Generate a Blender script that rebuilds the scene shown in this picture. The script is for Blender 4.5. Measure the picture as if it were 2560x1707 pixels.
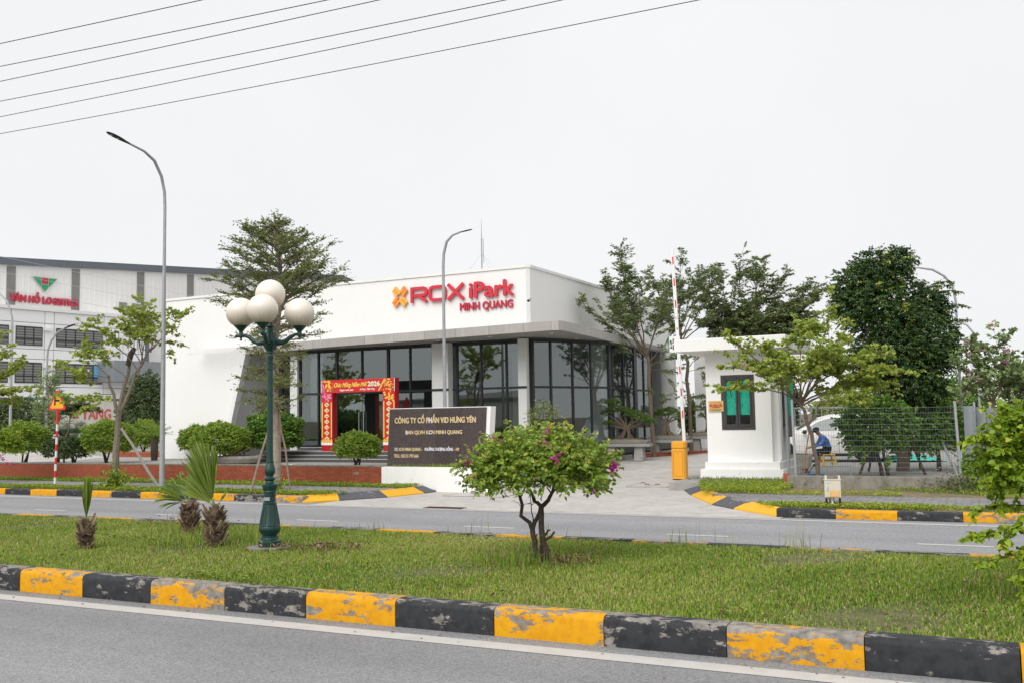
import bpy, bmesh, math, random
import numpy as np
from mathutils import Matrix, Vector

for o in list(bpy.data.objects): bpy.data.objects.remove(o)
S = bpy.context.scene
C = S.collection
R = random.Random(11)
G = np.random.default_rng(11)
PI = math.pi
YAW = math.radians(25.96)          # camera looks this far to the left of "straight across the road"

# ---------------------------------------------------------------- camera
cam = bpy.data.objects.new('camera', bpy.data.cameras.new('camera'))
C.objects.link(cam)
cam.data.lens = 34.0; cam.data.sensor_width = 36.0; cam.data.clip_end = 3000
cam.matrix_world = Matrix(((0.898397, 0.049104, 0.43643, 0.0), (0.438859, -0.062183, -0.896402, 0.0),
                           (-0.016878, 0.996856, -0.077415, 1.85), (0, 0, 0, 1)))
S.camera = cam
# ---------------------------------------------------------------- sky, sun, exposure (bright overcast day)
SUN_EL, SUN_AZ = math.radians(44), math.radians(184)      # azimuth measured from +Y towards +X
world = bpy.data.worlds.new('World'); S.world = world; world.use_nodes = True
nt = world.node_tree; nt.nodes.clear()
wo = nt.nodes.new('ShaderNodeOutputWorld'); wb = nt.nodes.new('ShaderNodeBackground')
sky = nt.nodes.new('ShaderNodeTexSky'); sky.sky_type = 'NISHITA'; sky.sun_disc = False
sky.sun_elevation = SUN_EL; sky.sun_rotation = SUN_AZ; sky.dust_density = 3.0
cl = nt.nodes.new('ShaderNodeMix'); cl.data_type = 'RGBA'; cl.inputs[0].default_value = 0.96
ns = nt.nodes.new('ShaderNodeTexNoise'); ns.inputs['Scale'].default_value = 2.2; ns.inputs['Detail'].default_value = 5
cr = nt.nodes.new('ShaderNodeValToRGB')
cr.color_ramp.elements[0].position = .25; cr.color_ramp.elements[0].color = (5.66, 5.70, 5.78, 1)
cr.color_ramp.elements[1].position = .75; cr.color_ramp.elements[1].color = (6.12, 6.15, 6.20, 1)
tcw = nt.nodes.new('ShaderNodeTexCoord')
nt.links.new(tcw.outputs['Generated'], ns.inputs['Vector'])
nt.links.new(ns.outputs['Fac'], cr.inputs[0])
nt.links.new(sky.outputs[0], cl.inputs[6]); nt.links.new(cr.outputs[0], cl.inputs[7])
nt.links.new(cl.outputs[2], wb.inputs[0]); wb.inputs[1].default_value = 0.10
nt.links.new(wb.outputs[0], wo.inputs[0])
sun = bpy.data.objects.new('sun', bpy.data.lights.new('sun', 'SUN')); C.objects.link(sun)
sun.data.energy = 1.5; sun.data.angle = math.radians(50); sun.data.color = (1.0, .97, .93)
sd = Vector((math.sin(SUN_AZ) * math.cos(SUN_EL), math.cos(SUN_AZ) * math.cos(SUN_EL), math.sin(SUN_EL)))
sun.rotation_euler = sd.to_track_quat('Z', 'Y').to_euler()
S.view_settings.view_transform = 'Standard'; S.view_settings.look = 'None'
S.view_settings.exposure = 0.66; S.view_settings.gamma = 1.0; S.view_settings.use_curve_mapping = False
S.render.engine = 'CYCLES'; S.cycles.use_denoising = True
S.cycles.max_bounces = 8; S.cycles.transparent_max_bounces = 12

# ---------------------------------------------------------------- materials
def mat(name, col, rough=.6, var=.12, scale=6.0, bump=0.0, bscale=80.0, metal=0.0, spec=.4, rand=0.0,
        spots=None, streak=None, coords='Object', trans=0.0):
    """Principled with noise-varied colour; spots=(colour, scale, threshold, softness) adds stains, streak=(colour, amount) vertical dirt."""
    m = bpy.data.materials.new(name); m.use_nodes = True
    n = m.node_tree.nodes; l = m.node_tree.links
    p = n['Principled BSDF']
    p.inputs['Roughness'].default_value = rough; p.inputs['Metallic'].default_value = metal
    p.inputs['Specular IOR Level'].default_value = spec
    tc = n.new('ShaderNodeTexCoord')
    if coords == 'World':
        geo = n.new('ShaderNodeNewGeometry'); src = geo.outputs['Position']
    else: src = tc.outputs['Object']
    nz = n.new('ShaderNodeTexNoise'); nz.inputs['Scale'].default_value = scale; nz.inputs['Detail'].default_value = 6
    nz.inputs['Roughness'].default_value = .6
    l.new(src, nz.inputs['Vector'])
    rp = n.new('ShaderNodeValToRGB'); e = rp.color_ramp.elements
    e[0].position = .3; e[1].position = .7
    e[0].color = tuple(c * (1 - var) for c in col) + (1,); e[1].color = tuple(min(1, c * (1 + var)) for c in col) + (1,)
    l.new(nz.outputs['Fac'], rp.inputs[0]); out = rp.outputs[0]
    def mixin(fac, col2, base):
        mx = n.new('ShaderNodeMix'); mx.data_type = 'RGBA'
        l.new(fac, mx.inputs[0]); l.new(base, mx.inputs[6]); mx.inputs[7].default_value = tuple(col2) + (1,)
        return mx.outputs[2]
    if spots:
        z2 = n.new('ShaderNodeTexNoise'); z2.inputs['Scale'].default_value = spots[1]; z2.inputs['Detail'].default_value = 8
        z2.inputs['Roughness'].default_value = .7; l.new(src, z2.inputs['Vector'])
        mr = n.new('ShaderNodeMapRange'); mr.inputs[1].default_value = spots[2]; mr.inputs[2].default_value = spots[2] + spots[3]
        l.new(z2.outputs['Fac'], mr.inputs[0]); out = mixin(mr.outputs[0], spots[0], out)
    if streak:
        mp = n.new('ShaderNodeMapping'); mp.inputs['Scale'].default_value = (9, 9, .35); l.new(src, mp.inputs[0])
        z3 = n.new('ShaderNodeTexNoise'); z3.inputs['Scale'].default_value = 1.0; z3.inputs['Detail'].default_value = 5
        l.new(mp.outputs[0], z3.inputs['Vector'])
        mr = n.new('ShaderNodeMapRange'); mr.inputs[1].default_value = .52; mr.inputs[2].default_value = .8; mr.inputs[4].default_value = streak[1]
        l.new(z3.outputs['Fac'], mr.inputs[0]); out = mixin(mr.outputs[0], streak[0], out)
    if rand:
        oi = n.new('ShaderNodeObjectInfo'); hs = n.new('ShaderNodeHueSaturation')
        mr = n.new('ShaderNodeMapRange'); mr.inputs[3].default_value = 1 - rand; mr.inputs[4].default_value = 1 + rand
        l.new(oi.outputs['Random'], mr.inputs[0]); l.new(mr.outputs[0], hs.inputs['Value']); l.new(out, hs.inputs['Color']); out = hs.outputs[0]
    l.new(out, p.inputs['Base Color'])
    if bump:
        zb = n.new('ShaderNodeTexNoise'); zb.inputs['Scale'].default_value = bscale; zb.inputs['Detail'].default_value = 5
        l.new(src, zb.inputs['Vector'])
        bp = n.new('ShaderNodeBump'); bp.inputs['Strength'].default_value = bump; bp.inputs['Distance'].default_value = .02
        l.new(zb.outputs['Fac'], bp.inputs['Height']); l.new(bp.outputs[0], p.inputs['Normal'])
    return m

def leafmat(name, stops, rough=.5, trans=.25, spec=.35):
    """Leaf material: colour by the per-leaf attribute 'rnd'; some light passes through the blade."""
    m = bpy.data.materials.new(name); m.use_nodes = True
    n = m.node_tree.nodes; l = m.node_tree.links; p = n['Principled BSDF']
    p.inputs['Roughness'].default_value = rough; p.inputs['Specular IOR Level'].default_value = spec
    at = n.new('ShaderNodeAttribute'); at.attribute_name = 'rnd'
    rp = n.new('ShaderNodeValToRGB')
    while len(rp.color_ramp.elements) < len(stops): rp.color_ramp.elements.new(.5)
    for e, (pos, c) in zip(rp.color_ramp.elements, stops): e.position = pos; e.color = tuple(c) + (1,)
    l.new(at.outputs['Fac'], rp.inputs[0]); l.new(rp.outputs[0], p.inputs['Base Color'])
    tr = n.new('ShaderNodeBsdfTranslucent'); l.new(rp.outputs[0], tr.inputs['Color'])
    mx = n.new('ShaderNodeMixShader'); mx.inputs[0].default_value = trans
    l.new(p.outputs[0], mx.inputs[1]); l.new(tr.outputs[0], mx.inputs[2])
    l.new(mx.outputs[0], n['Material Output'].inputs[0])
    return m

def glassmat(name, tint, refl=.10, gcol=(1, 1, 1)):
    m = bpy.data.materials.new(name); m.use_nodes = True
    n = m.node_tree.nodes; l = m.node_tree.links; n.clear()
    o = n.new('ShaderNodeOutputMaterial'); t = n.new('ShaderNodeBsdfTransparent'); t.inputs[0].default_value = tuple(tint) + (1,)
    g = n.new('ShaderNodeBsdfGlossy'); g.inputs['Roughness'].default_value = .015; g.inputs['Color'].default_value = tuple(gcol) + (1,)
    lw = n.new('ShaderNodeLayerWeight'); pw = n.new('ShaderNodeMath'); pw.operation = 'POWER'; pw.inputs[1].default_value = 4.0; l.new(lw.outputs['Facing'], pw.inputs[0])
    ad = n.new('ShaderNodeMath'); ad.operation = 'ADD'; ad.inputs[1].default_value = refl
    l.new(pw.outputs[0], ad.inputs[0]); ad.use_clamp = True
    mx = n.new('ShaderNodeMixShader'); l.new(ad.outputs[0], mx.inputs[0]); l.new(t.outputs[0], mx.inputs[1]); l.new(g.outputs[0], mx.inputs[2])
    l.new(mx.outputs[0], o.inputs[0]); return m

M = {}
M['white'] = mat('white_paint', (.84, .835, .825), .75, .015, .8, streak=((.74, .725, .70), .16))
M['white_roof'] = mat('white_paint_stained', (.82, .815, .80), .8, .04, 1.2, spots=((.30, .29, .27), 3.5, .63, .10), streak=((.62, .61, .58), .22))
M['white_clean'] = mat('white_clean', (.80, .80, .80), .6, .03, 3)
M['reveal'] = mat('grey_render', (.74, .74, .75), .8, .03, 2)
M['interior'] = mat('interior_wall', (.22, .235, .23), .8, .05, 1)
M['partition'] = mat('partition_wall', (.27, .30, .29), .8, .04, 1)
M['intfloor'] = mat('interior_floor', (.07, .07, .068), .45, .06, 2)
M['cladding'] = mat('canopy_cladding', (.40, .375, .355), .55, .10, 1.4, rand=.10, streak=((.55, .53, .52), .5))
M['soffit'] = mat('soffit_panel', (.36, .345, .33), .7, .08, 1.2)
M['frame'] = mat('dark_aluminium', (.022, .024, .027), .4, .1, 5)
M['steel'] = mat('brushed_steel', (.6, .6, .6), .3, .05, 8, metal=.9)
M['galv'] = mat('galvanised_steel', (.36, .38, .39), .5, .10, 9, metal=.25, spots=((.45, .47, .48), 30, .55, .1))
M['glass'] = glassmat('tinted_glass', (.66, .70, .68), .19, (.86, .95, .95))
M['glass_side'] = glassmat('tinted_glass_side', (.70, .75, .73), .17, (.88, .95, .95))
M['glass_clear'] = glassmat('clear_glass', (.85, .9, .88), .03)
M['granite_step'] = mat('granite_step', (.085, .085, .088), .5, .12, 30)
M['step_edge'] = mat('step_edge', (.42, .41, .40), .5, .05, 10)
M['red'] = mat('sign_red', (.62, .035, .06), .45, .05, 6)
M['red2'] = mat('sign_red_dull', (.50, .035, .07), .5, .08, 6)
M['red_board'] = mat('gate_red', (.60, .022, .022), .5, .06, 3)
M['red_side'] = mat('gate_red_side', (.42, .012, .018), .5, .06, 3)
M['back_board'] = mat('grey_board', (.16, .16, .155), .8, .1, 4)
M['column'] = mat('column_paint', (.66, .67, .655), .7, .03, 3)
M['gold'] = mat('gate_gold', (.85, .50, .10), .5, .08, 12)
M['cream'] = mat('gate_cream', (.85, .68, .34), .55, .06, 12)
M['ink'] = mat('black_ink', (.015, .013, .013), .6, .05, 5)
M['pinkprint'] = mat('pink_print', (.72, .23, .42), .6, .15, 40)
M['yellowprint'] = mat('yellow_print', (.85, .56, .08), .6, .15, 40)
M['greenprint'] = mat('green_print', (.05, .25, .09), .6, .15, 40)
M['whiteprint'] = mat('white_print', (.82, .82, .80), .6, .04, 20)
M['paleprint'] = mat('pale_print', (.70, .72, .52), .5, .05, 20)
M['orange_a'] = mat('emblem_orange', (.86, .30, .05), .45, .06, 8)
M['orange_b'] = mat('emblem_amber', (.88, .44, .07), .45, .06, 8)
M['brass'] = mat('letter_brass', (.66, .52, .30), .4, .08, 20)
M['letter_white'] = mat('letter_white', (.72, .72, .78), .5, .04, 20)
M['bluegreen'] = mat('emblem_green', (.02, .33, .16), .5, .05, 6)
M['iron'] = mat('dark_green_iron', (.008, .045, .038), .35, .2, 14, bump=.15, bscale=60, spec=.5)
M['concrete'] = mat('concrete', (.33, .32, .30), .85, .14, 3, bump=.25, bscale=45, spots=((.16, .155, .14), 2.2, .58, .2))
M['oldconcrete'] = mat('old_concrete', (.24, .22, .19), .9, .2, 5, bump=.4, bscale=40, spots=((.08, .075, .06), 4.0, .52, .2), streak=((.10, .09, .075), .5))
M['black_plastic'] = mat('black_plastic', (.02, .02, .02), .5, .1, 6)
M['rubber'] = mat('tyre_rubber', (.018, .018, .018), .8, .1, 20)
M['grey_blue'] = mat('grey_blue_trim', (.135, .155, .185), .5, .06, 2)
M['warewhite'] = mat('warehouse_white', (.83, .825, .81), .7, .03, .5)
M['panelwhite'] = mat('panel_white', (.87, .87, .875), .7, .02, .4, rand=.015)
M['seam'] = mat('panel_joint', (.17, .17, .18), .8, .05, 1)
M['skylight'] = mat('translucent_strip', (.25, .25, .235), .5, .1, 1, streak=((.34, .34, .32), .5))
M['orangebox'] = mat('barrier_orange', (.82, .37, .028), .4, .04, 3)
M['barrier_white'] = mat('barrier_white', (.76, .76, .76), .45, .03, 4)
M['barrier_red'] = mat('barrier_red', (.68, .03, .04), .45, .05, 4)
M['brown_frame'] = mat('brown_aluminium', (.055, .048, .046), .45, .08, 5)
M['curtain'] = mat('green_curtain', (.025, .50, .36), .8, .25, 9, spots=((.012, .30, .22), 16, .55, .06))
M['yellow_sign'] = mat('sign_yellow', (.82, .40, .02), .45, .04, 5)
M['plaque'] = mat('brass_plaque', (.62, .42, .13), .45, .06, 10)
M['cabinet'] = mat('cabinet_cream', (.62, .58, .48), .55, .06, 6, spots=((.45, .38, .25), 7, .62, .1))
M['cab_orange'] = mat('label_orange', (.80, .42, .06), .6, .15, 20)
M['rust'] = mat('dark_rust', (.06, .022, .014), .8, .2, 20)
M['wood'] = mat('stake_wood', (.24, .18, .13), .85, .2, 9, bump=.4, bscale=40)
M['wood_pale'] = mat('pale_pole_wood', (.50, .46, .42), .8, .12, 9)
M['bark_pale'] = mat('pale_bark', (.36, .30, .24), .9, .25, 9, bump=.6, bscale=30, spots=((.16, .12, .09), 11, .55, .12))
M['bark'] = mat('brown_bark', (.16, .12, .088), .9, .25, 9, bump=.6, bscale=30)
M['bark_dark'] = mat('dark_bark', (.075, .057, .046), .9, .25, 12, bump=.7, bscale=40, spots=((.16, .135, .11), 16, .55, .12))
M['bark_moss'] = mat('mossy_bark', (.235, .195, .15), .9, .25, 9, bump=.6, bscale=30, spots=((.11, .095, .065), 9, .52, .14))
M['palm_bark'] = mat('palm_bark', (.14, .095, .07), .95, .4, 16, bump=.8, bscale=50, rand=.3)
M['straw'] = mat('dry_leaf_base', (.30, .23, .15), .9, .35, 14, rand=.3)
M['carpaint'] = mat('white_car_paint', (.80, .79, .76), .25, .02, 2, spec=.6)
M['carglass'] = mat('car_glass', (.10, .13, .13), .08, .1, 2, spec=.8)
M['rim'] = mat('alloy_rim', (.45, .45, .46), .35, .05, 5, metal=.6)
M['lamp_red'] = mat('tail_lamp', (.35, .01, .01), .2, .1, 5)
M['skin'] = mat('skin', (.36, .18, .115), .6, .08, 20)
M['shirt'] = mat('blue_shirt', (.09, .19, .52), .8, .15, 14)
M['trousers'] = mat('dark_trousers', (.012, .013, .02), .85, .2, 14)
M['hair'] = mat('dark_cap', (.012, .014, .022), .8, .2, 14)
M['stool'] = mat('yellow_plastic', (.80, .52, .10), .45, .05, 5)
M['broom'] = mat('orange_handle', (.45, .15, .05), .6, .2, 10)
M['blueplastic'] = mat('blue_plastic', (.02, .16, .42), .5, .1, 8)
M['terracotta'] = mat('terracotta', (.40, .10, .05), .8, .12, 8)
M['pink_roof'] = mat('faded_red_roof', (.50, .17, .16), .7, .08, 2)
M['tarp'] = mat('turquoise_tarp', (.05, .50, .38), .6, .15, 5)
M['wire'] = mat('black_wire', (.02, .02, .022), .6, .1, 3)
M['meshwire'] = mat('mesh_wire', (.13, .14, .15), .5, .08, 5, metal=.2)
M['sheet'] = mat('metal_sheet', (.27, .29, .31), .45, .08, 4, metal=.3)
M['container'] = mat('container_cream', (.66, .64, .57), .6, .05, 1, streak=((.45, .40, .33), .5))
M['cont_green'] = mat('container_green', (.02, .12, .085), .5, .1, 3)
M['cont_red'] = mat('container_red', (.62, .115, .085), .6, .1, 3)
M['cont_blue'] = mat('container_blue', (.06, .045, .26), .6, .1, 3)
M['paleblue'] = mat('pale_blue_blind', (.16, .50, .75), .7, .05, 2)
M['blind'] = mat('zebra_blind', (.15, .15, .148), .4, .06, 2)
M['soil'] = mat('soil', (.14, .105, .075), .95, .3, 5, bump=.5, bscale=25, coords='World')
M['lawn_base'] = mat('lawn_soil', (.135, .13, .055), .95, .35, 4, bump=.6, bscale=60, coords='World')
M['verge_base'] = mat('verge_soil', (.20, .165, .09), .95, .35, 5, bump=.6, bscale=40, coords='World')
M['white_line'] = mat('road_paint', (.52, .495, .465), .75, .07, 6, spots=((.40, .385, .365), 20, .58, .15), coords='World')
M['stone'] = mat('bonsai_stone', (.30, .28, .25), .9, .2, 5, bump=.6, bscale=20, spots=((.12, .11, .09), 6, .55, .15))
M['globe'] = None

# blinds: horizontal zebra stripes are printed on the fabric
def stripes(m, c1, c2, per):
    n = m.node_tree.nodes; l = m.node_tree.links; p = n['Principled BSDF']
    tc = n.new('ShaderNodeTexCoord'); sp = n.new('ShaderNodeSeparateXYZ'); l.new(tc.outputs['Object'], sp.inputs[0])
    mu = n.new('ShaderNodeMath'); mu.operation = 'MULTIPLY'; mu.inputs[1].default_value = 1 / per; l.new(sp.outputs['Z'], mu.inputs[0])
    fr = n.new('ShaderNodeMath'); fr.operation = 'FRACT'; l.new(mu.outputs[0], fr.inputs[0])
    rp = n.new('ShaderNodeValToRGB'); e = rp.color_ramp.elements
    e[0].position = .45; e[0].color = tuple(c1) + (1,); e[1].position = .6; e[1].color = tuple(c2) + (1,)
    l.new(fr.outputs[0], rp.inputs[0]); l.new(rp.outputs[0], p.inputs['Base Color'])
stripes(M['blind'], (.115, .115, .114), (.25, .25, .245), .26)

# asphalt: fine grains, long soft wheel streaks along the road, small stains
def asphalt(name, c):
    m = mat(name, c, .85, .10, .35, bump=.35, bscale=160, coords='World', spots=((c[0] * .72, c[1] * .72, c[2] * .72), 1.1, .62, .14))
    n = m.node_tree.nodes; l = m.node_tree.links; p = n['Principled BSDF']
    src = p.inputs['Base Color'].links[0].from_socket
    geo = n.new('ShaderNodeNewGeometry')
    z = n.new('ShaderNodeTexVoronoi'); z.inputs['Scale'].default_value = 85; l.new(geo.outputs['Position'], z.inputs['Vector'])
    mr = n.new('ShaderNodeMapRange'); mr.inputs[3].default_value = .70; mr.inputs[4].default_value = 1.30
    sx = n.new('ShaderNodeSeparateColor'); l.new(z.outputs['Color'], sx.inputs[0]); l.new(sx.outputs[0], mr.inputs[0])
    mp = n.new('ShaderNodeMapping'); mp.inputs['Scale'].default_value = (.05, 1.3, 1); l.new(geo.outputs['Position'], mp.inputs[0])
    z2 = n.new('ShaderNodeTexNoise'); z2.inputs['Scale'].default_value = 1; z2.inputs['Detail'].default_value = 4; l.new(mp.outputs[0], z2.inputs['Vector'])
    m2 = n.new('ShaderNodeMapRange'); m2.inputs[1].default_value = .3; m2.inputs[2].default_value = .7; m2.inputs[3].default_value = .9; m2.inputs[4].default_value = 1.1
    l.new(z2.outputs['Fac'], m2.inputs[0])
    mm = n.new('ShaderNodeMath'); mm.operation = 'MULTIPLY'; l.new(mr.outputs[0], mm.inputs[0]); l.new(m2.outputs[0], mm.inputs[1])
    hs = n.new('ShaderNodeHueSaturation'); l.new(src, hs.inputs['Color']); l.new(mm.outputs[0], hs.inputs['Value']); l.new(hs.outputs[0], p.inputs['Base Color'])
    return m
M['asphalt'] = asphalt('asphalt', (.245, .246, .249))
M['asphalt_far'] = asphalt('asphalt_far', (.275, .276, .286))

def driveway_mat():
    m = mat('driveway_concrete', (.49, .465, .44), .85, .08, .6, bump=.25, bscale=30, coords='World', spots=((.33, .305, .28), 2.6, .5, .25))
    n = m.node_tree.nodes; l = m.node_tree.links; p = n['Principled BSDF']
    src = p.inputs['Base Color'].links[0].from_socket
    geo = n.new('ShaderNodeNewGeometry'); mp = n.new('ShaderNodeMapping'); mp.inputs['Scale'].default_value = (1.2, 5, 1)
    l.new(geo.outputs['Position'], mp.inputs[0])
    z = n.new('ShaderNodeTexNoise'); z.inputs['Scale'].default_value = 1.6; z.inputs['Detail'].default_value = 9; z.inputs['Roughness'].default_value = .75
    l.new(mp.outputs[0], z.inputs['Vector'])
    mr = n.new('ShaderNodeMapRange'); mr.inputs[1].default_value = .3; mr.inputs[2].default_value = .7; mr.inputs[3].default_value = .74; mr.inputs[4].default_value = 1.22
    l.new(z.outputs['Fac'], mr.inputs[0])
    hs = n.new('ShaderNodeHueSaturation'); l.new(src, hs.inputs['Color']); l.new(mr.outputs[0], hs.inputs['Value']); l.new(hs.outputs[0], p.inputs['Base Color'])
    return m
M['driveway'] = driveway_mat()
M['brick'] = mat('red_brick', (.33, .088, .045), .85, .16, 7, bump=.3, bscale=60, rand=.16)
M['mortar'] = mat('mortar', (.17, .075, .05), .95, .15, 10)
M['paver'] = mat('grey_paver', (.24, .235, .235), .9, .14, 8, bump=.3, bscale=60, rand=.14)
M['paverjoint'] = mat('paver_joint', (.085, .085, .075), .95, .3, 8)

# painted kerb blocks: the paint is flaking off the concrete
def kerbpaint(name, paint, cover, dark):
    m = bpy.data.materials.new(name); m.use_nodes = True
    n = m.node_tree.nodes; l = m.node_tree.links; p = n['Principled BSDF']; p.inputs['Roughness'].default_value = .65; p.inputs['Specular IOR Level'].default_value = .2
    tc = n.new('ShaderNodeTexCoord'); oi = n.new('ShaderNodeObjectInfo')
    off = n.new('ShaderNodeVectorMath'); off.operation = 'MULTIPLY_ADD'
    off.inputs[1].default_value = (1, 1, 1); l.new(tc.outputs['Object'], off.inputs[0])
    sc = n.new('ShaderNodeMath'); sc.operation = 'MULTIPLY'; sc.inputs[1].default_value = 57; l.new(oi.outputs['Random'], sc.inputs[0])
    cb = n.new('ShaderNodeCombineXYZ'); l.new(sc.outputs[0], cb.inputs[0]); l.new(sc.outputs[0], cb.inputs[1]); l.new(cb.outputs[0], off.inputs[2])
    mp = n.new('ShaderNodeMapping'); mp.inputs['Scale'].default_value = (1, 2.2, 2.2); l.new(off.outputs[0], mp.inputs[0])
    z1 = n.new('ShaderNodeTexNoise'); z1.inputs['Scale'].default_value = 3.6; z1.inputs['Detail'].default_value = 14; z1.inputs['Roughness'].default_value = .74
    l.new(mp.outputs[0], z1.inputs['Vector'])
    # more wear on the rounded upper edge (object z about .14)
    sp = n.new('ShaderNodeSeparateXYZ'); l.new(tc.outputs['Object'], sp.inputs[0])
    ed = n.new('ShaderNodeMapRange'); ed.inputs[1].default_value = .06; ed.inputs[2].default_value = .16; ed.inputs[3].default_value = 0; ed.inputs[4].default_value = .075
    l.new(sp.outputs['Z'], ed.inputs[0])
    ad = n.new('ShaderNodeMath'); ad.operation = 'ADD'; l.new(z1.outputs['Fac'], ad.inputs[0]); l.new(ed.outputs[0], ad.inputs[1])
    wr = n.new('ShaderNodeMapRange'); wr.inputs[3].default_value = -.035; wr.inputs[4].default_value = .075
    l.new(oi.outputs['Random'], wr.inputs[0])
    ad2 = n.new('ShaderNodeMath'); ad2.operation = 'ADD'; l.new(ad.outputs[0], ad2.inputs[0]); l.new(wr.outputs[0], ad2.inputs[1])
    mr = n.new('ShaderNodeMapRange'); mr.inputs[1].default_value = cover; mr.inputs[2].default_value = cover + .025
    l.new(ad2.outputs[0], mr.inputs[0])
    z2 = n.new('ShaderNodeTexNoise'); z2.inputs['Scale'].default_value = 14; z2.inputs['Detail'].default_value = 6; l.new(off.outputs[0], z2.inputs['Vector'])
    cc = n.new('ShaderNodeValToRGB'); cc.color_ramp.elements[0].color = (.13, .125, .115, 1); cc.color_ramp.elements[1].color = (.34, .31, .275, 1)
    cc.color_ramp.elements[0].position = .3; cc.color_ramp.elements[1].position = .7; l.new(z2.outputs['Fac'], cc.inputs[0])
    pc = n.new('ShaderNodeValToRGB'); pc.color_ramp.elements[0].color = tuple(dark) + (1,); pc.color_ramp.elements[1].color = tuple(paint) + (1,)
    pc.color_ramp.elements[0].position = .25; pc.color_ramp.elements[1].position = .6; l.new(z2.outputs['Fac'], pc.inputs[0])
    mx = n.new('ShaderNodeMix'); mx.data_type = 'RGBA'; l.new(mr.outputs[0], mx.inputs[0]); l.new(pc.outputs[0], mx.inputs[6]); l.new(cc.outputs[0], mx.inputs[7])
    l.new(mx.outputs[2], p.inputs['Base Color'])
    bp = n.new('ShaderNodeBump'); bp.inputs['Strength'].default_value = .5; bp.inputs['Distance'].default_value = .004
    inv = n.new('ShaderNodeMath'); inv.operation = 'SUBTRACT'; inv.inputs[0].default_value = 1; l.new(mr.outputs[0], inv.inputs[1])
    l.new(inv.outputs[0], bp.inputs['Height']); l.new(bp.outputs[0], p.inputs['Normal'])
    return m
M['kerb_yellow'] = kerbpaint('kerb_paint_yellow', (.71, .345, .008), .560, (.60, .26, .007))
M['kerb_black'] = kerbpaint('kerb_paint_black', (.040, .042, .047), .565, (.022, .023, .026))
M['kerb_yellow2'] = kerbpaint('kerb_paint_yellow_fresh', (.78, .43, .035), .68, (.72, .38, .03))
M['kerb_grey2'] = kerbpaint('kerb_paint_grey', (.105, .11, .125), .64, (.075, .08, .088))

def granite():
    m = bpy.data.materials.new('polished_granite'); m.use_nodes = True
    n = m.node_tree.nodes; l = m.node_tree.links; p = n['Principled BSDF']
    p.inputs['Roughness'].default_value = .28
    tc = n.new('ShaderNodeTexCoord')
    v = n.new('ShaderNodeTexVoronoi'); v.inputs['Scale'].default_value = 75; l.new(tc.outputs['Object'], v.inputs['Vector'])
    rp = n.new('ShaderNodeValToRGB'); e = rp.color_ramp.elements
    e[0].position = 0; e[0].color = (.030, .024, .024, 1); e[1].position = 1; e[1].color = (.145, .115, .11, 1)
    x = e.new(.55); x.color = (.055, .043, .043, 1)
    l.new(v.outputs['Color'], rp.inputs[0]); 
    oi = n.new('ShaderNodeObjectInfo'); hs = n.new('ShaderNodeHueSaturation'); mr = n.new('ShaderNodeMapRange'); mr.inputs[3].default_value = .85; mr.inputs[4].default_value = 1.2
    l.new(oi.outputs['Random'], mr.inputs[0]); l.new(mr.outputs[0], hs.inputs['Value']); l.new(rp.outputs[0], hs.inputs['Color'])
    l.new(hs.outputs[0], p.inputs['Base Color']); return m
M['granite'] = granite()

def globe_mat():
    m = mat('opal_globe', (.80, .745, .655), .35, .03, 4, spec=.5)
    n = m.node_tree.nodes; l = m.node_tree.links; p = n['Principled BSDF']; src = p.inputs['Base Color'].links[0].from_socket
    tc = n.new('ShaderNodeTexCoord'); sp = n.new('ShaderNodeSeparateXYZ'); l.new(tc.outputs['Object'], sp.inputs[0])
    at = n.new('ShaderNodeMath'); at.operation = 'ARCTAN2'; l.new(sp.outputs['Y'], at.inputs[0]); l.new(sp.outputs['X'], at.inputs[1])
    cb = n.new('ShaderNodeCombineXYZ'); mu = n.new('ShaderNodeMath'); mu.operation = 'MULTIPLY'; mu.inputs[1].default_value = 9; l.new(at.outputs[0], mu.inputs[0])
    l.new(mu.outputs[0], cb.inputs[0]); z5 = n.new('ShaderNodeMath'); z5.operation = 'MULTIPLY'; z5.inputs[1].default_value = 3; l.new(sp.outputs['Z'], z5.inputs[0]); l.new(z5.outputs[0], cb.inputs[2])
    nz = n.new('ShaderNodeTexNoise'); nz.inputs['Scale'].default_value = 1.5; nz.inputs['Detail'].default_value = 4; l.new(cb.outputs[0], nz.inputs['Vector'])
    # dirt runs gather at the bottom of each globe, where the rain drips off
    mr = n.new('ShaderNodeMapRange'); mr.inputs[1].default_value = .05; mr.inputs[2].default_value = -.19; mr.inputs[3].default_value = 0; mr.inputs[4].default_value = 1.35
    l.new(sp.outputs['Z'], mr.inputs[0])
    mm = n.new('ShaderNodeMath'); mm.operation = 'MULTIPLY'; l.new(nz.outputs['Fac'], mm.inputs[0]); l.new(mr.outputs[0], mm.inputs[1])
    mx = n.new('ShaderNodeMix'); mx.data_type = 'RGBA'; l.new(mm.outputs[0], mx.inputs[0]); l.new(src, mx.inputs[6]); mx.inputs[7].default_value = (.30, .20, .115, 1)
    l.new(mx.outputs[2], p.inputs['Base Color'])
    p.inputs['Subsurface Weight'].default_value = .0
    return m
M['globe'] = globe_mat()

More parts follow.
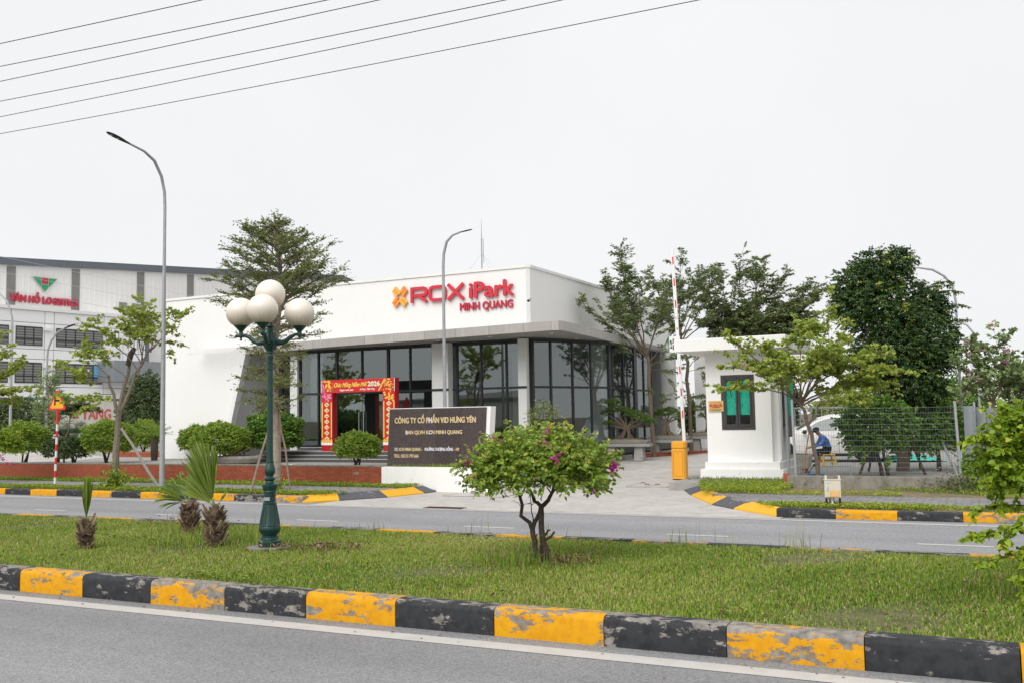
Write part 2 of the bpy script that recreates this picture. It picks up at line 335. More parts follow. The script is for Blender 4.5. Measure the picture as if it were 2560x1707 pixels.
L = {}
L['terminalia'] = leafmat('leaf_terminalia', [(0, (0.103, 0.144, 0.047)), (.45, (0.196, 0.256, 0.074)), (.8, (0.312, 0.359, 0.097)), (1, (0.508, 0.434, 0.131))], trans=0.26)
L['bauhinia'] = leafmat('leaf_bauhinia', [(0, (0.176, 0.255, 0.050)), (.5, (0.354, 0.467, 0.084)), (.85, (0.543, 0.550, 0.112)), (1, (0.550, 0.533, 0.077))], trans=0.36)
L['bougain'] = leafmat('leaf_bougainvillea', [(0, (0.142, 0.256, 0.042)), (.5, (0.295, 0.426, 0.061)), (.85, (0.470, 0.493, 0.084)), (.95, (0.581, 0.493, 0.112)), (1, (0.581, 0.358, 0.112))], trans=0.34, rough=.42)
L['bougain_lime'] = leafmat('leaf_bougainvillea_lime', [(0, (0.113, 0.212, 0.020)), (.5, (0.251, 0.383, 0.029)), (.85, (0.437, 0.520, 0.046)), (1, (0.520, 0.476, 0.066))], trans=0.35, rough=.42)
L['bougain_dark'] = leafmat('leaf_bougainvillea_dark', [(0, (0.077, 0.161, 0.034)), (.6, (0.160, 0.305, 0.055)), (.9, (0.337, 0.536, 0.073)), (1, (0.543, 0.550, 0.098))], trans=0.28, rough=.4)
L['topiary'] = leafmat('leaf_topiary', [(0, (0.132, 0.239, 0.037)), (.5, (0.276, 0.420, 0.058)), (.85, (0.458, 0.550, 0.079)), (1, (0.550, 0.550, 0.114))], trans=0.28, rough=.4)
L['dark'] = leafmat('leaf_dark', [(0, (0.052, 0.085, 0.039)), (.5, (0.094, 0.137, 0.053)), (.9, (0.158, 0.215, 0.072)), (1, (0.310, 0.367, 0.098))], trans=0.17, rough=.38)
L['cassia'] = leafmat('leaf_compound', [(0, (0.090, 0.131, 0.056)), (.5, (0.164, 0.229, 0.085)), (.93, (0.286, 0.352, 0.116)), (.98, (0.550, 0.469, 0.069)), (1, (0.550, 0.516, 0.048))], trans=0.21, rough=.42)
L['ficus'] = leafmat('leaf_ficus', [(0, (0.031, 0.073, 0.024)), (.5, (0.064, 0.123, 0.035)), (.86, (0.119, 0.203, 0.050)), (.92, (0.449, 0.550, 0.073)), (1, (0.550, 0.550, 0.149))], trans=0.20, rough=.35, spec=.4)
L['pale'] = leafmat('leaf_pale', [(0, (0.171, 0.251, 0.100)), (.5, (0.256, 0.353, 0.141)), (1, (0.405, 0.483, 0.181))], trans=0.26)
L['bonsai'] = leafmat('leaf_bonsai', [(0, (0.074, 0.150, 0.031)), (.6, (0.150, 0.255, 0.053)), (1, (0.298, 0.386, 0.088))], trans=0.20)
L['palm'] = leafmat('leaf_palm', [(0, (0.060, 0.111, 0.010)), (.5, (0.128, 0.196, 0.017)), (1, (0.255, 0.317, 0.030))], trans=0.25, rough=.4)
L['grass'] = leafmat('grass_blade', [(0, (.07, .135, .014)), (.24, (.155, .27, .026)), (.58, (.275, .385, .042)), (.82, (.45, .46, .11)), (.89, (.55, .45, .26)), (1, (.27, .115, .07))], trans=.28, rough=.5)
L['cover'] = leafmat('ground_cover_leaf', [(0, (0.113, 0.180, 0.022)), (.5, (0.240, 0.346, 0.030)), (.9, (0.420, 0.510, 0.053)), (1, (0.480, 0.374, 0.120))], trans=0.28)
L['weed'] = leafmat('weed_leaf', [(0, (.05, .08, .02)), (.6, (.11, .16, .035)), (1, (.26, .22, .10))], trans=.2)
L['flower'] = leafmat('magenta_bract', [(0, (.52, .02, .30)), (1, (.78, .06, .46))], trans=.35)
L['flower_pale'] = leafmat('pink_petal', [(0, (.52, .20, .40)), (1, (.75, .42, .58))], trans=.35)
L['dryleaf'] = leafmat('dry_leaf', [(0, (.16, .09, .05)), (.6, (.30, .18, .11)), (1, (.42, .32, .22))], trans=.1)

# ---------------------------------------------------------------- object helpers
def link(o, parent=None):
    C.objects.link(o)
    if parent is not None: o.parent = parent
    return o
def tag(o, label=None, cat=None, group=None, kind=None):
    if label: o['label'] = label
    if cat: o['category'] = cat
    if group: o['group'] = group
    if kind: o['kind'] = kind
    return o
def thing(name, label, cat, loc=(0, 0, 0), rz=0.0, group=None):
    o = bpy.data.objects.new(name, None); C.objects.link(o)
    o.location = loc; o.rotation_euler = (0, 0, rz); o.empty_display_size = .2
    return tag(o, label, cat, group)
def inst(name, me, parent=None, loc=(0, 0, 0), rot=(0, 0, 0), sc=(1, 1, 1)):
    o = bpy.data.objects.new(name, me); C.objects.link(o); o.parent = parent
    o.location = loc; o.rotation_euler = rot; o.scale = sc
    return o

class MB:
    """Collects polygons and makes them one mesh."""
    def __init__(s): s.v = []; s.f = []; s.m = []
    def add(s, vs, fs, m=0):
        b = len(s.v); s.v += [tuple(p) for p in vs]; s.f += [tuple(b + i for i in f) for f in fs]; s.m += [m] * len(fs); return s
    def box(s, x0, y0, z0, x1, y1, z1, m=0):
        return s.add([(x0, y0, z0), (x1, y0, z0), (x1, y1, z0), (x0, y1, z0), (x0, y0, z1), (x1, y0, z1), (x1, y1, z1), (x0, y1, z1)],
                     [(0, 3, 2, 1), (4, 5, 6, 7), (0, 1, 5, 4), (1, 2, 6, 5), (2, 3, 7, 6), (3, 0, 4, 7)], m)
    def hexa(s, vs, m=0):
        return s.add(vs, [(0, 3, 2, 1), (4, 5, 6, 7), (0, 1, 5, 4), (1, 2, 6, 5), (2, 3, 7, 6), (3, 0, 4, 7)], m)
    def bar(s, a, b, w, h, m=0, up=(0, 0, 1)):
        a = Vector(a); b = Vector(b); d = (b - a).normalized(); u = Vector(up)
        sd_ = d.cross(u)
        if sd_.length < 1e-4: sd_ = d.cross(Vector((1, 0, 0)))
        sd_.normalize(); u = sd_.cross(d).normalized()
        q = [a + sd_ * (w / 2 * i) + u * (h / 2 * j) for i, j in ((-1, -1), (1, -1), (1, 1), (-1, 1))] + \
            [b + sd_ * (w / 2 * i) + u * (h / 2 * j) for i, j in ((-1, -1), (1, -1), (1, 1), (-1, 1))]
        return s.hexa(q, m)
    def prism(s, poly, z0, z1, m=0, top=True, bottom=True):
        n = len(poly); vs = [(x, y, z0) for x, y in poly] + [(x, y, z1) for x, y in poly]
        fs = [(i, (i + 1) % n, n + (i + 1) % n, n + i) for i in range(n)]
        if top: fs.append(tuple(range(n, 2 * n)))
        if bottom: fs.append(tuple(range(n - 1, -1, -1)))
        return s.add(vs, fs, m)
    def prism_y(s, poly, y0, y1, m=0):
        n = len(poly); vs = [(x, y0, z) for x, z in poly] + [(x, y1, z) for x, z in poly]
        fs = [(i, (i + 1) % n, n + (i + 1) % n, n + i) for i in range(n)] + [tuple(range(n, 2 * n)), tuple(range(n - 1, -1, -1))]
        return s.add(vs, fs, m)
    def prism_x(s, poly, x0, x1, m=0):
        n = len(poly); vs = [(x0, y, z) for y, z in poly] + [(x1, y, z) for y, z in poly]
        fs = [(i, (i + 1) % n, n + (i + 1) % n, n + i) for i in range(n)] + [tuple(range(n, 2 * n)), tuple(range(n - 1, -1, -1))]
        return s.add(vs, fs, m)
    def tube(s, pts, rad, n=8, m=0, cap=True):
        pts = [Vector(p) for p in pts]; k = len(pts)
        if not hasattr(rad, '__len__'): rad = [rad] * k
        ref = Vector((0.13, 0.97, .21)); vs = []
        for i in range(k):
            d = (pts[min(i + 1, k - 1)] - pts[max(i - 1, 0)])
            if d.length < 1e-9: d = Vector((0, 0, 1))
            d.normalize(); a = d.cross(ref)
            if a.length < .1: a = d.cross(Vector((1, 0, 0)))
            a.normalize(); b = d.cross(a)
            for j in range(n):
                t = 2 * PI * j / n; vs.append(pts[i] + (a * math.cos(t) + b * math.sin(t)) * rad[i])
        fs = [(i * n + j, i * n + (j + 1) % n, (i + 1) * n + (j + 1) % n, (i + 1) * n + j) for i in range(k - 1) for j in range(n)]
        if cap: fs += [tuple(range(n - 1, -1, -1)), tuple(range((k - 1) * n, k * n))]
        return s.add(vs, fs, m)
    def lathe(s, prof, n=20, c=(0, 0, 0), m=0):
        vs = []; k = len(prof)
        for r, z in prof:
            for j in range(n):
                t = 2 * PI * j / n; vs.append((c[0] + r * math.cos(t), c[1] + r * math.sin(t), c[2] + z))
        fs = [(i * n + j, i * n + (j + 1) % n, (i + 1) * n + (j + 1) % n, (i + 1) * n + j) for i in range(k - 1) for j in range(n)]
        fs += [tuple(range(n - 1, -1, -1)), tuple(range((k - 1) * n, k * n))]
        return s.add(vs, fs, m)
    def ball(s, c, r, n=16, k=10, m=0):
        if not hasattr(r, '__len__'): r = (r, r, r)
        vs = [(c[0], c[1], c[2] - r[2])]
        for i in range(1, k):
            p = -PI / 2 + PI * i / k
            for j in range(n):
                t = 2 * PI * j / n; vs.append((c[0] + r[0] * math.cos(p) * math.cos(t), c[1] + r[1] * math.cos(p) * math.sin(t), c[2] + r[2] * math.sin(p)))
        vs.append((c[0], c[1], c[2] + r[2])); e = len(vs) - 1
        fs = [(0, 1 + (j + 1) % n, 1 + j) for j in range(n)]
        fs += [(1 + i * n + j, 1 + i * n + (j + 1) % n, 1 + (i + 1) * n + (j + 1) % n, 1 + (i + 1) * n + j) for i in range(k - 2) for j in range(n)]
        fs += [(e, 1 + (k - 2) * n + j, 1 + (k - 2) * n + (j + 1) % n) for j in range(n)]
        return s.add(vs, fs, m)
    def mesh(s, name, mats, smooth=False, sharp=35):
        me = bpy.data.meshes.new(name); me.from_pydata(s.v, [], s.f)
        if not isinstance(mats, (list, tuple)): mats = [mats]
        for x in mats: me.materials.append(x)
        if any(s.m): me.polygons.foreach_set('material_index', s.m)
        if len(s.f) < 30000:
            bm = bmesh.new(); bm.from_mesh(me); bmesh.ops.recalc_face_normals(bm, faces=bm.faces); bm.to_mesh(me); bm.free()
        if smooth:
            me.polygons.foreach_set('use_smooth', [True] * len(me.polygons)); me.set_sharp_from_angle(angle=math.radians(sharp))
        me.update(); return me
    def build(s, name, mats, parent=None, smooth=False, bevel=0.0, loc=(0, 0, 0), rz=0.0, seg=2):
        o = inst(name, s.mesh(name, mats, smooth), parent, loc, (0, 0, rz))
        if bevel:
            b = o.modifiers.new('bevel', 'BEVEL'); b.width = bevel; b.segments = seg; b.limit_method = 'ANGLE'
        return o

def rawmesh(name, V, T, mats, rnd=None):
    """Triangle mesh straight from numpy arrays."""
    me = bpy.data.meshes.new(name); V = np.asarray(V, np.float32); T = np.asarray(T, np.int32)
    me.vertices.add(len(V)); me.vertices.foreach_set('co', V.ravel())
    me.loops.add(T.size); me.loops.foreach_set('vertex_index', T.ravel())
    me.polygons.add(len(T)); me.polygons.foreach_set('loop_start', np.arange(0, T.size, 3, dtype=np.int32))
    me.update(calc_edges=True)
    if rnd is not None:
        a = me.attributes.new('rnd', 'FLOAT', 'POINT'); a.data.foreach_set('value', np.asarray(rnd, np.float32))
    for x in (mats if isinstance(mats, (list, tuple)) else [mats]): me.materials.append(x)
    return me

def unit(a): return a / np.maximum(np.linalg.norm(a, axis=-1, keepdims=True), 1e-9)

class Leaves:
    """Gathers leaves (base point, direction, normal, length, width, colour) and builds them as one mesh."""
    def __init__(s): s.P = []; s.D = []; s.N = []; s.L = []; s.W = []; s.r = []
    def add(s, P, D, N, Ln, W, r):
        s.P.append(P); s.D.append(unit(D)); s.N.append(N); k = len(P)
        s.L.append(np.broadcast_to(Ln, k)); s.W.append(np.broadcast_to(W, k)); s.r.append(np.broadcast_to(r, k)); return s
    def build(s, name, m, parent=None, fold=.25, droop=.15, six=False, kind=None):
        P = np.concatenate(s.P); D = np.concatenate(s.D); N = np.concatenate(s.N); Ln = np.concatenate(s.L)[:, None]; W = np.concatenate(s.W)[:, None]; r = np.concatenate(s.r)
        sd_ = unit(np.cross(D, N)); N = unit(np.cross(sd_, D)); n = len(P)
        mid = P + D * Ln * .5; tip = P + D * Ln - N * Ln * droop
        if six:
            l1 = P + D * Ln * .22 + sd_ * W * .48 + N * W * fold; r1 = P + D * Ln * .22 - sd_ * W * .48 + N * W * fold
            l2 = P + D * Ln * .6 + sd_ * W * .36 + N * W * fold * .7; r2 = P + D * Ln * .6 - sd_ * W * .36 + N * W * fold * .7
            V = np.stack([P, mid, tip, l1, l2, r1, r2], 1).reshape(-1, 3); b = (np.arange(n) * 7)[:, None, None]
            T = np.array([[0, 1, 3], [1, 4, 3], [1, 2, 4], [0, 5, 1], [1, 5, 6], [1, 6, 2]])[None] + b; k = 7
        else:
            l1 = P + D * Ln * .45 + sd_ * W * .5 + N * W * fold; r1 = P + D * Ln * .45 - sd_ * W * .5 + N * W * fold
            V = np.stack([P, tip, l1, r1], 1).reshape(-1, 3); b = (np.arange(n) * 4)[:, None, None]
            T = np.array([[0, 1, 2], [0, 3, 1]])[None] + b; k = 4
        me = rawmesh(name, V, T.reshape(-1, 3), m, np.repeat(r, k))
        o = inst(name, me, parent)
        if kind: o['kind'] = kind
        return o

def rv(n, s=1.0): return G.normal(0, s, (n, 3))

def along(lv, A, B, per, ln, wd, spread=.9, droop=.1, start=.15, rlo=0., rhi=1., up=.8, pairs=False, hang=0.):
    """Leaves along the twigs A->B."""
    A = np.asarray(A); B = np.asarray(B); n = len(A)
    t = G.uniform(start, 1.0, (n, per))
    if pairs: t = np.tile(np.linspace(start, 1, per), (n, 1))
    d = B - A; tl = np.linalg.norm(d, axis=1)[:, None]
    P = A[:, None] + d[:, None] * t[..., None]; P[..., 2] -= (droop * tl * t * t)
    P = P.reshape(-1, 3); dd = np.repeat(unit(d), per, 0)
    perp = unit(np.cross(dd, np.array([0, 0, 1.0])) + 1e-6)
    sg = np.tile(np.where(np.arange(per) % 2 == 0, 1., -1.), n)[:, None] if pairs else np.sign(G.normal(size=(len(P), 1)))
    D = dd * .55 + perp * sg * spread + rv(len(P), .28) + np.array([0, 0, -hang])
    N = np.array([0, 0, 1.0]) * up + rv(len(P), .5)
    lv.add(P, D, N, ln * G.uniform(.7, 1.2, len(P)), wd * G.uniform(.75, 1.2, len(P)), np.clip(G.normal(.5, .22, len(P)), 0, 1) * (rhi - rlo) + rlo)

def bez(a, c, b, k=6):
    a, c, b = np.array(a, float), np.array(c, float), np.array(b, float); t = np.linspace(0, 1, k)[:, None]
    return (1 - t) ** 2 * a + 2 * t * (1 - t) * c + t * t * b

def twigs_from(path, nt, tl, t0=.25, flat=.6, upb=.25, out=None):
    """Random side twigs along a branch path."""
    path = np.asarray(path); k = len(path) - 1
    t = G.uniform(t0, 1, nt); i = np.minimum((t * k).astype(int), k - 1); f = (t * k - i)[:, None]
    A = path[i] * (1 - f) + path[i + 1] * f; d = unit(path[i + 1] - path[i])
    pr = unit(np.cross(d, np.array([0, 0, 1.0])) + 1e-6); sg = np.sign(G.normal(size=(nt, 1)))
    D = d * G.uniform(.5, 1.1, (nt, 1)) + pr * sg * G.uniform(.3, 1.1, (nt, 1)) + rv(nt, .3) * np.array([1, 1, 1 - flat]) + np.array([0, 0, upb])
    B = A + unit(D) * (tl * G.uniform(.55, 1.15, (nt, 1)) * (1.15 - .45 * t[:, None]))
    return A, B

def wood_twigs(mb, A, B, r, every=1):
    for a, b in list(zip(A, B))[::every]: mb.tube([a, b], [r, r * .4], 3, cap=False)

# ---------------------------------------------------------------- lettering (glyphs of the built-in font, cached once)
GL = {}
def cache_glyphs(chars):
    obs = {}
    for ch in sorted(set(chars)):
        for k, body in (('g', ch), ('w', 'H' + ch + 'H')):
            if k == 'g' and ch == ' ': continue
            cu = bpy.data.curves.new('glyph', 'FONT'); cu.body = body; cu.size = 1; cu.resolution_u = 3
            if k == 'g': cu.extrude = .5
            o = bpy.data.objects.new('glyph', cu); C.objects.link(o); obs[(ch, k)] = o
    cu = bpy.data.curves.new('glyph', 'FONT'); cu.body = 'HH'; o = bpy.data.objects.new('glyph', cu); C.objects.link(o); obs[('', 'w')] = o
    bpy.context.view_layer.update(); dg = bpy.context.evaluated_depsgraph_get()
    hh = obs[('', 'w')].dimensions.x
    for ch in set(chars):
        adv = obs[(ch, 'w')].dimensions.x - hh; V = np.zeros((0, 3)); F = []
        if ch != ' ':
            me = obs[(ch, 'g')].evaluated_get(dg).to_mesh()
            V = np.array([v.co[:] for v in me.vertices]); F = [tuple(p.vertices) for p in me.polygons]
            obs[(ch, 'g')].evaluated_get(dg).to_mesh_clear()
        GL[ch] = (adv, V, F)
    for o in obs.values():
        cu = o.data; bpy.data.objects.remove(o); bpy.data.curves.remove(cu)
TEXTS = "CÔNG TY CỔ PHẦN VID HƯNG YÊN BAN QLVH KCN MINH QUANG ĐC: KCN MINH QUANG - PHƯỜNG THƯỢNG HỒNG - HY TELL: 02213 797.666 ROX iPark VÂN HỒ LOGISTICS YANG www.yml.com.tw Chúc Mừng Năm Mới 2026 happy new year An Khang - Thịnh Vượng XUẤT TRÌNH GIẤY TỜ Mừng Xuân Sang Vạn Sự Bình An Chúc Tết Lộc Tài Như Ý"
cache_glyphs(TEXTS)
CAP = GL['H'][1][:, 1].max()

def lettering(text, x0, x1, z, cap, m, parent, depth=.012, yf=0., bold=.0, italic=0., one=None, name='letter', mats=None, gap=0.):
    """Raised letters in the local XZ plane facing -Y, from x0 to x1 with baseline z. one='name' joins the line into one mesh."""
    tot = sum(GL[c][0] + gap for c in text) - gap; sx = (x1 - x0) / tot; sz = cap / CAP; x = 0.; big = MB()
    for i, ch in enumerate(text):
        adv, V, F = GL[ch]
        if len(V):
            mb = big if one else MB(); b = bold * cap
            for q, (dx, dz) in enumerate(((0, 0), (b, 0), (-b, 0), (0, b), (0, -b))[:5 if bold else 1]):
                X = V[:, 0] * sx + x0 + x * sx + dx; Z = V[:, 1] * sz + z + dz
                if italic: X = X + (Z - z) * italic
                Y = yf - (V[:, 2] + .5) * depth - .0006 * q
                mb.add(np.stack([X, Y, Z], 1).tolist(), F, 0)
            if not one: 
                o = inst(name, mb.mesh(name, (mats or {}).get(i, m)), parent)
        x += adv + gap
    if one: return inst(one, big.mesh(one, m), parent)

def stroke(mb, pts, w, d, yf=0., closed=False, m=0):
    """A bar of width w following pts in the XZ plane with mitred corners, depth d towards -Y."""
    P = [Vector((p[0], p[1])) for p in pts]; n = len(P); L_, R_ = [], []
    for i in range(n):
        a = P[i] - P[i - 1] if (i or closed) else P[1] - P[0]; b = P[(i + 1) % n] - P[i] if (i < n - 1 or closed) else a
        a = a.normalized(); b = b.normalized(); na = Vector((-a.y, a.x)); nb = Vector((-b.y, b.x)); t = (na + nb)
        t = t / max(t.length, 1e-6); k = w / 2 / max(t.dot(na), .35); L_.append(P[i] + t * k); R_.append(P[i] - t * k)
    for i in range(n if closed else n - 1):
        j = (i + 1) % n; q = [R_[i], R_[j], L_[j], L_[i]]
        mb.hexa([(p.x, yf - d, p.y) for p in q] + [(p.x, yf, p.y) for p in q], m)
    return mb

# ================================================================ THE SETTING
def sheet(name, poly, z, m, kind='structure'):
    me = bpy.data.meshes.new(name); me.from_pydata([(x, y, z) for x, y in poly], [], [tuple(range(len(poly)))]); me.materials.append(m)
    return tag(inst(name, me), kind=kind)
def slab(name, poly, z, m):
    mb = MB(); mb.prism(poly, -.2, z, bottom=False); return tag(mb.build(name, m), kind='structure')
sheet('ground', [(-900, -900), (900, -900), (900, 900), (-900, 900)], -.06, M['soil'])
sheet('near_road', [(-140, -14), (60, -14), (60, 7.46), (-140, 7.46)], 0, M['asphalt'])
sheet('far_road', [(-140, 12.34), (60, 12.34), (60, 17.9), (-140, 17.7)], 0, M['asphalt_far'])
for nm, y0, y1 in (('edge_line', 7.03, 7.24), ('edge_line', 17.13, 17.28)):
    mb = MB(); mb.add([(-140, y0, .004), (40, y0, .004), (40, y1, .004), (-140, y1, .004)], [(0, 1, 2, 3)])
    tag(mb.build(nm, M['white_line']), kind='structure')
mk = tag(bpy.data.objects.new('lane_marking', None), kind='structure'); C.objects.link(mk)
mb = MB(); mb.add([(0, 0, 0), (.95, 0, 0), (.95, .11, 0), (0, .11, 0)], [(0, 1, 2, 3)]); dash = mb.mesh('lane_dash', M['white_line'])
for k in range(-3, 14): inst('lane_dash', dash, mk, (-.94 - 3.58 * k, 14.6, .004))

# kerbs: one block after another, painted black and yellow in turn
def kerb_block_mesh(name, L_, W_, H_, rad, m):
    prof = [(W_, 0), (0, 0), (0, H_ - rad)] + [(rad - rad * math.cos(a), H_ - rad + rad * math.sin(a)) for a in (PI / 8, PI / 4, PI * 3 / 8, PI / 2)] + [(W_, H_)]
    mb = MB(); mb.prism_x(prof, .004, L_ - .004); me = mb.mesh(name, m, smooth=True, sharp=40)
    for v in me.vertices: v.co.z -= .1           # origin inside the block so the wear follows its height
    return me
def kerb_row(name, x0, n, y, first, H_, W_, rad, mats, z=0., face=1, slope=0., step=1.):
    k = tag(bpy.data.objects.new(name, None), kind='structure'); C.objects.link(k)
    ms = [kerb_block_mesh('kerb_block', step, W_, H_, rad, m) for m in mats]
    for i in range(n):
        yellow = (i + first) % 2
        o = inst('kerb_block', ms[yellow], k, (x0 + i * step, y + slope * (x0 + i), z + .1 + R.uniform(-.004, .004)))
        if face < 0: o.rotation_euler = (0, 0, PI); o.location.x += 1
        o['label'] = 'yellow painted kerb block' if yellow else 'black painted kerb block'
    return k
KM = (M['kerb_black'], M['kerb_yellow'])
kerb_row('median_kerb', -9.80 - 18 * .993, 32, 7.45, 1, .24, .2, .05, KM, step=.993)                       # nearest one, in full view
kerb_row('median_kerb', -35.24, 40, 12.36, 0, .215, .19, .03, KM, face=-1)
kerb_row('roadside_kerb', -46.9, 33, 17.66, 1, .15, .22, .03, KM)
kerb_row('roadside_kerb', -3.42, 24, 17.70, 0, .15, .22, .03, KM, slope=.03)
def kerb_curve(outer, inner, first):
    k = tag(bpy.data.objects.new('ramped_kerb', None), kind='structure'); C.objects.link(k)
    for i in range(len(outer) - 1):
        (ax, ay), (bx, by) = outer[i], outer[i + 1]; (cx, cy), (dx, dy) = inner[i], inner[i + 1]
        mb = MB(); mb.hexa([(ax, ay, -.05), (bx, by, -.05), (dx, dy, -.05), (cx, cy, -.05), (ax, ay, .035), (bx, by, .035), (dx, dy, .165), (cx, cy, .165)])
        o = mb.build('kerb_block', M['kerb_yellow2'] if (i + first) % 2 else M['kerb_grey2'], k, bevel=.008)
        o['label'] = 'yellow sloped kerb block' if (i + first) % 2 else 'grey sloped kerb block'
kerb_curve([(-13.9, 17.64), (-13.36, 18.3), (-12.74, 19.35), (-12.5, 20.6), (-12.45, 21.75), (-12.45, 22.9)],
           [(-13.98, 17.9), (-13.6, 18.55), (-13.08, 19.5), (-12.88, 20.7), (-12.85, 21.8), (-12.85, 22.9)], 1)
kerb_curve([(-3.42, 17.6), (-4.44, 18.72), (-5.06, 19.5), (-6.06, 21.55), (-6.68, 23.1), (-7.1, 24.75)],
           [(-3.4, 17.85), (-4.16, 18.85), (-4.82, 19.75), (-5.72, 21.75), (-6.3, 23.3), (-6.78, 24.78)], 1)

# pavements: a bed with recessed joints, then the single pavers
PZ = .15
slab('pavement_bed', [(-70, 17.86), (-13.98, 17.86), (-13.6, 18.5), (-13.08, 19.45), (-12.88, 20.6), (-12.85, 22.9), (-70, 22.9)], PZ - .012, M['verge_base'])
slab('pavement_bed', [(-3.4, 17.85), (22, 18.5), (22, 23.2), (-5.2, 24.9), (-6.7, 24.8), (-6.3, 23.3), (-5.72, 21.75), (-4.82, 19.75), (-4.16, 18.85)], PZ - .012, M['verge_base'])
def paver_field(name, xa, xb, ya, yb, singles, bed, clip=lambda x, y: True):
    root = tag(bpy.data.objects.new(name, None), kind='structure'); C.objects.link(root)
    mb = MB(); mb.add([(x, y, PZ - .006) for x, y in bed], [(0, 1, 2, 3)]); mb.build('joint_bed', M['paverjoint'], root)
    a, b = .30, .17; W = a / 2 - .006; H_ = b / 2 - .005; c = .05
    poly = [(-W, 0), (-W + c, -H_), (W - c, -H_), (W, 0), (W - c, H_), (-W + c, H_)]
    mb = MB(); mb.prism([(p[0], p[1]) for p in poly], -.02, .012, bottom=False); pm = mb.mesh('paver', M['paver'])
    cells = []
    r = 0; y = ya + b / 2
    while y < yb - b / 4:
        x = xa + (a / 2 if r % 2 else 0) + a / 2
        while x < xb:
            if clip(x, y): cells.append((x, y))
            x += a - c * .6
        y += b * .96; r += 1
    cells.sort(key=lambda p: p[0] ** 2 + p[1] ** 2 + 60 * abs(p[0] * .438 * -1 / max(p[1], 1) - .25 > 99))
    rest = MB()
    for i, (x, y) in enumerate(cells):
        z = PZ + R.uniform(-.004, .004)
        if i < singles: inst('paver', pm, root, (x, y, z), (R.uniform(-.012, .012), R.uniform(-.012, .012), 0))
        else: rest.prism([(x + p[0], y + p[1]) for p in poly], z - .02, z + .012, bottom=False)
    if rest.v: tag(rest.build('paver', M['paver'], root), kind='stuff')
paver_field('brick_pavement', -5.6, 3.2, 18.75, 20.55, 290, [(-4.0, 18.75), (3.2, 18.75), (3.2, 20.55), (-5.0, 20.55)], lambda x, y: x > -4.15 - (y - 18.7) * .62)
paver_field('brick_pavement', -40, -13.0, 18.62, 20.35, 0, [(-40, 18.62), (-13.65, 18.62), (-13.05, 20.35), (-40, 20.35)], lambda x, y: x < -13.5 + (y - 18.7) * .33)

# entrance drive: cast concrete that climbs gently beside the building
xs = np.linspace(-13.4, -3.3, 12); ys = [17.25, 19, 21, 23, 25, 26.8, 28.2, 29.8, 31.4, 33.5, 36, 42, 62]
zz = [.008, .01, .01, .01, .01, .01, .10, .20, .30, .345, .395, .42, .42]
V = [(x if y < 26 or x < -7.2 else -7.2 + (x + 7.2) * .35, y, z) for y, z in zip(ys, zz) for x in xs]
F = [(j * 12 + i, j * 12 + i + 1, (j + 1) * 12 + i + 1, (j + 1) * 12 + i) for j in range(len(ys) - 1) for i in range(11)]
me = bpy.data.meshes.new('driveway'); me.from_pydata(V, [], F); me.materials.append(M['driveway']); tag(inst('driveway', me), kind='structure')
# raised forecourt behind the brick wall; gravelly yard behind the fence
slab('forecourt', [(-140, 21.55), (-12.95, 21.55), (-11.9, 23.4), (-10.9, 26.6), (-11.2, 30), (-12, 90), (-140, 140)], .45, M['concrete'])
sheet('side_lane', [(-60, 24.6), (-31, 25.2), (-33, 29), (-37, 31.6), (-60, 44)], .456, M['driveway'])
slab('yard_ground', [(-7.0, 22.95), (30, 22.95), (30, 90), (-7.0, 90)], .2, M['concrete'])
sheet('median_soil', [(-140, 7.64), (60, 7.64), (60, 12.18), (-140, 12.18)], .19, M['lawn_base'])
sheet('opposite_verge', [(-140, -40), (60, -40), (60, -13.9), (-140, -13.9)], .12, M['lawn_base'])

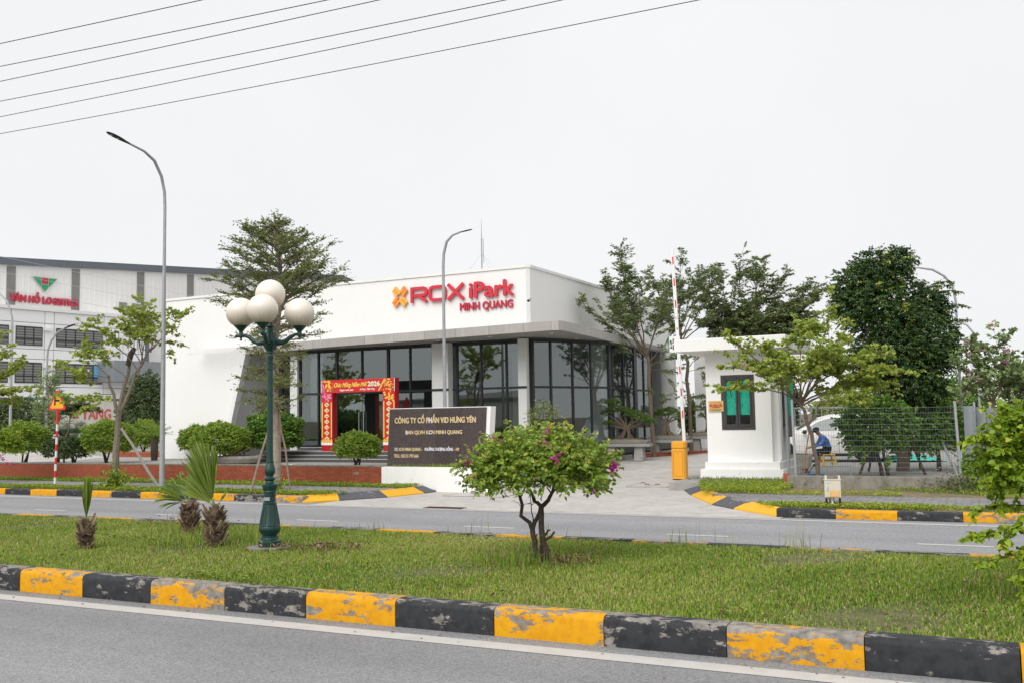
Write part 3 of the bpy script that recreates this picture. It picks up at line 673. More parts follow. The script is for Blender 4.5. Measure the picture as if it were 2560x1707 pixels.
# ---------------------------------------------------------------- lawn on the median (blades one by one)
def in_view(x, y, ml=1.5, mr=1.2): return (x > -1.43 * y - ml) & (x < .075 * y + mr)
def fnoise(x, y, s, k=5):
    ph = np.random.default_rng(k); o = np.zeros_like(x)
    for _ in range(7):
        a, b, c = ph.uniform(-1, 1), ph.uniform(-1, 1), ph.uniform(0, 6.28); o += np.sin((a * x + b * y) * s + c)
    return o / 7
def blades(name, n, x0, x1, y0, y1, z, h, w, m, base=0., dry=0., view=True, lean=.9, kind='stuff', mask=None, parent=None, hv=None, bare=0.):
    x = G.uniform(x0, x1, n); y = G.uniform(y0, y1, n)
    k = in_view(x, y) if view else np.ones(n, bool)
    if bare: k &= G.random(n) > bare * np.clip(fnoise(x, y, 2.7, 21) * 2.2 - .25, 0, 1)
    if mask is not None: k &= mask(x, y)
    x, y = x[k], y[k]; n = len(x)
    az = G.uniform(0, 6.283, n); tilt = np.abs(G.normal(0, lean, n)).clip(0, 1.35)
    hh = h * G.uniform(.55, 1.35, n) * (1 + .35 * fnoise(x, y, 2.2, 3))
    if hv is not None: hh = hh * hv(x, y)
    ww = w * G.uniform(.7, 1.3, n)
    d = np.stack([np.cos(az), np.sin(az), 0 * az], 1); sd_ = np.stack([-np.sin(az), np.cos(az), 0 * az], 1)
    P = np.stack([x, y, np.full(n, z)], 1); up = np.array([0, 0, 1.])
    m1 = P + up * (hh * np.cos(tilt * .5) * .55)[:, None] + d * (hh * np.sin(tilt * .5) * .55)[:, None]
    tp = m1 + up * (hh * np.cos(tilt) * .5)[:, None] + d * (hh * np.sin(tilt) * .5)[:, None]
    W = ww[:, None] * .5
    V = np.stack([P - sd_ * W * .8, P + sd_ * W * .8, m1 - sd_ * W, m1 + sd_ * W, tp], 1).reshape(-1, 3)
    b = (np.arange(n) * 5)[:, None, None]; T = (np.array([[0, 1, 3], [0, 3, 2], [2, 3, 4]])[None] + b).reshape(-1, 3)
    r = np.clip(G.normal(.38, .25, n) + base + dry * fnoise(x, y, 1.5, 9) + .09 * fnoise(x, y, 6, 4), 0, .86)
    deadp = G.uniform(0, 1, n) < .06 + .20 * np.clip(fnoise(x, y, 2.1, 12), 0, 1)
    r = np.where(deadp, G.uniform(.86, 1., n), r)
    o = inst(name, rawmesh(name, V, T, m, np.repeat(r, 5)), parent); return tag(o, kind=kind)
blades('lawn_grass', 620000, -21, 3.4, 7.62, 12.12, .185, .044, .0085, L['grass'], base=.07, dry=.32, lean=1.25, bare=.92, hv=lambda x, y: 1 + .35 * fnoise(x, y, 4.5, 31) - .25 * np.clip(fnoise(x, y, 2.7, 21) * 2, 0, 1))
def near(cx, cy, s): return lambda x, y: (x - cx) ** 2 + (y - cy) ** 2 < (s * np.abs(G.normal(0, .6, len(x)))) ** 2
for cx, cy, s, n, h in ((-4.75, 9.9, .55, 6500, .17), (-9.6, 10.0, .8, 6500, .13), (-10.4, 11.0, .7, 4500, .14), (-10.9, 9.3, .5, 2500, .12), (-8.1, 10.0, .4, 2500, .13),
                        (-4.9, 8.2, .25, 900, .11), (-.1, 9.9, .5, 2500, .15), (-11.6, 12.1, .5, 800, .22), (-3.55, 12.0, .33, 700, .26), (-2.15, 12.1, .4, 500, .2), (-6.6, 12.15, .4, 400, .16), (-5.35, 12.1, .4, 400, .18), (-8.3, 12.1, .6, 500, .16)):
    blades('tall_grass', n, cx - 1.6, cx + 1.6, max(cy - 1.2, 7.65), min(cy + 1.2, 12.3), .19, h, .007, L['grass'], base=-.10, lean=.45, mask=near(cx, cy, s))
for cx, cy, h in ((-6.52, 12.25, .36), (-3.5, 12.15, .42), (-2.2, 12.2, .40), (-3.0, 12.2, .34)):
    blades('seed_grass', 9, cx - .2, cx + .2, cy - .1, cy + .1, .19, h, .004, L['grass'], base=.1, lean=.35)
# broad-leaved weeds near the kerb and loose dry leaves on the grass
lv = Leaves()
for cx, cy, s, n in ((-7.45, 7.78, .25, 130), (-7.0, 7.85, .16, 60), (-4.85, 8.25, .22, 70), (-11.0, 9.9, .4, 160), (-10.1, 9.7, .35, 120), (-1.9, 7.9, .14, 40)):
    P = np.stack([G.normal(cx, s, n), np.abs(G.normal(0, s * .5, n)) + cy, G.uniform(.21, .29, n)], 1)
    lv.add(P, rv(n) * np.array([1, 1, .25]), np.array([0, 0, 1.]) + rv(n, .3), .042, .030, G.uniform(0, .6, n))
lv.build('lawn_weeds', L['cover'], kind='stuff')
lv = Leaves(); n = 170
x = G.uniform(-15, 1, n); y = G.uniform(7.8, 12, n)
lv.add(np.stack([x, y, G.uniform(.235, .27, n)], 1), rv(n) * np.array([1, 1, .3]), np.array([0, 0, 1.]) + rv(n, .5), .05, .028, G.uniform(0, 1, n))
for cx, cy, s, n in ((-7.62, 10.1, .16, 120), (-7.3, 10.3, .10, 40), (-4.3, 10.1, .2, 120), (-8.2, 9.95, .2, 60), (-12.0, 11.9, .5, 90)):
    lv.add(np.stack([G.normal(cx, s, n), G.normal(cy, s * .6, n), G.uniform(.22, .31, n)], 1), rv(n) * np.array([1, 1, .5]), np.array([0, 0, 1.]) + rv(n, .6), .055, .02, G.uniform(0, 1, n))
lv.build('fallen_leaves', L['dryleaf'], kind='stuff', droop=.4)

lv = Leaves(); n = 46
lv.add(np.stack([G.uniform(-12, 1, n), np.where(G.random(n) < .6, G.uniform(7.1, 7.43, n), G.uniform(4.2, 7, n)), np.full(n, .008)], 1), rv(n) * np.array([1, 1, .05]), np.array([0, 0, 1.]) + rv(n, .15), .045 * G.uniform(.4, 1.1, n), .02, G.uniform(0, 1, n)); lv.build('road_litter', L['dryleaf'], kind='stuff')
# ground cover strips along the pavements
def cover(name, n, x0, x1, y0, y1, z=PZ, h=.07, s=.042, hole=.0, clip=None, rb=0.):
    x = G.uniform(x0, x1, n); y = G.uniform(y0, y1, n)
    k = fnoise(x, y, 3.1, 8) > -.9 + hole
    ed = .07 + .09 * np.abs(fnoise(x, y, 7, 6)); k &= (y > y0 + ed) & (y < y1 - ed)
    if clip: k &= clip(x, y)
    x, y = x[k], y[k]; n = len(x)
    P = np.stack([x, y, z + G.uniform(0, 1, n) ** .7 * h * (.8 + .5 * fnoise(x, y, 4, 2))], 1)
    lv = Leaves(); lv.add(P, rv(n) * np.array([1, 1, .35]), np.array([0, 0, 1.]) + rv(n, .45), s * G.uniform(.7, 1.3, n), s * .7, np.clip(G.normal(.5 + rb, .2, n) + .25 * fnoise(x, y, 2.5, 7), 0, 1))
    lv.build(name, L['cover'], kind='stuff')
cover('ground_cover', 42000, -40, -13.2, 17.84, 18.72, h=.085, clip=lambda x, y: x < -14.0 + (y - 17.8) * .75)
cover('ground_cover', 40000, -40, -12.9, 20.25, 21.33, h=.08)
cover('ground_cover', 5500, -4.3, 3.0, 17.93, 18.78, h=.05, hole=.55, clip=lambda x, y: x > -3.6 - (y - 17.9) * .55, rb=.1)
cover('ground_cover', 3600, -3.6, -.9, 17.9, 18.72, h=.07, rb=.12)
cover('ground_cover', 12000, -6.4, -4.0, 20.5, 24.2, h=.13, clip=lambda x, y: (x > -5.55 - (y - 20.6) * .30) & (y > 20.75 + (x + 5) * .2), rb=.08)
cover('ground_cover', 10000, -4.2, 3.4, 20.6, 22.75, h=.07, hole=.9, rb=.05)
cover('ground_cover', 1500, -4.6, -1.6, 20.6, 21.4, h=.06, rb=.2)
# tufts on the verge by the fence
blades('verge_grass', 2600, -1.6, 1.8, 21.4, 23.2, PZ, .22, .012, L['weed'], view=False, lean=.5, mask=near(.15, 22.3, .9))
blades('verge_grass', 900, -6.9, -4.2, 24.0, 24.8, PZ, .10, .01, L['weed'], view=False, lean=.6)
lv = Leaves(); n = 900; lv.add(np.stack([G.normal(-.2, .4, n), G.normal(22.4, .25, n), PZ + np.abs(G.normal(0, .22, n))], 1), rv(n), np.array([0, 0, 1.]) + rv(n, .5), .07, .045, G.uniform(0, 1, n))
lv.build('verge_weeds', L['weed'], kind='stuff')

# twin manhole slabs and a gully grate let into the drive
def manhole(x, y, rz, w, d, label):
    t = thing('manhole_cover', label, 'manhole cover', (x, y, .012), rz, 'concrete access covers in the drive')
    mb = MB(); f = .03
    mb.box(-w, -d / 2, -.05, w, -d / 2 + f, .006); mb.box(-w, d / 2 - f, -.05, w, d / 2, .006); mb.box(-w, -d / 2 + f, -.05, -w + f, d / 2 - f, .006); mb.box(w - f, -d / 2 + f, -.05, w, d / 2 - f, .006)
    mb.build('frame', M['oldconcrete'], t)
    for s in (-1, 1):
        mb = MB(); a, b = (-w + f + .012, -.012) if s < 0 else (.012, w - f - .012)
        mb.box(a, -d / 2 + f + .012, -.05, b, d / 2 - f - .012, .009); sl = mb.build('cover_slab', M['driveway'], t, bevel=.004)
        for q in (-.25, .25):
            mb = MB(); cx = (a + b) / 2 + q * s * .5; mb.tube([(cx - .06, q, .01), (cx - .05, q, .035), (cx + .05, q, .035), (cx + .06, q, .01)], .009, 6); mb.build('handle', M['rust'], sl)
manhole(-10.9, 20.9, .05, .8, 1.7, 'twin concrete access cover in the drive near the dark company sign')
manhole(-7.9, 24.65, .05, .55, 1.7, 'twin concrete access cover in the drive in front of the orange barrier')
t = thing('drain_grate', 'rusty gully grate at the edge of the concrete drive', 'drain grate', (-10.1, 17.45, .012))
mb = MB(); mb.box(-.45, -.13, -.03, .45, -.10, .006); mb.box(-.45, .10, -.03, .45, .13, .006); mb.build('frame', M['rust'], t)
mb = MB(); mb.box(-.45, -.018, 0, -.43, .018, 0)
bar = MB(); bar.box(-.016, -.1, -.03, .016, .1, .004); bm_ = bar.mesh('grate_bar', M['rust'])
for i in range(16): inst('grate_bar', bm_, t, (-.42 + i * .056, 0, 0))

# ================================================================ THE OFFICE BUILDING  (local axes: x along the front, y into the house)
BL = (-13.097, 28.2, 0); BR = math.radians(-1.0)
bld = thing('office_building', 'low white office building with wrap-round dark glass walls and grey canopy', 'building', BL, BR)
ZT, ZB, ZR = 4.33, .88, 6.66
mb = MB()
mb.prism_y([(-16.1, .3), (-13.18, .3), (-12.10, 4.40), (-.1, 4.40), (-.1, ZR), (-16.1, ZR)], 0, .25)          # front wall, left edge of the glazing slants
mb.prism([(-.1, 0), (0, .1), (0, 15), (-.25, 15), (-.25, .25), (-.1, .25)], 4.40, ZR)                          # chamfered corner and right side
mb.prism([(-16.1, .25), (-15.85, .25), (-15.85, 15), (-16.1, 15)], .3, ZR); mb.prism([(-15.85, 14.75), (-.25, 14.75), (-.25, 15), (-15.85, 15)], .3, ZR)
mb.build('wall', M['white'], bld)
mb = MB(); mb.prism([(-16.14, -.04), (-.12, -.04), (.04, .08), (.04, 15.04), (-.3, 15.04), (-.3, .3), (-16.14, .3)], ZR, 6.75)
mb.prism([(-16.14, .3), (-15.8, .3), (-15.8, 15.04), (-16.14, 15.04)], ZR, 6.75); mb.build('coping', M['white_roof'], bld)
mb = MB(); mb.box(-15.85, .25, 6.2, -.25, 14.75, 6.3); mb.build('roof', M['concrete'], bld)
mb = MB()                                                                                                # slanting reveal of the recessed left bay
mb.add([(-13.18, .25, .3), (-12.10, .25, 4.40), (-12.0, 1.7, 4.40), (-13.05, 1.7, .3), (-13.4, .25, .3), (-12.3, .25, 4.40), (-12.3, 1.75, 4.40), (-13.4, 1.75, .3)],
       [(0, 1, 2, 3), (4, 7, 6, 5), (3, 2, 6, 7)]); mb.build('reveal', M['reveal'], bld)
mb = MB(); mb.hexa([(-13.19, -.03, .45), (-13.0, -.03, .45), (-13.0, .24, .45), (-13.19, .24, .45), (-12.13, -.03, 4.38), (-11.94, -.03, 4.38), (-11.94, .24, 4.38), (-12.13, .24, 4.38)])
mb.build('slanted_edge', M['white_clean'], bld)
# floor, ceiling, inside walls
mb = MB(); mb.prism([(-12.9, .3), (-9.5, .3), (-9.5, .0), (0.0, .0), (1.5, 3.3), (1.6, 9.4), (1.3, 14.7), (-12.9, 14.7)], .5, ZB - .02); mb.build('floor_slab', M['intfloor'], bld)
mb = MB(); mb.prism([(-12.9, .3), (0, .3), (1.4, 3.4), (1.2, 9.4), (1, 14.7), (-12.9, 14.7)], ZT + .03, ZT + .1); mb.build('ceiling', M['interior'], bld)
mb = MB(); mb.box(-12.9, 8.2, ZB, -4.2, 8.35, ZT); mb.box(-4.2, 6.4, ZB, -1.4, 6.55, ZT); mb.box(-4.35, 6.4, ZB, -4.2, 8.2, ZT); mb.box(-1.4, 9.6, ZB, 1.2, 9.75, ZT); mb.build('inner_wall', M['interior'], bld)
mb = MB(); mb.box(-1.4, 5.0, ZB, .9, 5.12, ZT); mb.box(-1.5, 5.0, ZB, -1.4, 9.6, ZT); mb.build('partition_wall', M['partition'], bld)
# canopy: single cladding panels along a bent edge, soffit underneath
path = [(-11.9, -.07), (-10.4, -.33), (-9.1, -.62), (-7.1, -1.02), (-5.2, -1.27), (-2.7, -1.52), (-.9, -1.74), (.65, -1.94), (1.72, -2.06), (1.93, -1.98), (2.0, -1.75), (1.84, .5), (1.42, 4.6), (1.02, 9), (.7, 12.5)]
def resample(pts, step):
    P = np.array(pts); sg = np.linalg.norm(np.diff(P, axis=0), axis=1); s = np.r_[0, np.cumsum(sg)]
    q = np.arange(0, s[-1], step); return [(float(np.interp(t, s, P[:, 0])), float(np.interp(t, s, P[:, 1]))) for t in q], s
pts = resample(path[:9], 1.28)[0] + [path[8], path[9], path[10]] + resample(path[10:], 1.28)[0][1:] + [path[-1]]
for a, b in zip(pts[:-1], pts[1:]):
    d = Vector((b[0] - a[0], b[1] - a[1])); 
    if d.length < .02: continue
    u = d.normalized(); nn = Vector((-u.y, u.x)); g = .005; a_ = Vector(a) + u * g; b_ = Vector(b) - u * g
    q = [a_, b_, b_ + nn * .06, a_ + nn * .06]; mb = MB(); mb.hexa([(p.x, p.y, 4.37) for p in q] + [(p.x, p.y, 4.65) for p in q]); mb.build('fascia_panel', M['cladding'], bld)
inner = [(p[0] * .995 - (.05 if p[0] > .8 else 0), p[1] + .065) for p in path]
mb = MB(); mb.prism(inner + [(.05, 12.5), (.05, .06), (-.1, -.03), (-11.9, -.02)], 4.40, 4.60); mb.build('soffit', M['soffit'], bld)
LT = MB(); LT.lathe([(.06, 0), (.075, .012)], 12); lt = LT.mesh('downlight', M['white_clean'])
for x, y in ((-9, -.3), (-7, -.55), (-5, -.65), (-3, -.75), (-1, -.85), (1.2, -.9), (1.0, 1.5)): inst('downlight', lt, bld, (x, y, 4.385))
# sun louvre at the left end of the canopy
for i in range(7):
    mb = MB(); mb.box(-14.25 + i * .04, -.75 + i * .11, 4.42 + i * .04, -12.0, -.72 + i * .11, 4.44 + i * .04); mb.build('louvre_slat', M['white_roof'], bld)
# curtain wall
def mull(a, b, w=.055, d=.10, nm='mullion'):
    mb = MB(); mb.bar(a, b, w, d, up=(0, 1, 0)) if abs(a[2] - b[2]) > .1 else mb.bar(a, b, d, w); return mb.build(nm, M['frame'], bld)
def pane(a, b, z0, z1, m, off=.0):
    u = (Vector((b[0], b[1])) - Vector((a[0], a[1]))).normalized(); nn = Vector((-u.y, u.x)); A = Vector((a[0], a[1])) + u * .02; Bq = Vector((b[0], b[1])) - u * .02
    mb = MB(); mb.add([(A.x, A.y, z0 + .02), (Bq.x, Bq.y, z0 + .02), (Bq.x, Bq.y, z1 - .02), (A.x, A.y, z1 - .02)], [(0, 1, 2, 3)]); return mb.build('glass_pane', m, bld)
def glazing(pts, m, ztr=2.8, z0=ZB, w=.055, transoms=None):
    for i, p in enumerate(pts): mull((p[0], p[1], z0), (p[0], p[1], ZT), w if 0 < i < len(pts) - 1 else .09)
    for a, b in zip(pts[:-1], pts[1:]):
        lv_ = [z0 + .04] + (transoms or [ztr]) + [ZT - .03]
        for z in lv_: mull((a[0], a[1], z), (b[0], b[1], z), .07, .09, 'transom')
        for q0, q1 in zip(lv_[:-1], lv_[1:]): pane(a, b, q0, q1, m)
FX = [-9.44, -8.59, -7.77]
glazing([(x, .12) for x in FX], M['glass']); 
glazing([(x, .12) for x in (-5.55, -4.64, -3.73, -2.77, -1.85, -.91, -.05)], M['glass'])
for z in (2.8, ZT - .03): mull((-7.77, .12, z), (-5.55, .12, z), .07, .09, 'transom')
for a, b in ((-7.77, -6.66), (-6.66, -5.55)): pane((a, .12), (b, .12), 2.8, ZT - .03, M['glass'])
mull((-6.66, .12, 2.8), (-6.66, .12, ZT)); 
for s, (a, b) in ((-1, (-7.72, -6.67)), (1, (-6.65, -5.60))):                                              # double glass door
    mb = MB(); mb.box(a, .10, ZB + .02, b, .115, 2.76); dr = mb.build('door', M['glass'], bld)
    mb = MB(); e = -6.66 + s * .10
    for y in (.03, .18): mb.tube([(e, y, 1.28), (e, y, 2.12)], .018, 8)
    for z in (1.36, 2.04): mb.tube([(e, .03, z), (e, .18, z)], .009, 6)
    mb.build('handle', M['steel'], dr, smooth=True)
glazing([(-12.55, 1.6), (-11.5, 1.6), (-10.4, 1.6), (-9.44, 1.6)], M['glass']); glazing([(-9.44, 1.55), (-9.44, .2)], M['glass'])
zig = [(0.02, .14), (.33, .86), (.72, 1.75), (1.06, 2.53), (1.4, 3.32)]
glazing(zig, M['glass_side'], transoms=[2.8]); glazing([(1.4, 3.4), (.92, 4.8)], M['glass_side']); glazing([(.92, 4.88), (1.17, 5.35), (1.42, 5.81)], M['glass_side'], transoms=[2.0, 2.8])
glazing([(1.42, 5.9), (.78, 7.7)], M['glass_side']); glazing([(.78, 7.78), (.9, 8.35), (1.02, 8.9)], M['glass_side'], transoms=[2.0, 2.8])
for (x0, x1, y0, y1) in ((-9.80, -9.47, -.02, .75), (-3.57, -2.94, -.22, .105), (-.37, -.07, -.14, .105), (-3.5, -3.0, 5.6, 6.1), (.2, .7, 4.4, 4.9)):
    mb = MB(); mb.box(x0, y0, .62, x1, y1, ZT + .02); mb.build('column', M['column'], bld)
    if y1 < .2: mb = MB(); mb.box(x0 - .02, y0 - .03, 2.76, x1 + .02, y0 - .002, 2.83); mb.build('transom', M['frame'], bld)
mb = MB(); mb.box(.72, 10.4, .25, 1.5, 10.7, 4.36); mb.build('blade_wall', M['white'], bld); mb = MB(); mb.box(1.83, 12.2, .25, 2.62, 12.5, 4.3); mb.build('blade_wall', M['white'], bld)
mb = MB(); mb.box(-9.42, .06, .79, -7.45, .2, ZB); mb.box(-4.2, .06, .79, -.05, .2, ZB); mb.build('plinth', M['white_roof'], bld)
mb = MB(); mb.prism([(.06, .12), (1.5, 3.35), (1.0, 4.85), (1.5, 5.85), (.86, 7.75), (1.1, 9), (.6, 9), (.4, 4), (-.2, .3)], .3, ZB); mb.build('plinth', M['oldconcrete'], bld)
for i, (y, z) in enumerate(((-1.92, .45), (-1.64, .563), (-1.36, .677))):                                   # entrance steps
    mb = MB(); mb.box(-9.9, y, .44, .1, -1.0 if i < 2 else .3, z + .093 if i < 2 else .772); mb.build('step', M['granite_step'], bld)
    mb = MB(); mb.box(-9.92, y - .015, z + .0935 if i < 2 else .7725, .11, y + .30 if i < 2 else .05, z + .113 if i < 2 else .79); mb.build('tread', M['step_edge'], bld)
mb = MB(); 
for x in (-6.96, -6.78): mb.box(x, .095, 3.14, x + .10, .1, 3.30)
mb.build('sticker', M['paleblue'], bld)

# the raised sign on the front wall
sg = thing('facade_sign', 'large red raised lettering with orange cross emblem on the white front wall', 'sign', (BL[0], BL[1], 0), BR)
def poly_letter(strokes, w, m, name='letter', depth=.07):
    mb = MB()
    for i, (pts, cl) in enumerate(strokes): stroke(mb, pts, w, depth - .001 * i, -.05, cl)
    # fixings hold the letter clear of the wall
    xs_ = [p[0] for s_ in strokes for p in s_[0]]; zs_ = [p[1] for s_ in strokes for p in s_[0]]
    return mb.build(name, m, sg)
z0, z1 = 5.83, 6.27; w = .10
def rr(x0, x1, za, zb, c): return [(x0 + c, za), (x1 - c, za), (x1 - c * .3, za + c * .3), (x1, za + c), (x1, zb - c), (x1 - c * .3, zb - c * .3), (x1 - c, zb), (x0 + c, zb), (x0 + c * .3, zb - c * .3), (x0, zb - c), (x0, za + c), (x0 + c * .3, za + c * .3)]
poly_letter([([(-4.42, z0 - .05), (-4.42, z1), (-3.95, z1), (-3.87, z1 - .03), (-3.84, z1 - .1), (-3.84, 6.12), (-3.87, 6.06), (-3.94, 6.03), (-4.36, 6.03)], False), ([(-4.16, 6.02), (-3.82, z0 - .03)], False)], w, M['red'])
poly_letter([(rr(-3.70, -3.10, z0, z1, .12), True)], w, M['red'])
poly_letter([([(-2.98, z0 - .04), (-2.38, z1 + .04)], False), ([(-2.98, z1 + .04), (-2.38, z0 - .04)], False)], w * 1.1, M['red'])
lettering('iPark', -2.19, -.52, 5.80, .50, M['red'], sg, .07, -.05, bold=.045)
lettering('MINH QUANG', -2.56, -.54, 5.40, .245, M['red2'], sg, .04, -.03, bold=.035)
for k in range(4):                                                                                         # emblem: four folded ribbons around a centre
    a = k * PI / 2; c_ = Vector((-4.92, 6.04))
    def rp(x, z): return (c_.x + (x * math.cos(a) - z * math.sin(a)) * .86, c_.y + x * math.sin(a) + z * math.cos(a))
    mb = MB(); stroke(mb, [rp(-.235, .33), rp(0, .10)], .105, .06, -.05); mb.build('emblem_ribbon', M['orange_a'] if k % 2 else M['orange_b'], sg)
    mb = MB(); stroke(mb, [rp(.235, .33), rp(.04, .13)], .105, .055, -.05); mb.build('emblem_ribbon', M['orange_b'] if k % 2 else M['orange_a'], sg)

t = thing('antenna_mast', 'thin grey antenna mast with guy wires on the office roof', 'antenna', (-16.40, 31.26, 6.3))
mb = MB(); mb.tube([(0, 0, 0), (0, 0, 2.1)], .024, 8); mb.build('pole', M['galv'], t); mb = MB(); mb.tube([(0, 0, 2.1), (0, 0, 2.4), (0, 0, 2.85)], [.02, .012, .005], 6); mb.tube([(.07, 0, 1.2), (.07, 0, 2.1)], .012, 6); mb.build('rod', M['galv'], t)
for dx, dy in ((-.95, -.2), (1.05, -.1), (.1, 1.2)):
    mb = MB(); mb.tube([(0, 0, 1.55), (dx, dy, .35)], .002, 4); mb.build('guy_wire', M['wire'], t)
t = thing('security_camera', 'small bullet camera on a bracket at the corner of the white building', 'camera', (-13.0, 28.18, 5.62))
mb = MB(); mb.tube([(0, 0, 0), (.0, -.16, -.02)], .015, 8); mb.build('bracket', M['galv'], t); mb = MB(); mb.tube([(-.02, -.10, -.05), (.05, -.34, -.10)], .045, 10); mb.build('housing', M['galv'], t, smooth=True)
mb = MB(); mb.tube([(.05, -.341, -.10), (.055, -.36, -.105)], .036, 10); mb.build('lens', M['black_plastic'], t)

# new-year gate in front of the glass door
pg = thing('welcome_gate', 'red new year gate with gold diamonds in front of the glass door', 'gate', (BL[0], BL[1], 0), BR)
yf = -1.28; dp = .24
for nm, x0, x1 in (('post', -7.37, -6.91), ('post', -4.83, -4.35)):
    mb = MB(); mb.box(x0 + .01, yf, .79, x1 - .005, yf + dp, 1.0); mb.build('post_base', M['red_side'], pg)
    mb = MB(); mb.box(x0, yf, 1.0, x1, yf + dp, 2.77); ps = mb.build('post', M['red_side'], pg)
    mb = MB(); mb.box(x0, yf - .006, 1.0, x1, yf - .001, 2.77); mb.build('printed_panel', M['red_board'], ps)
    mb = MB(); mb.box(x0 + .006, yf + dp + .001, .8, x1 - .006, yf + dp + .012, 2.77); mb.build('back_board', M['back_board'], ps)
    def flat(poly, m, lay): 
        q = MB(); q.add([(x, yf - .006 - .0012 * lay, z) for x, z in poly], [tuple(range(len(poly)))]); return q
    q = MB()
    for a in (x0 + .012, x1 - .060): q.add([(a, yf - .0075, 1.25), (a + .048, yf - .0075, 1.25), (a + .048, yf - .0075, 2.45), (a, yf - .0075, 2.45)], [(0, 1, 2, 3)])
    q.build('gold_border', M['gold'], ps)
    q = MB(); q.add([(x0, yf - .0076, 1.0), (x1, yf - .0076, 1.0), (x1, yf - .0076, 1.11 + .05), (x0 + .25, yf - .0076, 1.12), (x0, yf - .0076, 1.10)], [(0, 1, 2, 3, 4)]); q.build('white_foot_print', M['whiteprint'], ps)
    q = MB()
    for i in range(13):
        cx = x0 + .04 + .032 * i; cz = 1.135 + .03 * math.sin(i * 1.7); q.lathe([(.045, 0), (.02, .001)], 7, (0, 0, 0)); 
        for vi in range(len(q.v) - 14, len(q.v)): vx, vy, vz = q.v[vi]; q.v[vi] = (cx + vx, yf - .0088 - .0004 * (i % 3) - vz, cz + vy)
    q.build('cloud_print', M['orange_b'], ps)
    cxm = (x0 + x1) / 2
    words_ = ('Mừng', 'Xuân', 'Sang', 'Vạn', 'Sự', 'Bình', 'An') if x0 < -6 else ('Chúc', 'Tết', 'Lộc', 'Tài', 'Như', 'Ý', 'An')
    for i in range(7):
        cz = 2.37 - i * .192; q = MB(); q.add([(cxm - .115, yf - .009, cz), (cxm, yf - .009, cz - .088), (cxm + .115, yf - .009, cz), (cxm, yf - .009, cz + .088)], [(0, 1, 2, 3)])
        dd_ = q.build('gold_diamond', M['cream'], ps)
        lettering(words_[i], cxm - .062, cxm + .062, cz - .03, .06, M['ink'], pg, .001, yf - .0095, italic=.35, one='diamond_word')
    q = MB()
    for i in range(26):
        cx = x0 + R.uniform(.05, x1 - x0 - .05); cz = 2.62 + R.gauss(0, .07); rr_ = R.uniform(.018, .042)
        if not 2.46 < cz < 2.76: continue
        b0 = len(q.v); q.lathe([(rr_, 0), (rr_ * .3, .001)], 6)
        for vi in range(b0, len(q.v)): vx, vy, vz = q.v[vi]; q.v[vi] = (cx + vx, yf - .0085 - .0005 * (i % 4) - vz, cz + vy)
    q.build('flower_print', M['pinkprint'] if x0 < -6 else M['yellowprint'], ps)
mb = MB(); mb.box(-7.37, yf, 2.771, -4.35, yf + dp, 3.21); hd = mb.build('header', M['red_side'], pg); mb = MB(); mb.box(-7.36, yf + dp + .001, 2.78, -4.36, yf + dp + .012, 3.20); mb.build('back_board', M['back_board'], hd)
mb = MB(); mb.box(-7.37, yf - .006, 2.771, -4.35, yf - .001, 3.21); mb.build('printed_panel', M['red_board'], hd)
q = MB()
for x in (-7.365, -4.375): q.add([(x, yf - .0075, 2.775), (x + .02, yf - .0075, 2.775), (x + .02, yf - .0075, 3.205), (x, yf - .0075, 3.205)], [(0, 1, 2, 3)])
q.build('white_edge', M['whiteprint'], hd)
def blobs(nm, n, cx, cz, sx, sz, r0, r1, m, lay, par):
    q = MB()
    for i in range(n):
        x = min(max(R.gauss(cx, sx), -7.30), -4.42); z = min(max(R.gauss(cz, sz), 2.82), 3.17); r_ = R.uniform(r0, r1); b0 = len(q.v); q.lathe([(r_, 0), (r_ * .3, .0008)], 6)
        for vi in range(b0, len(q.v)): vx, vy, vz = q.v[vi]; q.v[vi] = (x + vx, yf - .0085 - .0016 * lay - .0004 * (i % 4) - vz, z + vy)
    q.build(nm, m, par)
blobs('flower_print', 30, -7.1, 2.98, .10, .12, .015, .035, M['yellowprint'], 0, hd); blobs('flower_print', 18, -7.27, 2.92, .05, .08, .015, .03, M['pinkprint'], 1, hd)
blobs('flower_print', 34, -4.62, 3.02, .10, .10, .014, .034, M['yellowprint'], 0, hd); blobs('leaf_print', 10, -4.72, 3.0, .14, .12, .012, .026, M['greenprint'], 1, hd); blobs('leaf_print', 5, -6.93, 2.86, .04, .02, .015, .03, M['greenprint'], 1, hd)
q = MB(); q.add([(-5.02, yf - .0078, 2.80), (-4.96, yf - .0078, 2.80), (-4.70, yf - .0078, 3.19), (-4.78, yf - .0078, 3.19)], [(0, 1, 2, 3)]); q.build('ribbon_print', M['gold'], hd)
q = MB(); q.add([(-7.12, yf - .0078, 3.19), (-7.06, yf - .0078, 3.19), (-6.96, yf - .0078, 2.9), (-7.02, yf - .0078, 2.9)], [(0, 1, 2, 3)]); q.build('ribbon_print', M['gold'], hd)
lettering('Chúc Mừng Năm Mới', -6.86, -5.50, 2.965, .135, M['yellowprint'], pg, .001, yf - .0085, bold=.06, italic=.35, one='greeting')
lettering('2026', -5.44, -4.94, 2.965, .145, M['paleprint'], pg, .001, yf - .0085, bold=.09, one='year')
lettering('happy new year', -6.60, -6.02, 2.83, .06, M['whiteprint'], pg, .001, yf - .0085, bold=.05, italic=.3, one='greeting')
lettering('An Khang - Thịnh Vượng', -5.76, -5.16, 2.84, .055, M['whiteprint'], pg, .001, yf - .0085, bold=.05, italic=.3, one='greeting')

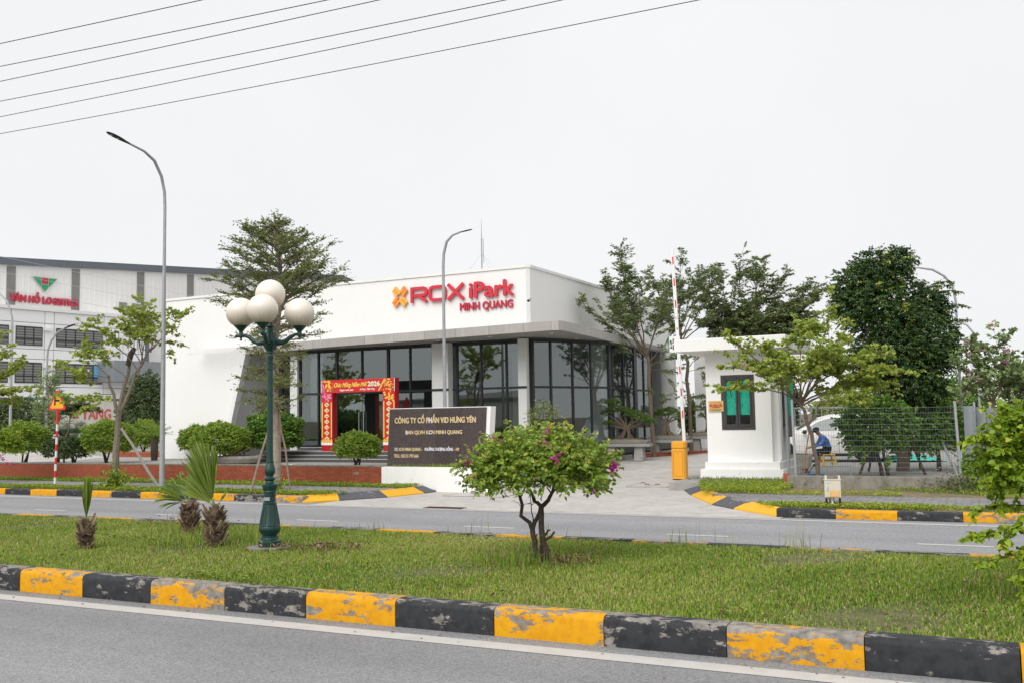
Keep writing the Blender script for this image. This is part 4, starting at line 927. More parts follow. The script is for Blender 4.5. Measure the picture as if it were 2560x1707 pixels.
# ================================================================ GRANITE COMPANY SIGN
t = thing('company_sign', 'dark granite wall sign with brass lettering on a white base', 'sign', (-14.12, 21.15, PZ))
mb = MB(); mb.box(0, 0, -.17, 3.1, .95, .47); mb.build('base', M['white_roof'], t, bevel=.01)
mb = MB(); mb.hexa([(-.01, .3, .47), (2.95, .3, .47), (2.95, .58, .47), (-.01, .58, .47), (.09, .3, 1.975), (3.06, .3, 1.975), (3.06, .58, 1.975), (.09, .58, 1.975)]); mb.build('slab', M['white_roof'], t)
def xe(f, z): return -.005 + .1 * (z - .47) / 1.505 + f * 2.86
for i in range(4):
    fa, fb = i / 4 + .0008, (i + 1) / 4 - .0008; za, zb = .475, 1.955; mb = MB()
    mb.hexa([(xe(fa, za), .275, za), (xe(fb, za), .275, za), (xe(fb, za), .299, za), (xe(fa, za), .299, za), (xe(fa, zb), .275, zb), (xe(fb, zb), .275, zb), (xe(fb, zb), .299, zb), (xe(fa, zb), .299, zb)]); mb.build('granite_panel', M['granite'], t)
W_ = M['letter_white']
lettering('CÔNG TY CỔ PHẦN VID HƯNG YÊN', .25, 2.66, 1.585, .135, M['brass'], t, .02, .275, bold=.042, mats={12: W_})
lettering('BAN QLVH KCN MINH QUANG', .58, 2.26, 1.30, .092, M['brass'], t, .016, .275, bold=.04, mats={0: W_, 10: W_})
lettering('ĐC: KCN MINH QUANG - ', .23, 1.10, .875, .075, M['brass'], t, .012, .275, bold=.04, mats={1: W_, 2: W_})
lettering('PHƯỜNG THƯỢNG HỒNG', 1.15, 1.99, .875, .075, W_, t, .012, .275, bold=.03); lettering('- HY', 2.02, 2.17, .875, .075, M['brass'], t, .012, .275, bold=.04)
lettering('TELL: 02213 797.666', .215, .965, .705, .078, M['brass'], t, .012, .275, bold=.035)
blades('sign_grass', 500, -13.9, -11.1, 21.25, 21.41, PZ + .47, .08, .008, L['cover'], view=False, lean=.5)

# ================================================================ LONG BRICK WALL
t = thing('brick_wall', 'long low red brick wall along the pavement, left of the granite sign', 'wall', (0, 21.36, PZ))
mb = MB(); mb.box(-29.6, .012, 0, -14.13, .22, .455); mb.build('core', M['mortar'], t)
mb = MB(); mb.box(-29.62, -.004, .455, -14.13, .24, .49); mb.build('coping', M['oldconcrete'], t)
bl_, bh = .215, .056; mb = MB(); mb.box(-bl_ / 2 + .0035, 0, .003, bl_ / 2 - .0035, .03, bh - .003); bme = mb.mesh('brick', M['brick'])
cells = [(-14.13 - bl_ * (i + .5 * (1 + r % 2)), r * bh) for r in range(8) for i in range(71)]
cells = [c for c in cells if c[0] > -29.5]; cells.sort(key=lambda c: -c[0] - 2 * c[1] * 0)
rest = MB()
for i, (x, z) in enumerate(cells):
    dy = R.uniform(-.003, .002)
    if i < 295: inst('brick', bme, t, (x, dy, z))
    else: rest.box(x - bl_ / 2 + .0035, dy, z + .003, x + bl_ / 2 - .0035, .03, z + bh - .003)
tag(rest.build('brick', M['brick'], t), kind='stuff')
mb = MB(); mb.box(-15.15, -.006, .26, -14.97, .01, .31); mb.build('drain_slot', M['oldconcrete'], t)
def low_brick(x0, y0, x1, y1, h, z, label):
    d = Vector((x1 - x0, y1 - y0)); a = math.atan2(d.y, d.x); ln = d.length
    t = thing('planter_wall', label, 'planter wall', (x0, y0, z), a, 'brick edging of the planting beds'); mb = MB(); mb.box(0, .01, 0, ln, .2, h - .02); mb.build('core', M['mortar'], t)
    n = int(ln / .22); rest = MB()
    for r in range(int(h / .06)):
        for i in range(n): o = (r % 2) * .11; rest.box(i * .22 + o + .003, 0, r * .06 + .003, i * .22 + o + .214, .03, r * .06 + .056)
    tag(rest.build('brick', M['brick'], t), kind='stuff'); mb = MB(); mb.box(-.01, -.008, h - .02, ln + .12, .22, h + .01); mb.build('coping', M['brick'], t)
low_brick(-33.2, 29.5, -22.9, 29.3, .2, .45, 'low brick bed edging below the left end of the white building')
low_brick(-44.5, 37.5, -36.6, 33.1, .36, .45, 'brick bed edging beside the curved lane')
low_brick(-22.9, 27.1, -21.0, 27.0, .2, .45, 'short brick bed edging behind the loose shrub by the steps')
low_brick(-11.1, 32.6, -8.3, 37.5, .16, .32, 'low brick edging under the stone tables')
blades('bed_grass', 5000, -33, -23, 29.7, 31.5, .5, .16, .015, L['cover'], view=False, lean=.5)
# weathered stone tray on the forecourt
t = thing('stone_tray', 'weathered grey stone tray with a dry stump on the forecourt', 'planter', (-22.3, 24.75, .45), .3)
mb = MB(); mb.lathe([(.5, 0), (.75, .06), (.86, .2), (.84, .27), (.78, .28), (.76, .22)], 16); o = mb.build('tray', M['stone'], t, smooth=True); o.scale = (1.15, .6, 1)
mb = MB()
for i in range(14): a = R.uniform(0, 6.28); mb.tube([(R.uniform(-.3, .3), R.uniform(-.2, .2), .22), (.5 * math.cos(a), .25 * math.sin(a), R.uniform(.35, .6))], [.04, .015], 5)
mb.build('stump', M['straw'], t)
mb = MB(); mb.box(-.62, -.28, -.02, -.3, .2, .1); mb.box(.3, -.25, -.02, .62, .25, .09); mb.build('support_stone', M['stone'], t, bevel=.03)
t = thing('garden_ornament', 'tiny white animal figure on the forecourt edge', 'ornament', (-17.9, 22.2, .45), .5)
mb = MB(); mb.ball((0, 0, .11), (.10, .055, .06), 10, 6); mb.ball((-.11, 0, .16), (.045, .04, .045), 8, 6); mb.build('body', M['whiteprint'], t, smooth=True)
for x in (-.06, .06):
    for y in (-.03, .03): mb = MB(); mb.tube([(x, y, 0), (x, y, .09)], .012, 5); mb.build('leg', M['whiteprint'], t)

# ================================================================ STREET FURNITURE
t = thing('globe_lamp', 'dark green cast iron lamp post with four white globes on the median lawn', 'street lamp', (-8.42, 10.02, .2), YAW)
mb = MB(); mb.prism([(.30 * math.cos(a), .24 * math.sin(a)) for a in np.linspace(0, 2 * PI, 13)[:-1]], 0, .035); mb.build('footing', M['oldconcrete'], t, bevel=.01)
prof = [(.143, .03), (.143, .105), (.13, .118), (.112, .125), (.112, .138), (.106, .15), (.106, .16), (.112, .166), (.096, .178), (.10, .19), (.125, .215), (.137, .25), (.137, .275), (.13, .298), (.137, .305), (.13, .312),
        (.108, .42), (.09, .52), (.082, .575), (.09, .58), (.09, .592), (.078, .60), (.074, .68), (.081, .685), (.081, .70), (.074, .706), (.075, .725), (.082, .73), (.082, .742), (.078, .75), (.10, .82), (.098, .832), (.075, .845), (.058, .858), (.053, .875),
        (.06, .885), (.077, .897), (.077, .91), (.055, .925), (.047, .935), (.05, .95), (.066, .975), (.071, 1.005), (.066, 1.04), (.052, 1.085), (.047, 1.11), (.054, 1.115), (.054, 1.128), (.044, 1.135), (.040, 1.22), (.037, 2.32)]
mb = MB(); mb.lathe(prof[:16], 28); mb.build('base', M['iron'], t, smooth=True)
mb = MB(); mb.lathe(prof[15:], 28); mb.build('post', M['iron'], t, smooth=True)
for k in range(14):                                                                                       # flutes on the flared base
    a = 2 * PI * k / 14; mb = MB(); mb.tube([(.126 * math.cos(a), .126 * math.sin(a), .32), (.083 * math.cos(a), .083 * math.sin(a), .57)], [.010, .006], 5, cap=True); mb.build('flute', M['iron'], t)
mb = MB(); 
for k in range(10):
    a0, a1, a2 = (2 * PI * (k + q) / 10 for q in (0, .5, 1)); c_ = lambda a, r, z: (r * math.cos(a), r * math.sin(a), z)
    mb.tube([c_(a0, .098, .815), c_(a1, .081, .757), c_(a2, .098, .815)], .004, 4)
mb.build('zigzag_band', M['iron'], t)
mb = MB(); mb.box(-.055, -.092, .625, .02, -.075, .668); mb.build('number_plate', M['galv'], t)
mb = MB(); mb.lathe([(.037, 2.32), (.048, 2.325), (.048, 2.345), (.039, 2.35), (.039, 2.40), (.048, 2.405), (.048, 2.42), (.036, 2.43), (.04, 2.47), (.045, 2.49), (.04, 2.52), (.036, 2.535), (.05, 2.54), (.05, 2.56), (.037, 2.57), (.07, 2.61), (.088, 2.66), (.090, 2.70), (.082, 2.75), (.06, 2.80), (.04, 2.82), (.036, 2.87), (.05, 2.875), (.085, 2.885), (.05, 2.89), (.03, 2.93), (.03, 3.06)], 24)
mb.build('hub', M['iron'], t, smooth=True)
for k in range(8): a = 2 * PI * k / 8; mb = MB(); mb.tube([(.05 * math.cos(a), .05 * math.sin(a), 2.58), (.094 * math.cos(a), .094 * math.sin(a), 2.67), (.06 * math.cos(a), .06 * math.sin(a), 2.80)], .012, 5); mb.build('rib', M['iron'], t)
GB = MB(); GB.ball((0, 0, 0), .195, 32, 20); gme = GB.mesh('globe', M['globe'], smooth=True, sharp=180)
FT = MB(); FT.lathe([(.02, -.27), (.03, -.262), (.024, -.25), (.045, -.225), (.085, -.182), (.10, -.165)], 20); fme = FT.mesh('globe_holder', M['iron'], smooth=True)
for ang, zc in ((PI, 3.075), (0, 3.055), (-PI / 2, 3.07)):
    ca, sa = math.cos(ang), math.sin(ang); P_ = lambda r, z: (r * ca, r * sa, z)
    a = thing('arm', None, None); a.parent = None; bpy.data.objects.remove(a)
    mb = MB(); mb.tube([P_(.07, 2.685), P_(.11, 2.68), P_(.155, 2.672), P_(.21, 2.695), P_(.27, 2.745), P_(.33, 2.775), P_(.385, 2.775), P_(.43, 2.765)], [.05, .04, .036, .032, .027, .022, .02, .014], 10)
    mb.ball(P_(.445, 2.765), .022, 8, 6); mb.lathe([(.012, -.07), (.018, -.065), (.012, -.04), (.03, -.02), (.03, .02), (.02, .05)], 10, P_(.385, 2.775)); ar = mb.build('arm', M['iron'], t, smooth=True)
    inst('globe_holder', fme, t, P_(.385, zc)); inst('globe', gme, t, P_(.385, zc))
inst('globe_holder', fme, t, (0, 0, 3.31)); inst('globe', gme, t, (0, 0, 3.31))

def street_lamp(label, base, pole, arm, lum_dir, r0, r1, lum, collar=True, group='curved grey street lamps'):
    """pole, arm: points relative to base; lum = luminaire length."""
    t = thing('street_lamp', label, 'street lamp', base, 0, group)
    mb = MB(); mb.tube([(0, 0, 0), pole], [r0, r1], 12); p = mb.build('pole', M['galv'], t, smooth=True)
    mb = MB(); mb.box(-r0 * 1.7, -r0 * 1.7, 0, r0 * 1.7, r0 * 1.7, .03); mb.build('base_plate', M['galv'], t)
    mb = MB(); mb.tube([pole] + arm, [r1] * (len(arm) - 1) + [r1 * .75, r1 * .62], 10); mb.build('bracket', M['galv'], t, smooth=True)
    e = Vector(arm[-1]); d = Vector(lum_dir).normalized(); s_ = d.cross(Vector((0, 0, 1))).normalized(); u = s_.cross(d)
    mb = MB(); st = [(0, .035, .035), (.18, .045, .045), (.3, .085, .04), (.55, .125, .035), (.8, .12, .03), (.95, .07, .022), (1, .02, .012)]; vs = []
    for f, w_, h_ in st:
        c_ = e + d * lum * f
        for k in range(8): a_ = 2 * PI * k / 8; vs.append(c_ + s_ * w_ * lum * math.cos(a_) * 1.15 + u * h_ * lum * math.sin(a_))
    n = len(st); mb.add(vs, [(i * 8 + j, i * 8 + (j + 1) % 8, (i + 1) * 8 + (j + 1) % 8, (i + 1) * 8 + j) for i in range(n - 1) for j in range(8)] + [tuple(range(7, -1, -1)), tuple(range((n - 1) * 8, n * 8))])
    h = mb.build('lamp_head', M['black_plastic'], t, smooth=True)
    for f in (.52, .8):
        mb = MB(); c_ = e + d * lum * f - u * lum * .036; mb.ball(c_, (.06 * lum, .05 * lum, .012), 10, 5); mb.build('lens', M['cabinet'], h, smooth=True)
    return t
street_lamp('tall galvanised street lamp behind the palms, head pointing over the road', (-19.35, 18.79, PZ), (0, 0, 6.3), [(0, 0, 7.4), (0, -.02, 7.8), (0, -.13, 8.2), (0, -.38, 8.57), (0, -.73, 8.74), (0, -1.22, 8.82)], (0, -1, .17), .072, .042, .72)
street_lamp('galvanised street lamp rising behind the granite sign, head to the right', (-13.85, 24.0, .45), (0, 0, 5.3), [(.0, 0, 5.75), (.02, 0, 6.1), (.12, 0, 6.45), (.32, 0, 6.62), (.55, 0, 6.68)], (1, 0, .12), .058, .042, .42)
street_lamp('slim street lamp with black head by the red and white sign post', (-50.63, 40.0, .45), (0, 0, 5.4), [(.05, 0, 5.9), (.35, 0, 6.45), (.85, 0, 6.9), (1.45, 0, 7.1)], (1, 0, .22), .075, .06, .95)
street_lamp('street lamp at the far left edge, in front of the warehouse lettering', (-44.4, 33.0, .45), (0, 0, 6.4), [(-.05, 0, 6.9), (-.3, -.1, 7.7), (-.8, -.2, 8.15), (-1.5, -.3, 8.3)], (-1, -.2, .1), .07, .055, .8)
street_lamp('curved street lamp just behind the dense dark tree', (-.62, 30.6, .2), (0, 0, 4.21), [(0, 0, 4.75), (-.06, 0, 5.19), (-.26, -.05, 5.49), (-.56, -.1, 5.70), (-.92, -.15, 5.78), (-1.2, -.18, 5.80)], (-1, -.15, .06), .045, .034, .5)
street_lamp('farther curved street lamp, right of the dense dark tree', (-.2, 42.0, .2), (0, 0, 3.6), [(0, 0, 4.2), (-.06, 0, 4.6), (-.3, 0, 4.95), (-.75, 0, 5.12), (-1.1, 0, 5.15)], (-1, 0, .05), .048, .04, .5)

t = thing('warning_sign', 'yellow and red triangular junction sign on a red and white striped post', 'road sign', (-24.13, 19.4, PZ), math.radians(4))
for i in range(13 - 3):
    z0 = i * .19; red = i % 2 == 1
    if z0 > 2.2: break
    mb = MB(); mb.tube([(-.012 * 0 + .010 * z0 * 3, 0, z0), (.010 * (z0 + .19) * 3, 0, z0 + (.19 if i < 9 else .5))], .035, 10); o = mb.build('post_band', M['barrier_red'] if red else M['barrier_white'], t, smooth=True)
def tri(s, y, m, nm, par, th=.006):
    h = s * .866; r = s * .07; pts_ = []
    for cx, cz, a0 in ((-s / 2 + r * 1.73, r, 210), (s / 2 - r * 1.73, r, 330), (0, h - 2 * r, 90)):
        pts_ += [(cx + r * math.cos(math.radians(a0 + q)), cz + r * math.sin(math.radians(a0 + q))) for q in (-50, 0, 50)]
    mb = MB(); mb.prism_y(pts_, y - th, y); return mb.build(nm, m, par)
sgn = bpy.data.objects.new('sign_plate', None); C.objects.link(sgn); sgn.parent = t; sgn.location = (.075, -.04, 2.12)
tri(.72, 0, M['barrier_red'], 'red_border', sgn); o = tri(.555, -.0065, M['yellow_sign'], 'yellow_field', sgn, .004); o.location = (0, 0, .045)
mb = MB(); mb.box(-.105, -.014, .135, -.05, -.0107, .385); mb.box(-.05, -.014, .245, .10, -.0107, .30); mb.build('junction_symbol', M['ink'], sgn)

# overhead lines above the road
for nm, (p, q), lab in (('overhead_wire', ((-18.26, 13.13, 9.85), (-12.59, 13.13, 9.62)), 'uppermost of the six dark overhead wires'), ('overhead_wire', ((-19.45, 14, 9.85), (-10.4, 14, 9.50)), 'second overhead wire from the top of the six'),
        ('overhead_wire', ((-20.31, 14.63, 9.85), (-9.73, 14.63, 9.60)), 'third overhead wire from the top of the six'), ('overhead_wire', ((-21.59, 15.56, 9.85), (-7.54, 15.56, 9.51)), 'fourth overhead wire from the top of the six'),
        ('overhead_wire', ((-22.70, 16.37, 9.85), (-6.74, 16.37, 9.66)), 'fifth overhead wire, second from the bottom of the six'), ('overhead_wire', ((-24.03, 17.35, 9.85), (-4.42, 17.35, 9.55)), 'lowest and longest of the six dark overhead wires')):
    p = Vector(p); q = Vector(q); s_ = (q.z - p.z) / (q.x - p.x); sag = .00045
    t = thing(nm, lab, 'wire', (0, p.y, 0), 0, 'six power lines crossing the sky')
    def zx(x): return p.z + s_ * (x - p.x) + sag * (x - p.x) * (x - q.x)
    mb = MB(); mb.tube([(x, 0, zx(x)) for x in np.linspace(-62, 14, 39)], .0085, 5); mb.build('cable', M['wire'], t, smooth=True)
for (p, q), lab in ((((-58.88, 45, 13.01), (-46.51, 45, 10.215)), 'topmost thin wire in front of the warehouse wall'), (((-61.98, 45, 12.62), (-46.5, 45, 9.373)), 'middle thin wire in front of the warehouse wall'), (((-61.93, 45, 11.424), (-46.48, 45, 8.507)), 'lowest thin wire in front of the warehouse wall')):
    p = Vector(p); q = Vector(q); d = q - p; t = thing('thin_wire', lab, 'wire', tuple(p), 0, 'thin wires before the warehouse')
    mb = MB(); mb.tube([tuple(d * f) for f in (-.6, 0, .5, 1, 1.9)], .010, 4); mb.build('cable', M['galv'], t)

# ================================================================ GUARD BOOTH
t = thing('guard_booth', 'small white guard booth with flat roof and green curtained window', 'booth', (-6.62, 24.83, PZ), math.radians(-1.2))
D_ = 2.55
mb = MB(); mb.box(-.10, 0, 0, 2.02, D_ + .7, .27); mb.build('plinth', M['white_roof'], t, bevel=.008); mb = MB(); mb.box(0, .10, .27, 1.92, D_ + .6, .45); mb.build('plinth_step', M['white_roof'], t, bevel=.008)
mb = MB()
wx0, wx1, wz0, wz1 = .44, 1.27, 1.29, 2.67
mb.box(.02, .33, .45, wx0, .5, 3.30); mb.box(wx1, .33, .45, 1.70, .5, 3.30); mb.box(wx0, .33, .45, wx1, .5, wz0); mb.box(wx0, .33, wz1, wx1, .5, 3.30)
mb.box(.02, .5, .45, .17, D_, 3.30); mb.box(1.55, .5, .45, 1.70, 1.3, 3.30); mb.box(1.55, 2.1, .45, 1.70, D_, 3.30); mb.box(1.55, 1.3, 2.7, 1.70, 2.1, 3.30); mb.box(1.55, 1.3, .45, 1.70, 2.1, 1.3); mb.box(.17, D_ - .15, .45, 1.55, D_, 3.3); mb.build('wall', M['white'], t)
mb = MB(); mb.box(1.70, .55, .45, 1.85, .95, 3.30); mb.build('pier', M['white'], t)
mb = MB(); mb.box(.17, .5, .44, 1.55, D_ - .15, .47); mb.build('floor', M['concrete'], t)
mb = MB(); mb.box(-.60, -.36, 3.30, 2.26, D_ + .45, 3.62); mb.build('roof', M['white_roof'], t, bevel=.012)
mb = MB(); F_ = .06; y0, y1 = .315, .40
mb.box(wx0 - .02, y0, wz0 - .02, wx0 + F_, y1, wz1 + .02); mb.box(wx1 - F_, y0, wz0 - .02, wx1 + .02, y1, wz1 + .02); mb.box(wx0 + F_, y0, wz0 - .02, wx1 - F_, y1, wz0 + F_); mb.box(wx0 + F_, y0, wz1 - F_, wx1 - F_, y1, wz1 + .02)
wn = mb.build('window', M['brown_frame'], t, bevel=.004)
xm = (wx0 + wx1) / 2
for a, b in ((wx0 + F_, xm - .004), (xm + .004, wx1 - F_)):
    mb = MB(); za, zb = wz0 + F_ + .003, wz1 - F_ - .003; mb.box(a + .003, y0 - .012, za, a + .05, y0 + .03, zb); mb.box(b - .05, y0 - .012, za, b - .003, y0 + .03, zb); mb.box(a + .05, y0 - .012, za, b - .05, y0 + .03, za + .06); mb.box(a + .05, y0 - .012, zb - .05, b - .05, y0 + .03, zb)
    mb.build('sash', M['brown_frame'], wn, bevel=.003)
    mb = MB(); mb.add([(a + .05, y0 + .008, za + .06), (b - .05, y0 + .008, za + .06), (b - .05, y0 + .008, zb - .05), (a + .05, y0 + .008, zb - .05)], [(0, 1, 2, 3)]); mb.build('pane', M['glass_clear'], wn)
    n = 15; xx = np.linspace(a + .03, b - .03, n); mb = MB(); zl = za + .30; vs = [(x, y0 + .05 + .006 * math.sin(i * 1.9), z) for z in (zl, zb - .02) for i, x in enumerate(xx)]
    mb.add(vs, [(i, i + 1, n + i + 1, n + i) for i in range(n - 1)]); mb.build('curtain', M['curtain'], wn, smooth=True)
mb = MB(); mb.tube([(xm - .1, y0 + .3, wz0 - .05), (xm - .1, y0 + .3, wz0 + .34)], .06, 12); mb.build('water_bottle', M['blueplastic'], t, smooth=True)
mb = MB(); mb.box(1.86, 1.30, 1.05, 1.92, 2.1, 2.95); w2 = mb.build('side_window', M['brown_frame'], t); mb = MB(); mb.box(1.921, 1.36, 1.6, 1.93, 2.04, 2.88); mb.build('curtain', M['curtain'], w2)
mb = MB(); mb.tube([(2.02, .62, .0), (2.02, .62, 3.28)], .04, 10); mb.build('drain_pipe', M['galv'], t, smooth=True)
mb = MB(); mb.tube([(1.88, .5, .5), (1.89, .5, 2.6)], .012, 6); mb.build('conduit', M['white_clean'], t)
p = thing('name_plaque', 'small brass plaque with red lettering on the guard booth wall', 'plaque', (-6.53, 25.145, 1.90), math.radians(-1.2))
mb = MB(); mb.box(0, -.02, 0, .40, 0, .28); mb.build('plate', M['plaque'], p, bevel=.004)
mb = MB(); 
for a in ((.01, .01, .39, .016), (.01, .264, .39, .27), (.01, .016, .016, .264), (.384, .016, .39, .264)): mb.box(a[0], -.023, a[1], a[2], -.0205, a[3])
mb.build('rim', M['brass'], p)
lettering('CÔNG TY CỔ PHẦN', .06, .34, .215, .026, M['red2'], p, .002, -.0205, one='lettering'); lettering('VID HƯNG YÊN', .03, .37, .125, .062, M['barrier_red'], p, .002, -.0205, bold=.08, one='lettering')
mb = MB()
for z, a, b in ((.095, .1, .3), (.06, .04, .36), (.04, .04, .36), (.024, .1, .3)): mb.box(a, -.0225, z, b, -.0205, z + (.016 if z > .09 else .006))
mb.build('fine_print', M['ink'], p)

# ================================================================ BARRIER
t = thing('boom_barrier', 'orange boom barrier with its white and red arm raised upright', 'barrier', (-7.82, 26.74, .012), .04)
mb = MB(); c = .05; q = [(-.2 + c, -.17), (.2 - c, -.17), (.2, -.17 + c), (.2, .17 - c), (.2 - c, .17), (-.2 + c, .17), (-.2, .17 - c), (-.2, -.17 + c)]
mb.prism(q, .03, .88); bd = mb.build('housing', M['orangebox'], t)
mb = MB(); mb.prism([(x * .97, y * .97) for x, y in q], .88, .895); mb.build('joint', M['rust'], t); mb = MB(); mb.prism([(x * .92, y * .92) for x, y in q], 0, .03); mb.build('foot', M['black_plastic'], t)
mb = MB(); mb.prism(q, .895, 1.04, top=False); n8 = len(q); mb.add([(x, y, 1.04) for x, y in q] + [(x * .86, y * .82, 1.075) for x, y in q], [(i, (i + 1) % 8, 8 + (i + 1) % 8, 8 + i) for i in range(8)] + [tuple(range(8, 16))]); mb.build('hood', M['orangebox'], t)
mb = MB()
for a in ((-.135, .10, -.129, .80), (.115, .10, .121, .80), (-.129, .10, .115, .106), (-.129, .794, .115, .80)): mb.box(a[0], -.1712, a[1], a[2], -.168, a[3])
dr = mb.build('door', M['rust'], bd); mb = MB(); mb.tube([(-.02, -.168, .755), (-.02, -.182, .755)], .018, 10); mb.build('lock', M['galv'], dr)
def ax(z): return .095 - .034 * (z - 1.05)         # the raised arm leans a little
mb = MB(); mb.hexa([(ax(1.0) - .045, .19, 1.0), (ax(1.0) + .045, .19, 1.0), (ax(1.0) + .045, .24, 1.0), (ax(1.0) - .045, .24, 1.0), (ax(6.6) - .045, .19, 6.6), (ax(6.6) + .045, .19, 6.6), (ax(6.6) + .045, .24, 6.6), (ax(6.6) - .045, .24, 6.6)])
arm = mb.build('arm', M['barrier_white'], t)
for i in range(8):
    z = 1.72 + i * .63; h_ = .22 if i != 4 else .06; mb = MB(); xa = ax(z) + .002; xb = ax(z + h_) + .002; mb.hexa([(xa - .012, .186, z), (xa + .026, .186, z), (xa + .026, .1895, z), (xa - .012, .1895, z), (xb - .012, .186, z + h_), (xb + .026, .186, z + h_), (xb + .026, .1895, z + h_), (xb - .012, .1895, z + h_)])
    mb.build('red_stripe', M['barrier_red'], arm)
mb = MB(); mb.box(ax(4.6) - .05, .18, 4.56, ax(4.6) + .05, .245, 4.62); mb.build('clamp', M['cabinet'], arm)
t2 = thing('arm_notice', 'white notice plate with sideways lettering hung on the barrier arm', 'sign', (-7.98, 26.9, 3.84), .04)
mb = MB(); mb.box(-.12, 0, -.225, .22, .012, .225); mb.build('plate', M['barrier_white'], t2); mb = MB(); mb.box(-.12, -.003, -.225, -.09, -.0005, .225); mb.build('green_strip', M['greenprint'], t2)
for tx, xo, a, b in (('XUẤT TRÌNH', .03, -.16, .16), ('GIẤY TỜ', -.05, -.12, .12)):
    o = lettering(tx, a, b, 0, .05, M['ink'], t2, .002, 0, bold=.08, one='lettering'); o.rotation_euler = (0, -PI / 2, PI) if False else (0, PI / 2, 0); o.location = (xo - .02, -.001, 0)

# ================================================================ FENCE, CABINET, YARD
t = thing('fence_plinth', 'low stained concrete plinth under the mesh fence', 'low wall', (-4.15, 22.75, PZ))
mb = MB(); mb.box(0, 0, -.05, 3.75, .22, .26); mb.build('wall', M['oldconcrete'], t, bevel=.015)
t = thing('mesh_fence', 'welded wire mesh fence with round steel posts right of the booth', 'fence', (-3.97, 22.87, .41))
for x, zt, le in ((0, 1.72, -.03), (3.43, 1.62, -.05)):
    mb = MB(); mb.tube([(x, 0, -.05), (x + le, 0, zt)], .029, 10); mb.build('post', M['galv'], t, smooth=True)
nv = 62; mb = MB()
for i in range(nv): x = .05 + i * 3.34 / (nv - 1); mb.tube([(x + .004 * math.sin(i * 2.1), -.04 * math.sin(x * 1.3) * .3, 0), (x - .02 * x / 3, .012 * math.sin(x * 2), .75), (x - .045 * x / 3, 0, 1.5)], .0026, 3)
for k, z in enumerate(list(np.linspace(0, .20, 3)) + list(np.linspace(.30, 1.5, 11))): mb.tube([(.04, 0, z), (1.2, .008, z + .004), (2.4, -.006, z - .004), (3.40, 0, z)], .0028, 3)
tag(mb.build('wire_mesh', M['meshwire'], t), kind='stuff')
mb = MB(); mb.box(-.02, -.05, .05, .02, -.035, .09); mb.build('clip', M['galv'], t)
t = thing('sheet_fence', 'grey metal sheet fence panel behind the right fence post', 'fence', (-.46, 23.1, .2))
for i in range(3):
    mb = MB(); x = .03 + i * .22; n = 6; vs = [(x + .21 * j / 5, .06 * math.sin(.5 * (i * 5 + j)) + i * .22, z) for z in (0.3, 1.72 - .03 * i) for j in range(n)]
    mb.add(vs, [(j, j + 1, n + j + 1, n + j) for j in range(n - 1)]); o = mb.build('sheet_panel', M['sheet'], t); md = o.modifiers.new('thickness', 'SOLIDIFY'); md.thickness = .004
for x, y in ((.24, .22), (.55, .48)): mb = MB(); mb.tube([(x, y, 0), (x, y, 1.8)], .025, 8); mb.build('post', M['galv'], t)

t = thing('utility_cabinet', 'cream electrical cabinet on two short legs beside the pavement', 'cabinet', (-2.545, 18.33, PZ), .12)
for x in (-.115, .115):
    mb = MB(); mb.box(x - .018, .02, .14, x + .018, .05, .55); lg = mb.build('leg', M['cabinet'], t); mb = MB(); mb.box(x - .019, .019, 0, x + .019, .051, .14); mb.build('rusty_foot', M['rust'], lg)
mb = MB(); mb.box(-.14, -.08, .165, .14, .06 - .041, .475); cb = mb.build('body', M['cabinet'], t, bevel=.006); mb = MB(); mb.box(-.15, -.09, .4755, .15, .018, .488); mb.build('lid', M['cabinet'], t)
mb = MB(); mb.box(-.123, -.0835, .185, .123, -.0805, .46); dr = mb.build('door', M['cabinet'], t); mb = MB(); mb.box(-.088, -.089, .27, -.07, -.084, .35); mb.build('handle', M['galv'], dr)
mb = MB(); mb.box(-.05, -.0855, .175, .118, -.084, .285); lb = mb.build('orange_label', M['cab_orange'], dr)
mb = MB(); 
for z in (.19, .215, .24, .262): mb.box(-.04, -.0868, z, .105, -.0858, z + .008)
mb.build('label_print', M['cabinet'], lb); mb = MB(); mb.box(-.09, -.0855, .41, -.05, -.084, .425); mb.build('blue_mark', M['paleblue'], dr)
mb = MB(); mb.tube([(-.04, 0, .17), (-.03, .02, .08), (.03, -.06, 0)], .018, 8); mb.build('cable_duct', M['whiteprint'], t)
for x in (-.08, -.06, 0): mb = MB(); mb.tube([(x, 0, .17), (x + .02, -.01, .09), (x + .05, .02, 0)], .007, 6); mb.build('cable', M['black_plastic'], t)

t = thing('stone_trough', 'pale concrete trough standing against the right side of the booth', 'trough', (-4.75, 27.4, .2), -.02)
mb = MB(); mb.hexa([(-.38, -.2, .12), (.36, -.2, .12), (.36, .25, .12), (-.38, .25, .12), (-.46, -.26, .5), (.42, -.26, .5), (.42, .3, .5), (-.46, .3, .5)]); mb.build('basin', M['cabinet'], t, bevel=.02); mb = MB(); mb.box(-.3, -.15, 0, -.15, .2, .12); mb.box(.15, -.15, 0, .3, .2, .12); mb.build('foot', M['oldconcrete'], t)
mb = MB(); mb.box(-.4, -.2, .501, .36, .24, .51); mb.build('soil', M['soil'], t)
t = thing('hollow_brick', 'terracotta hollow brick on the ground by the booth corner', 'brick', (-4.28, 23.55, PZ), .25)
mb = MB(); mb.box(-.10, -.06, 0, .06, .06, .26); mb.build('block', M['terracotta'], t, bevel=.006)
mb = MB(); mb.box(.062, -.04, .05, .11, .04, .11); mb.build('broken_piece', M['stone'], t)
t = thing('broom', 'broom with orange handle leaning by the mesh fence', 'broom', (-4.06, 24.45, .2)); mb = MB(); mb.tube([(-.01, 0, .05), (.07, .05, .7), (.17, .1, 1.27)], .014, 7); mb.build('handle', M['broom'], t)
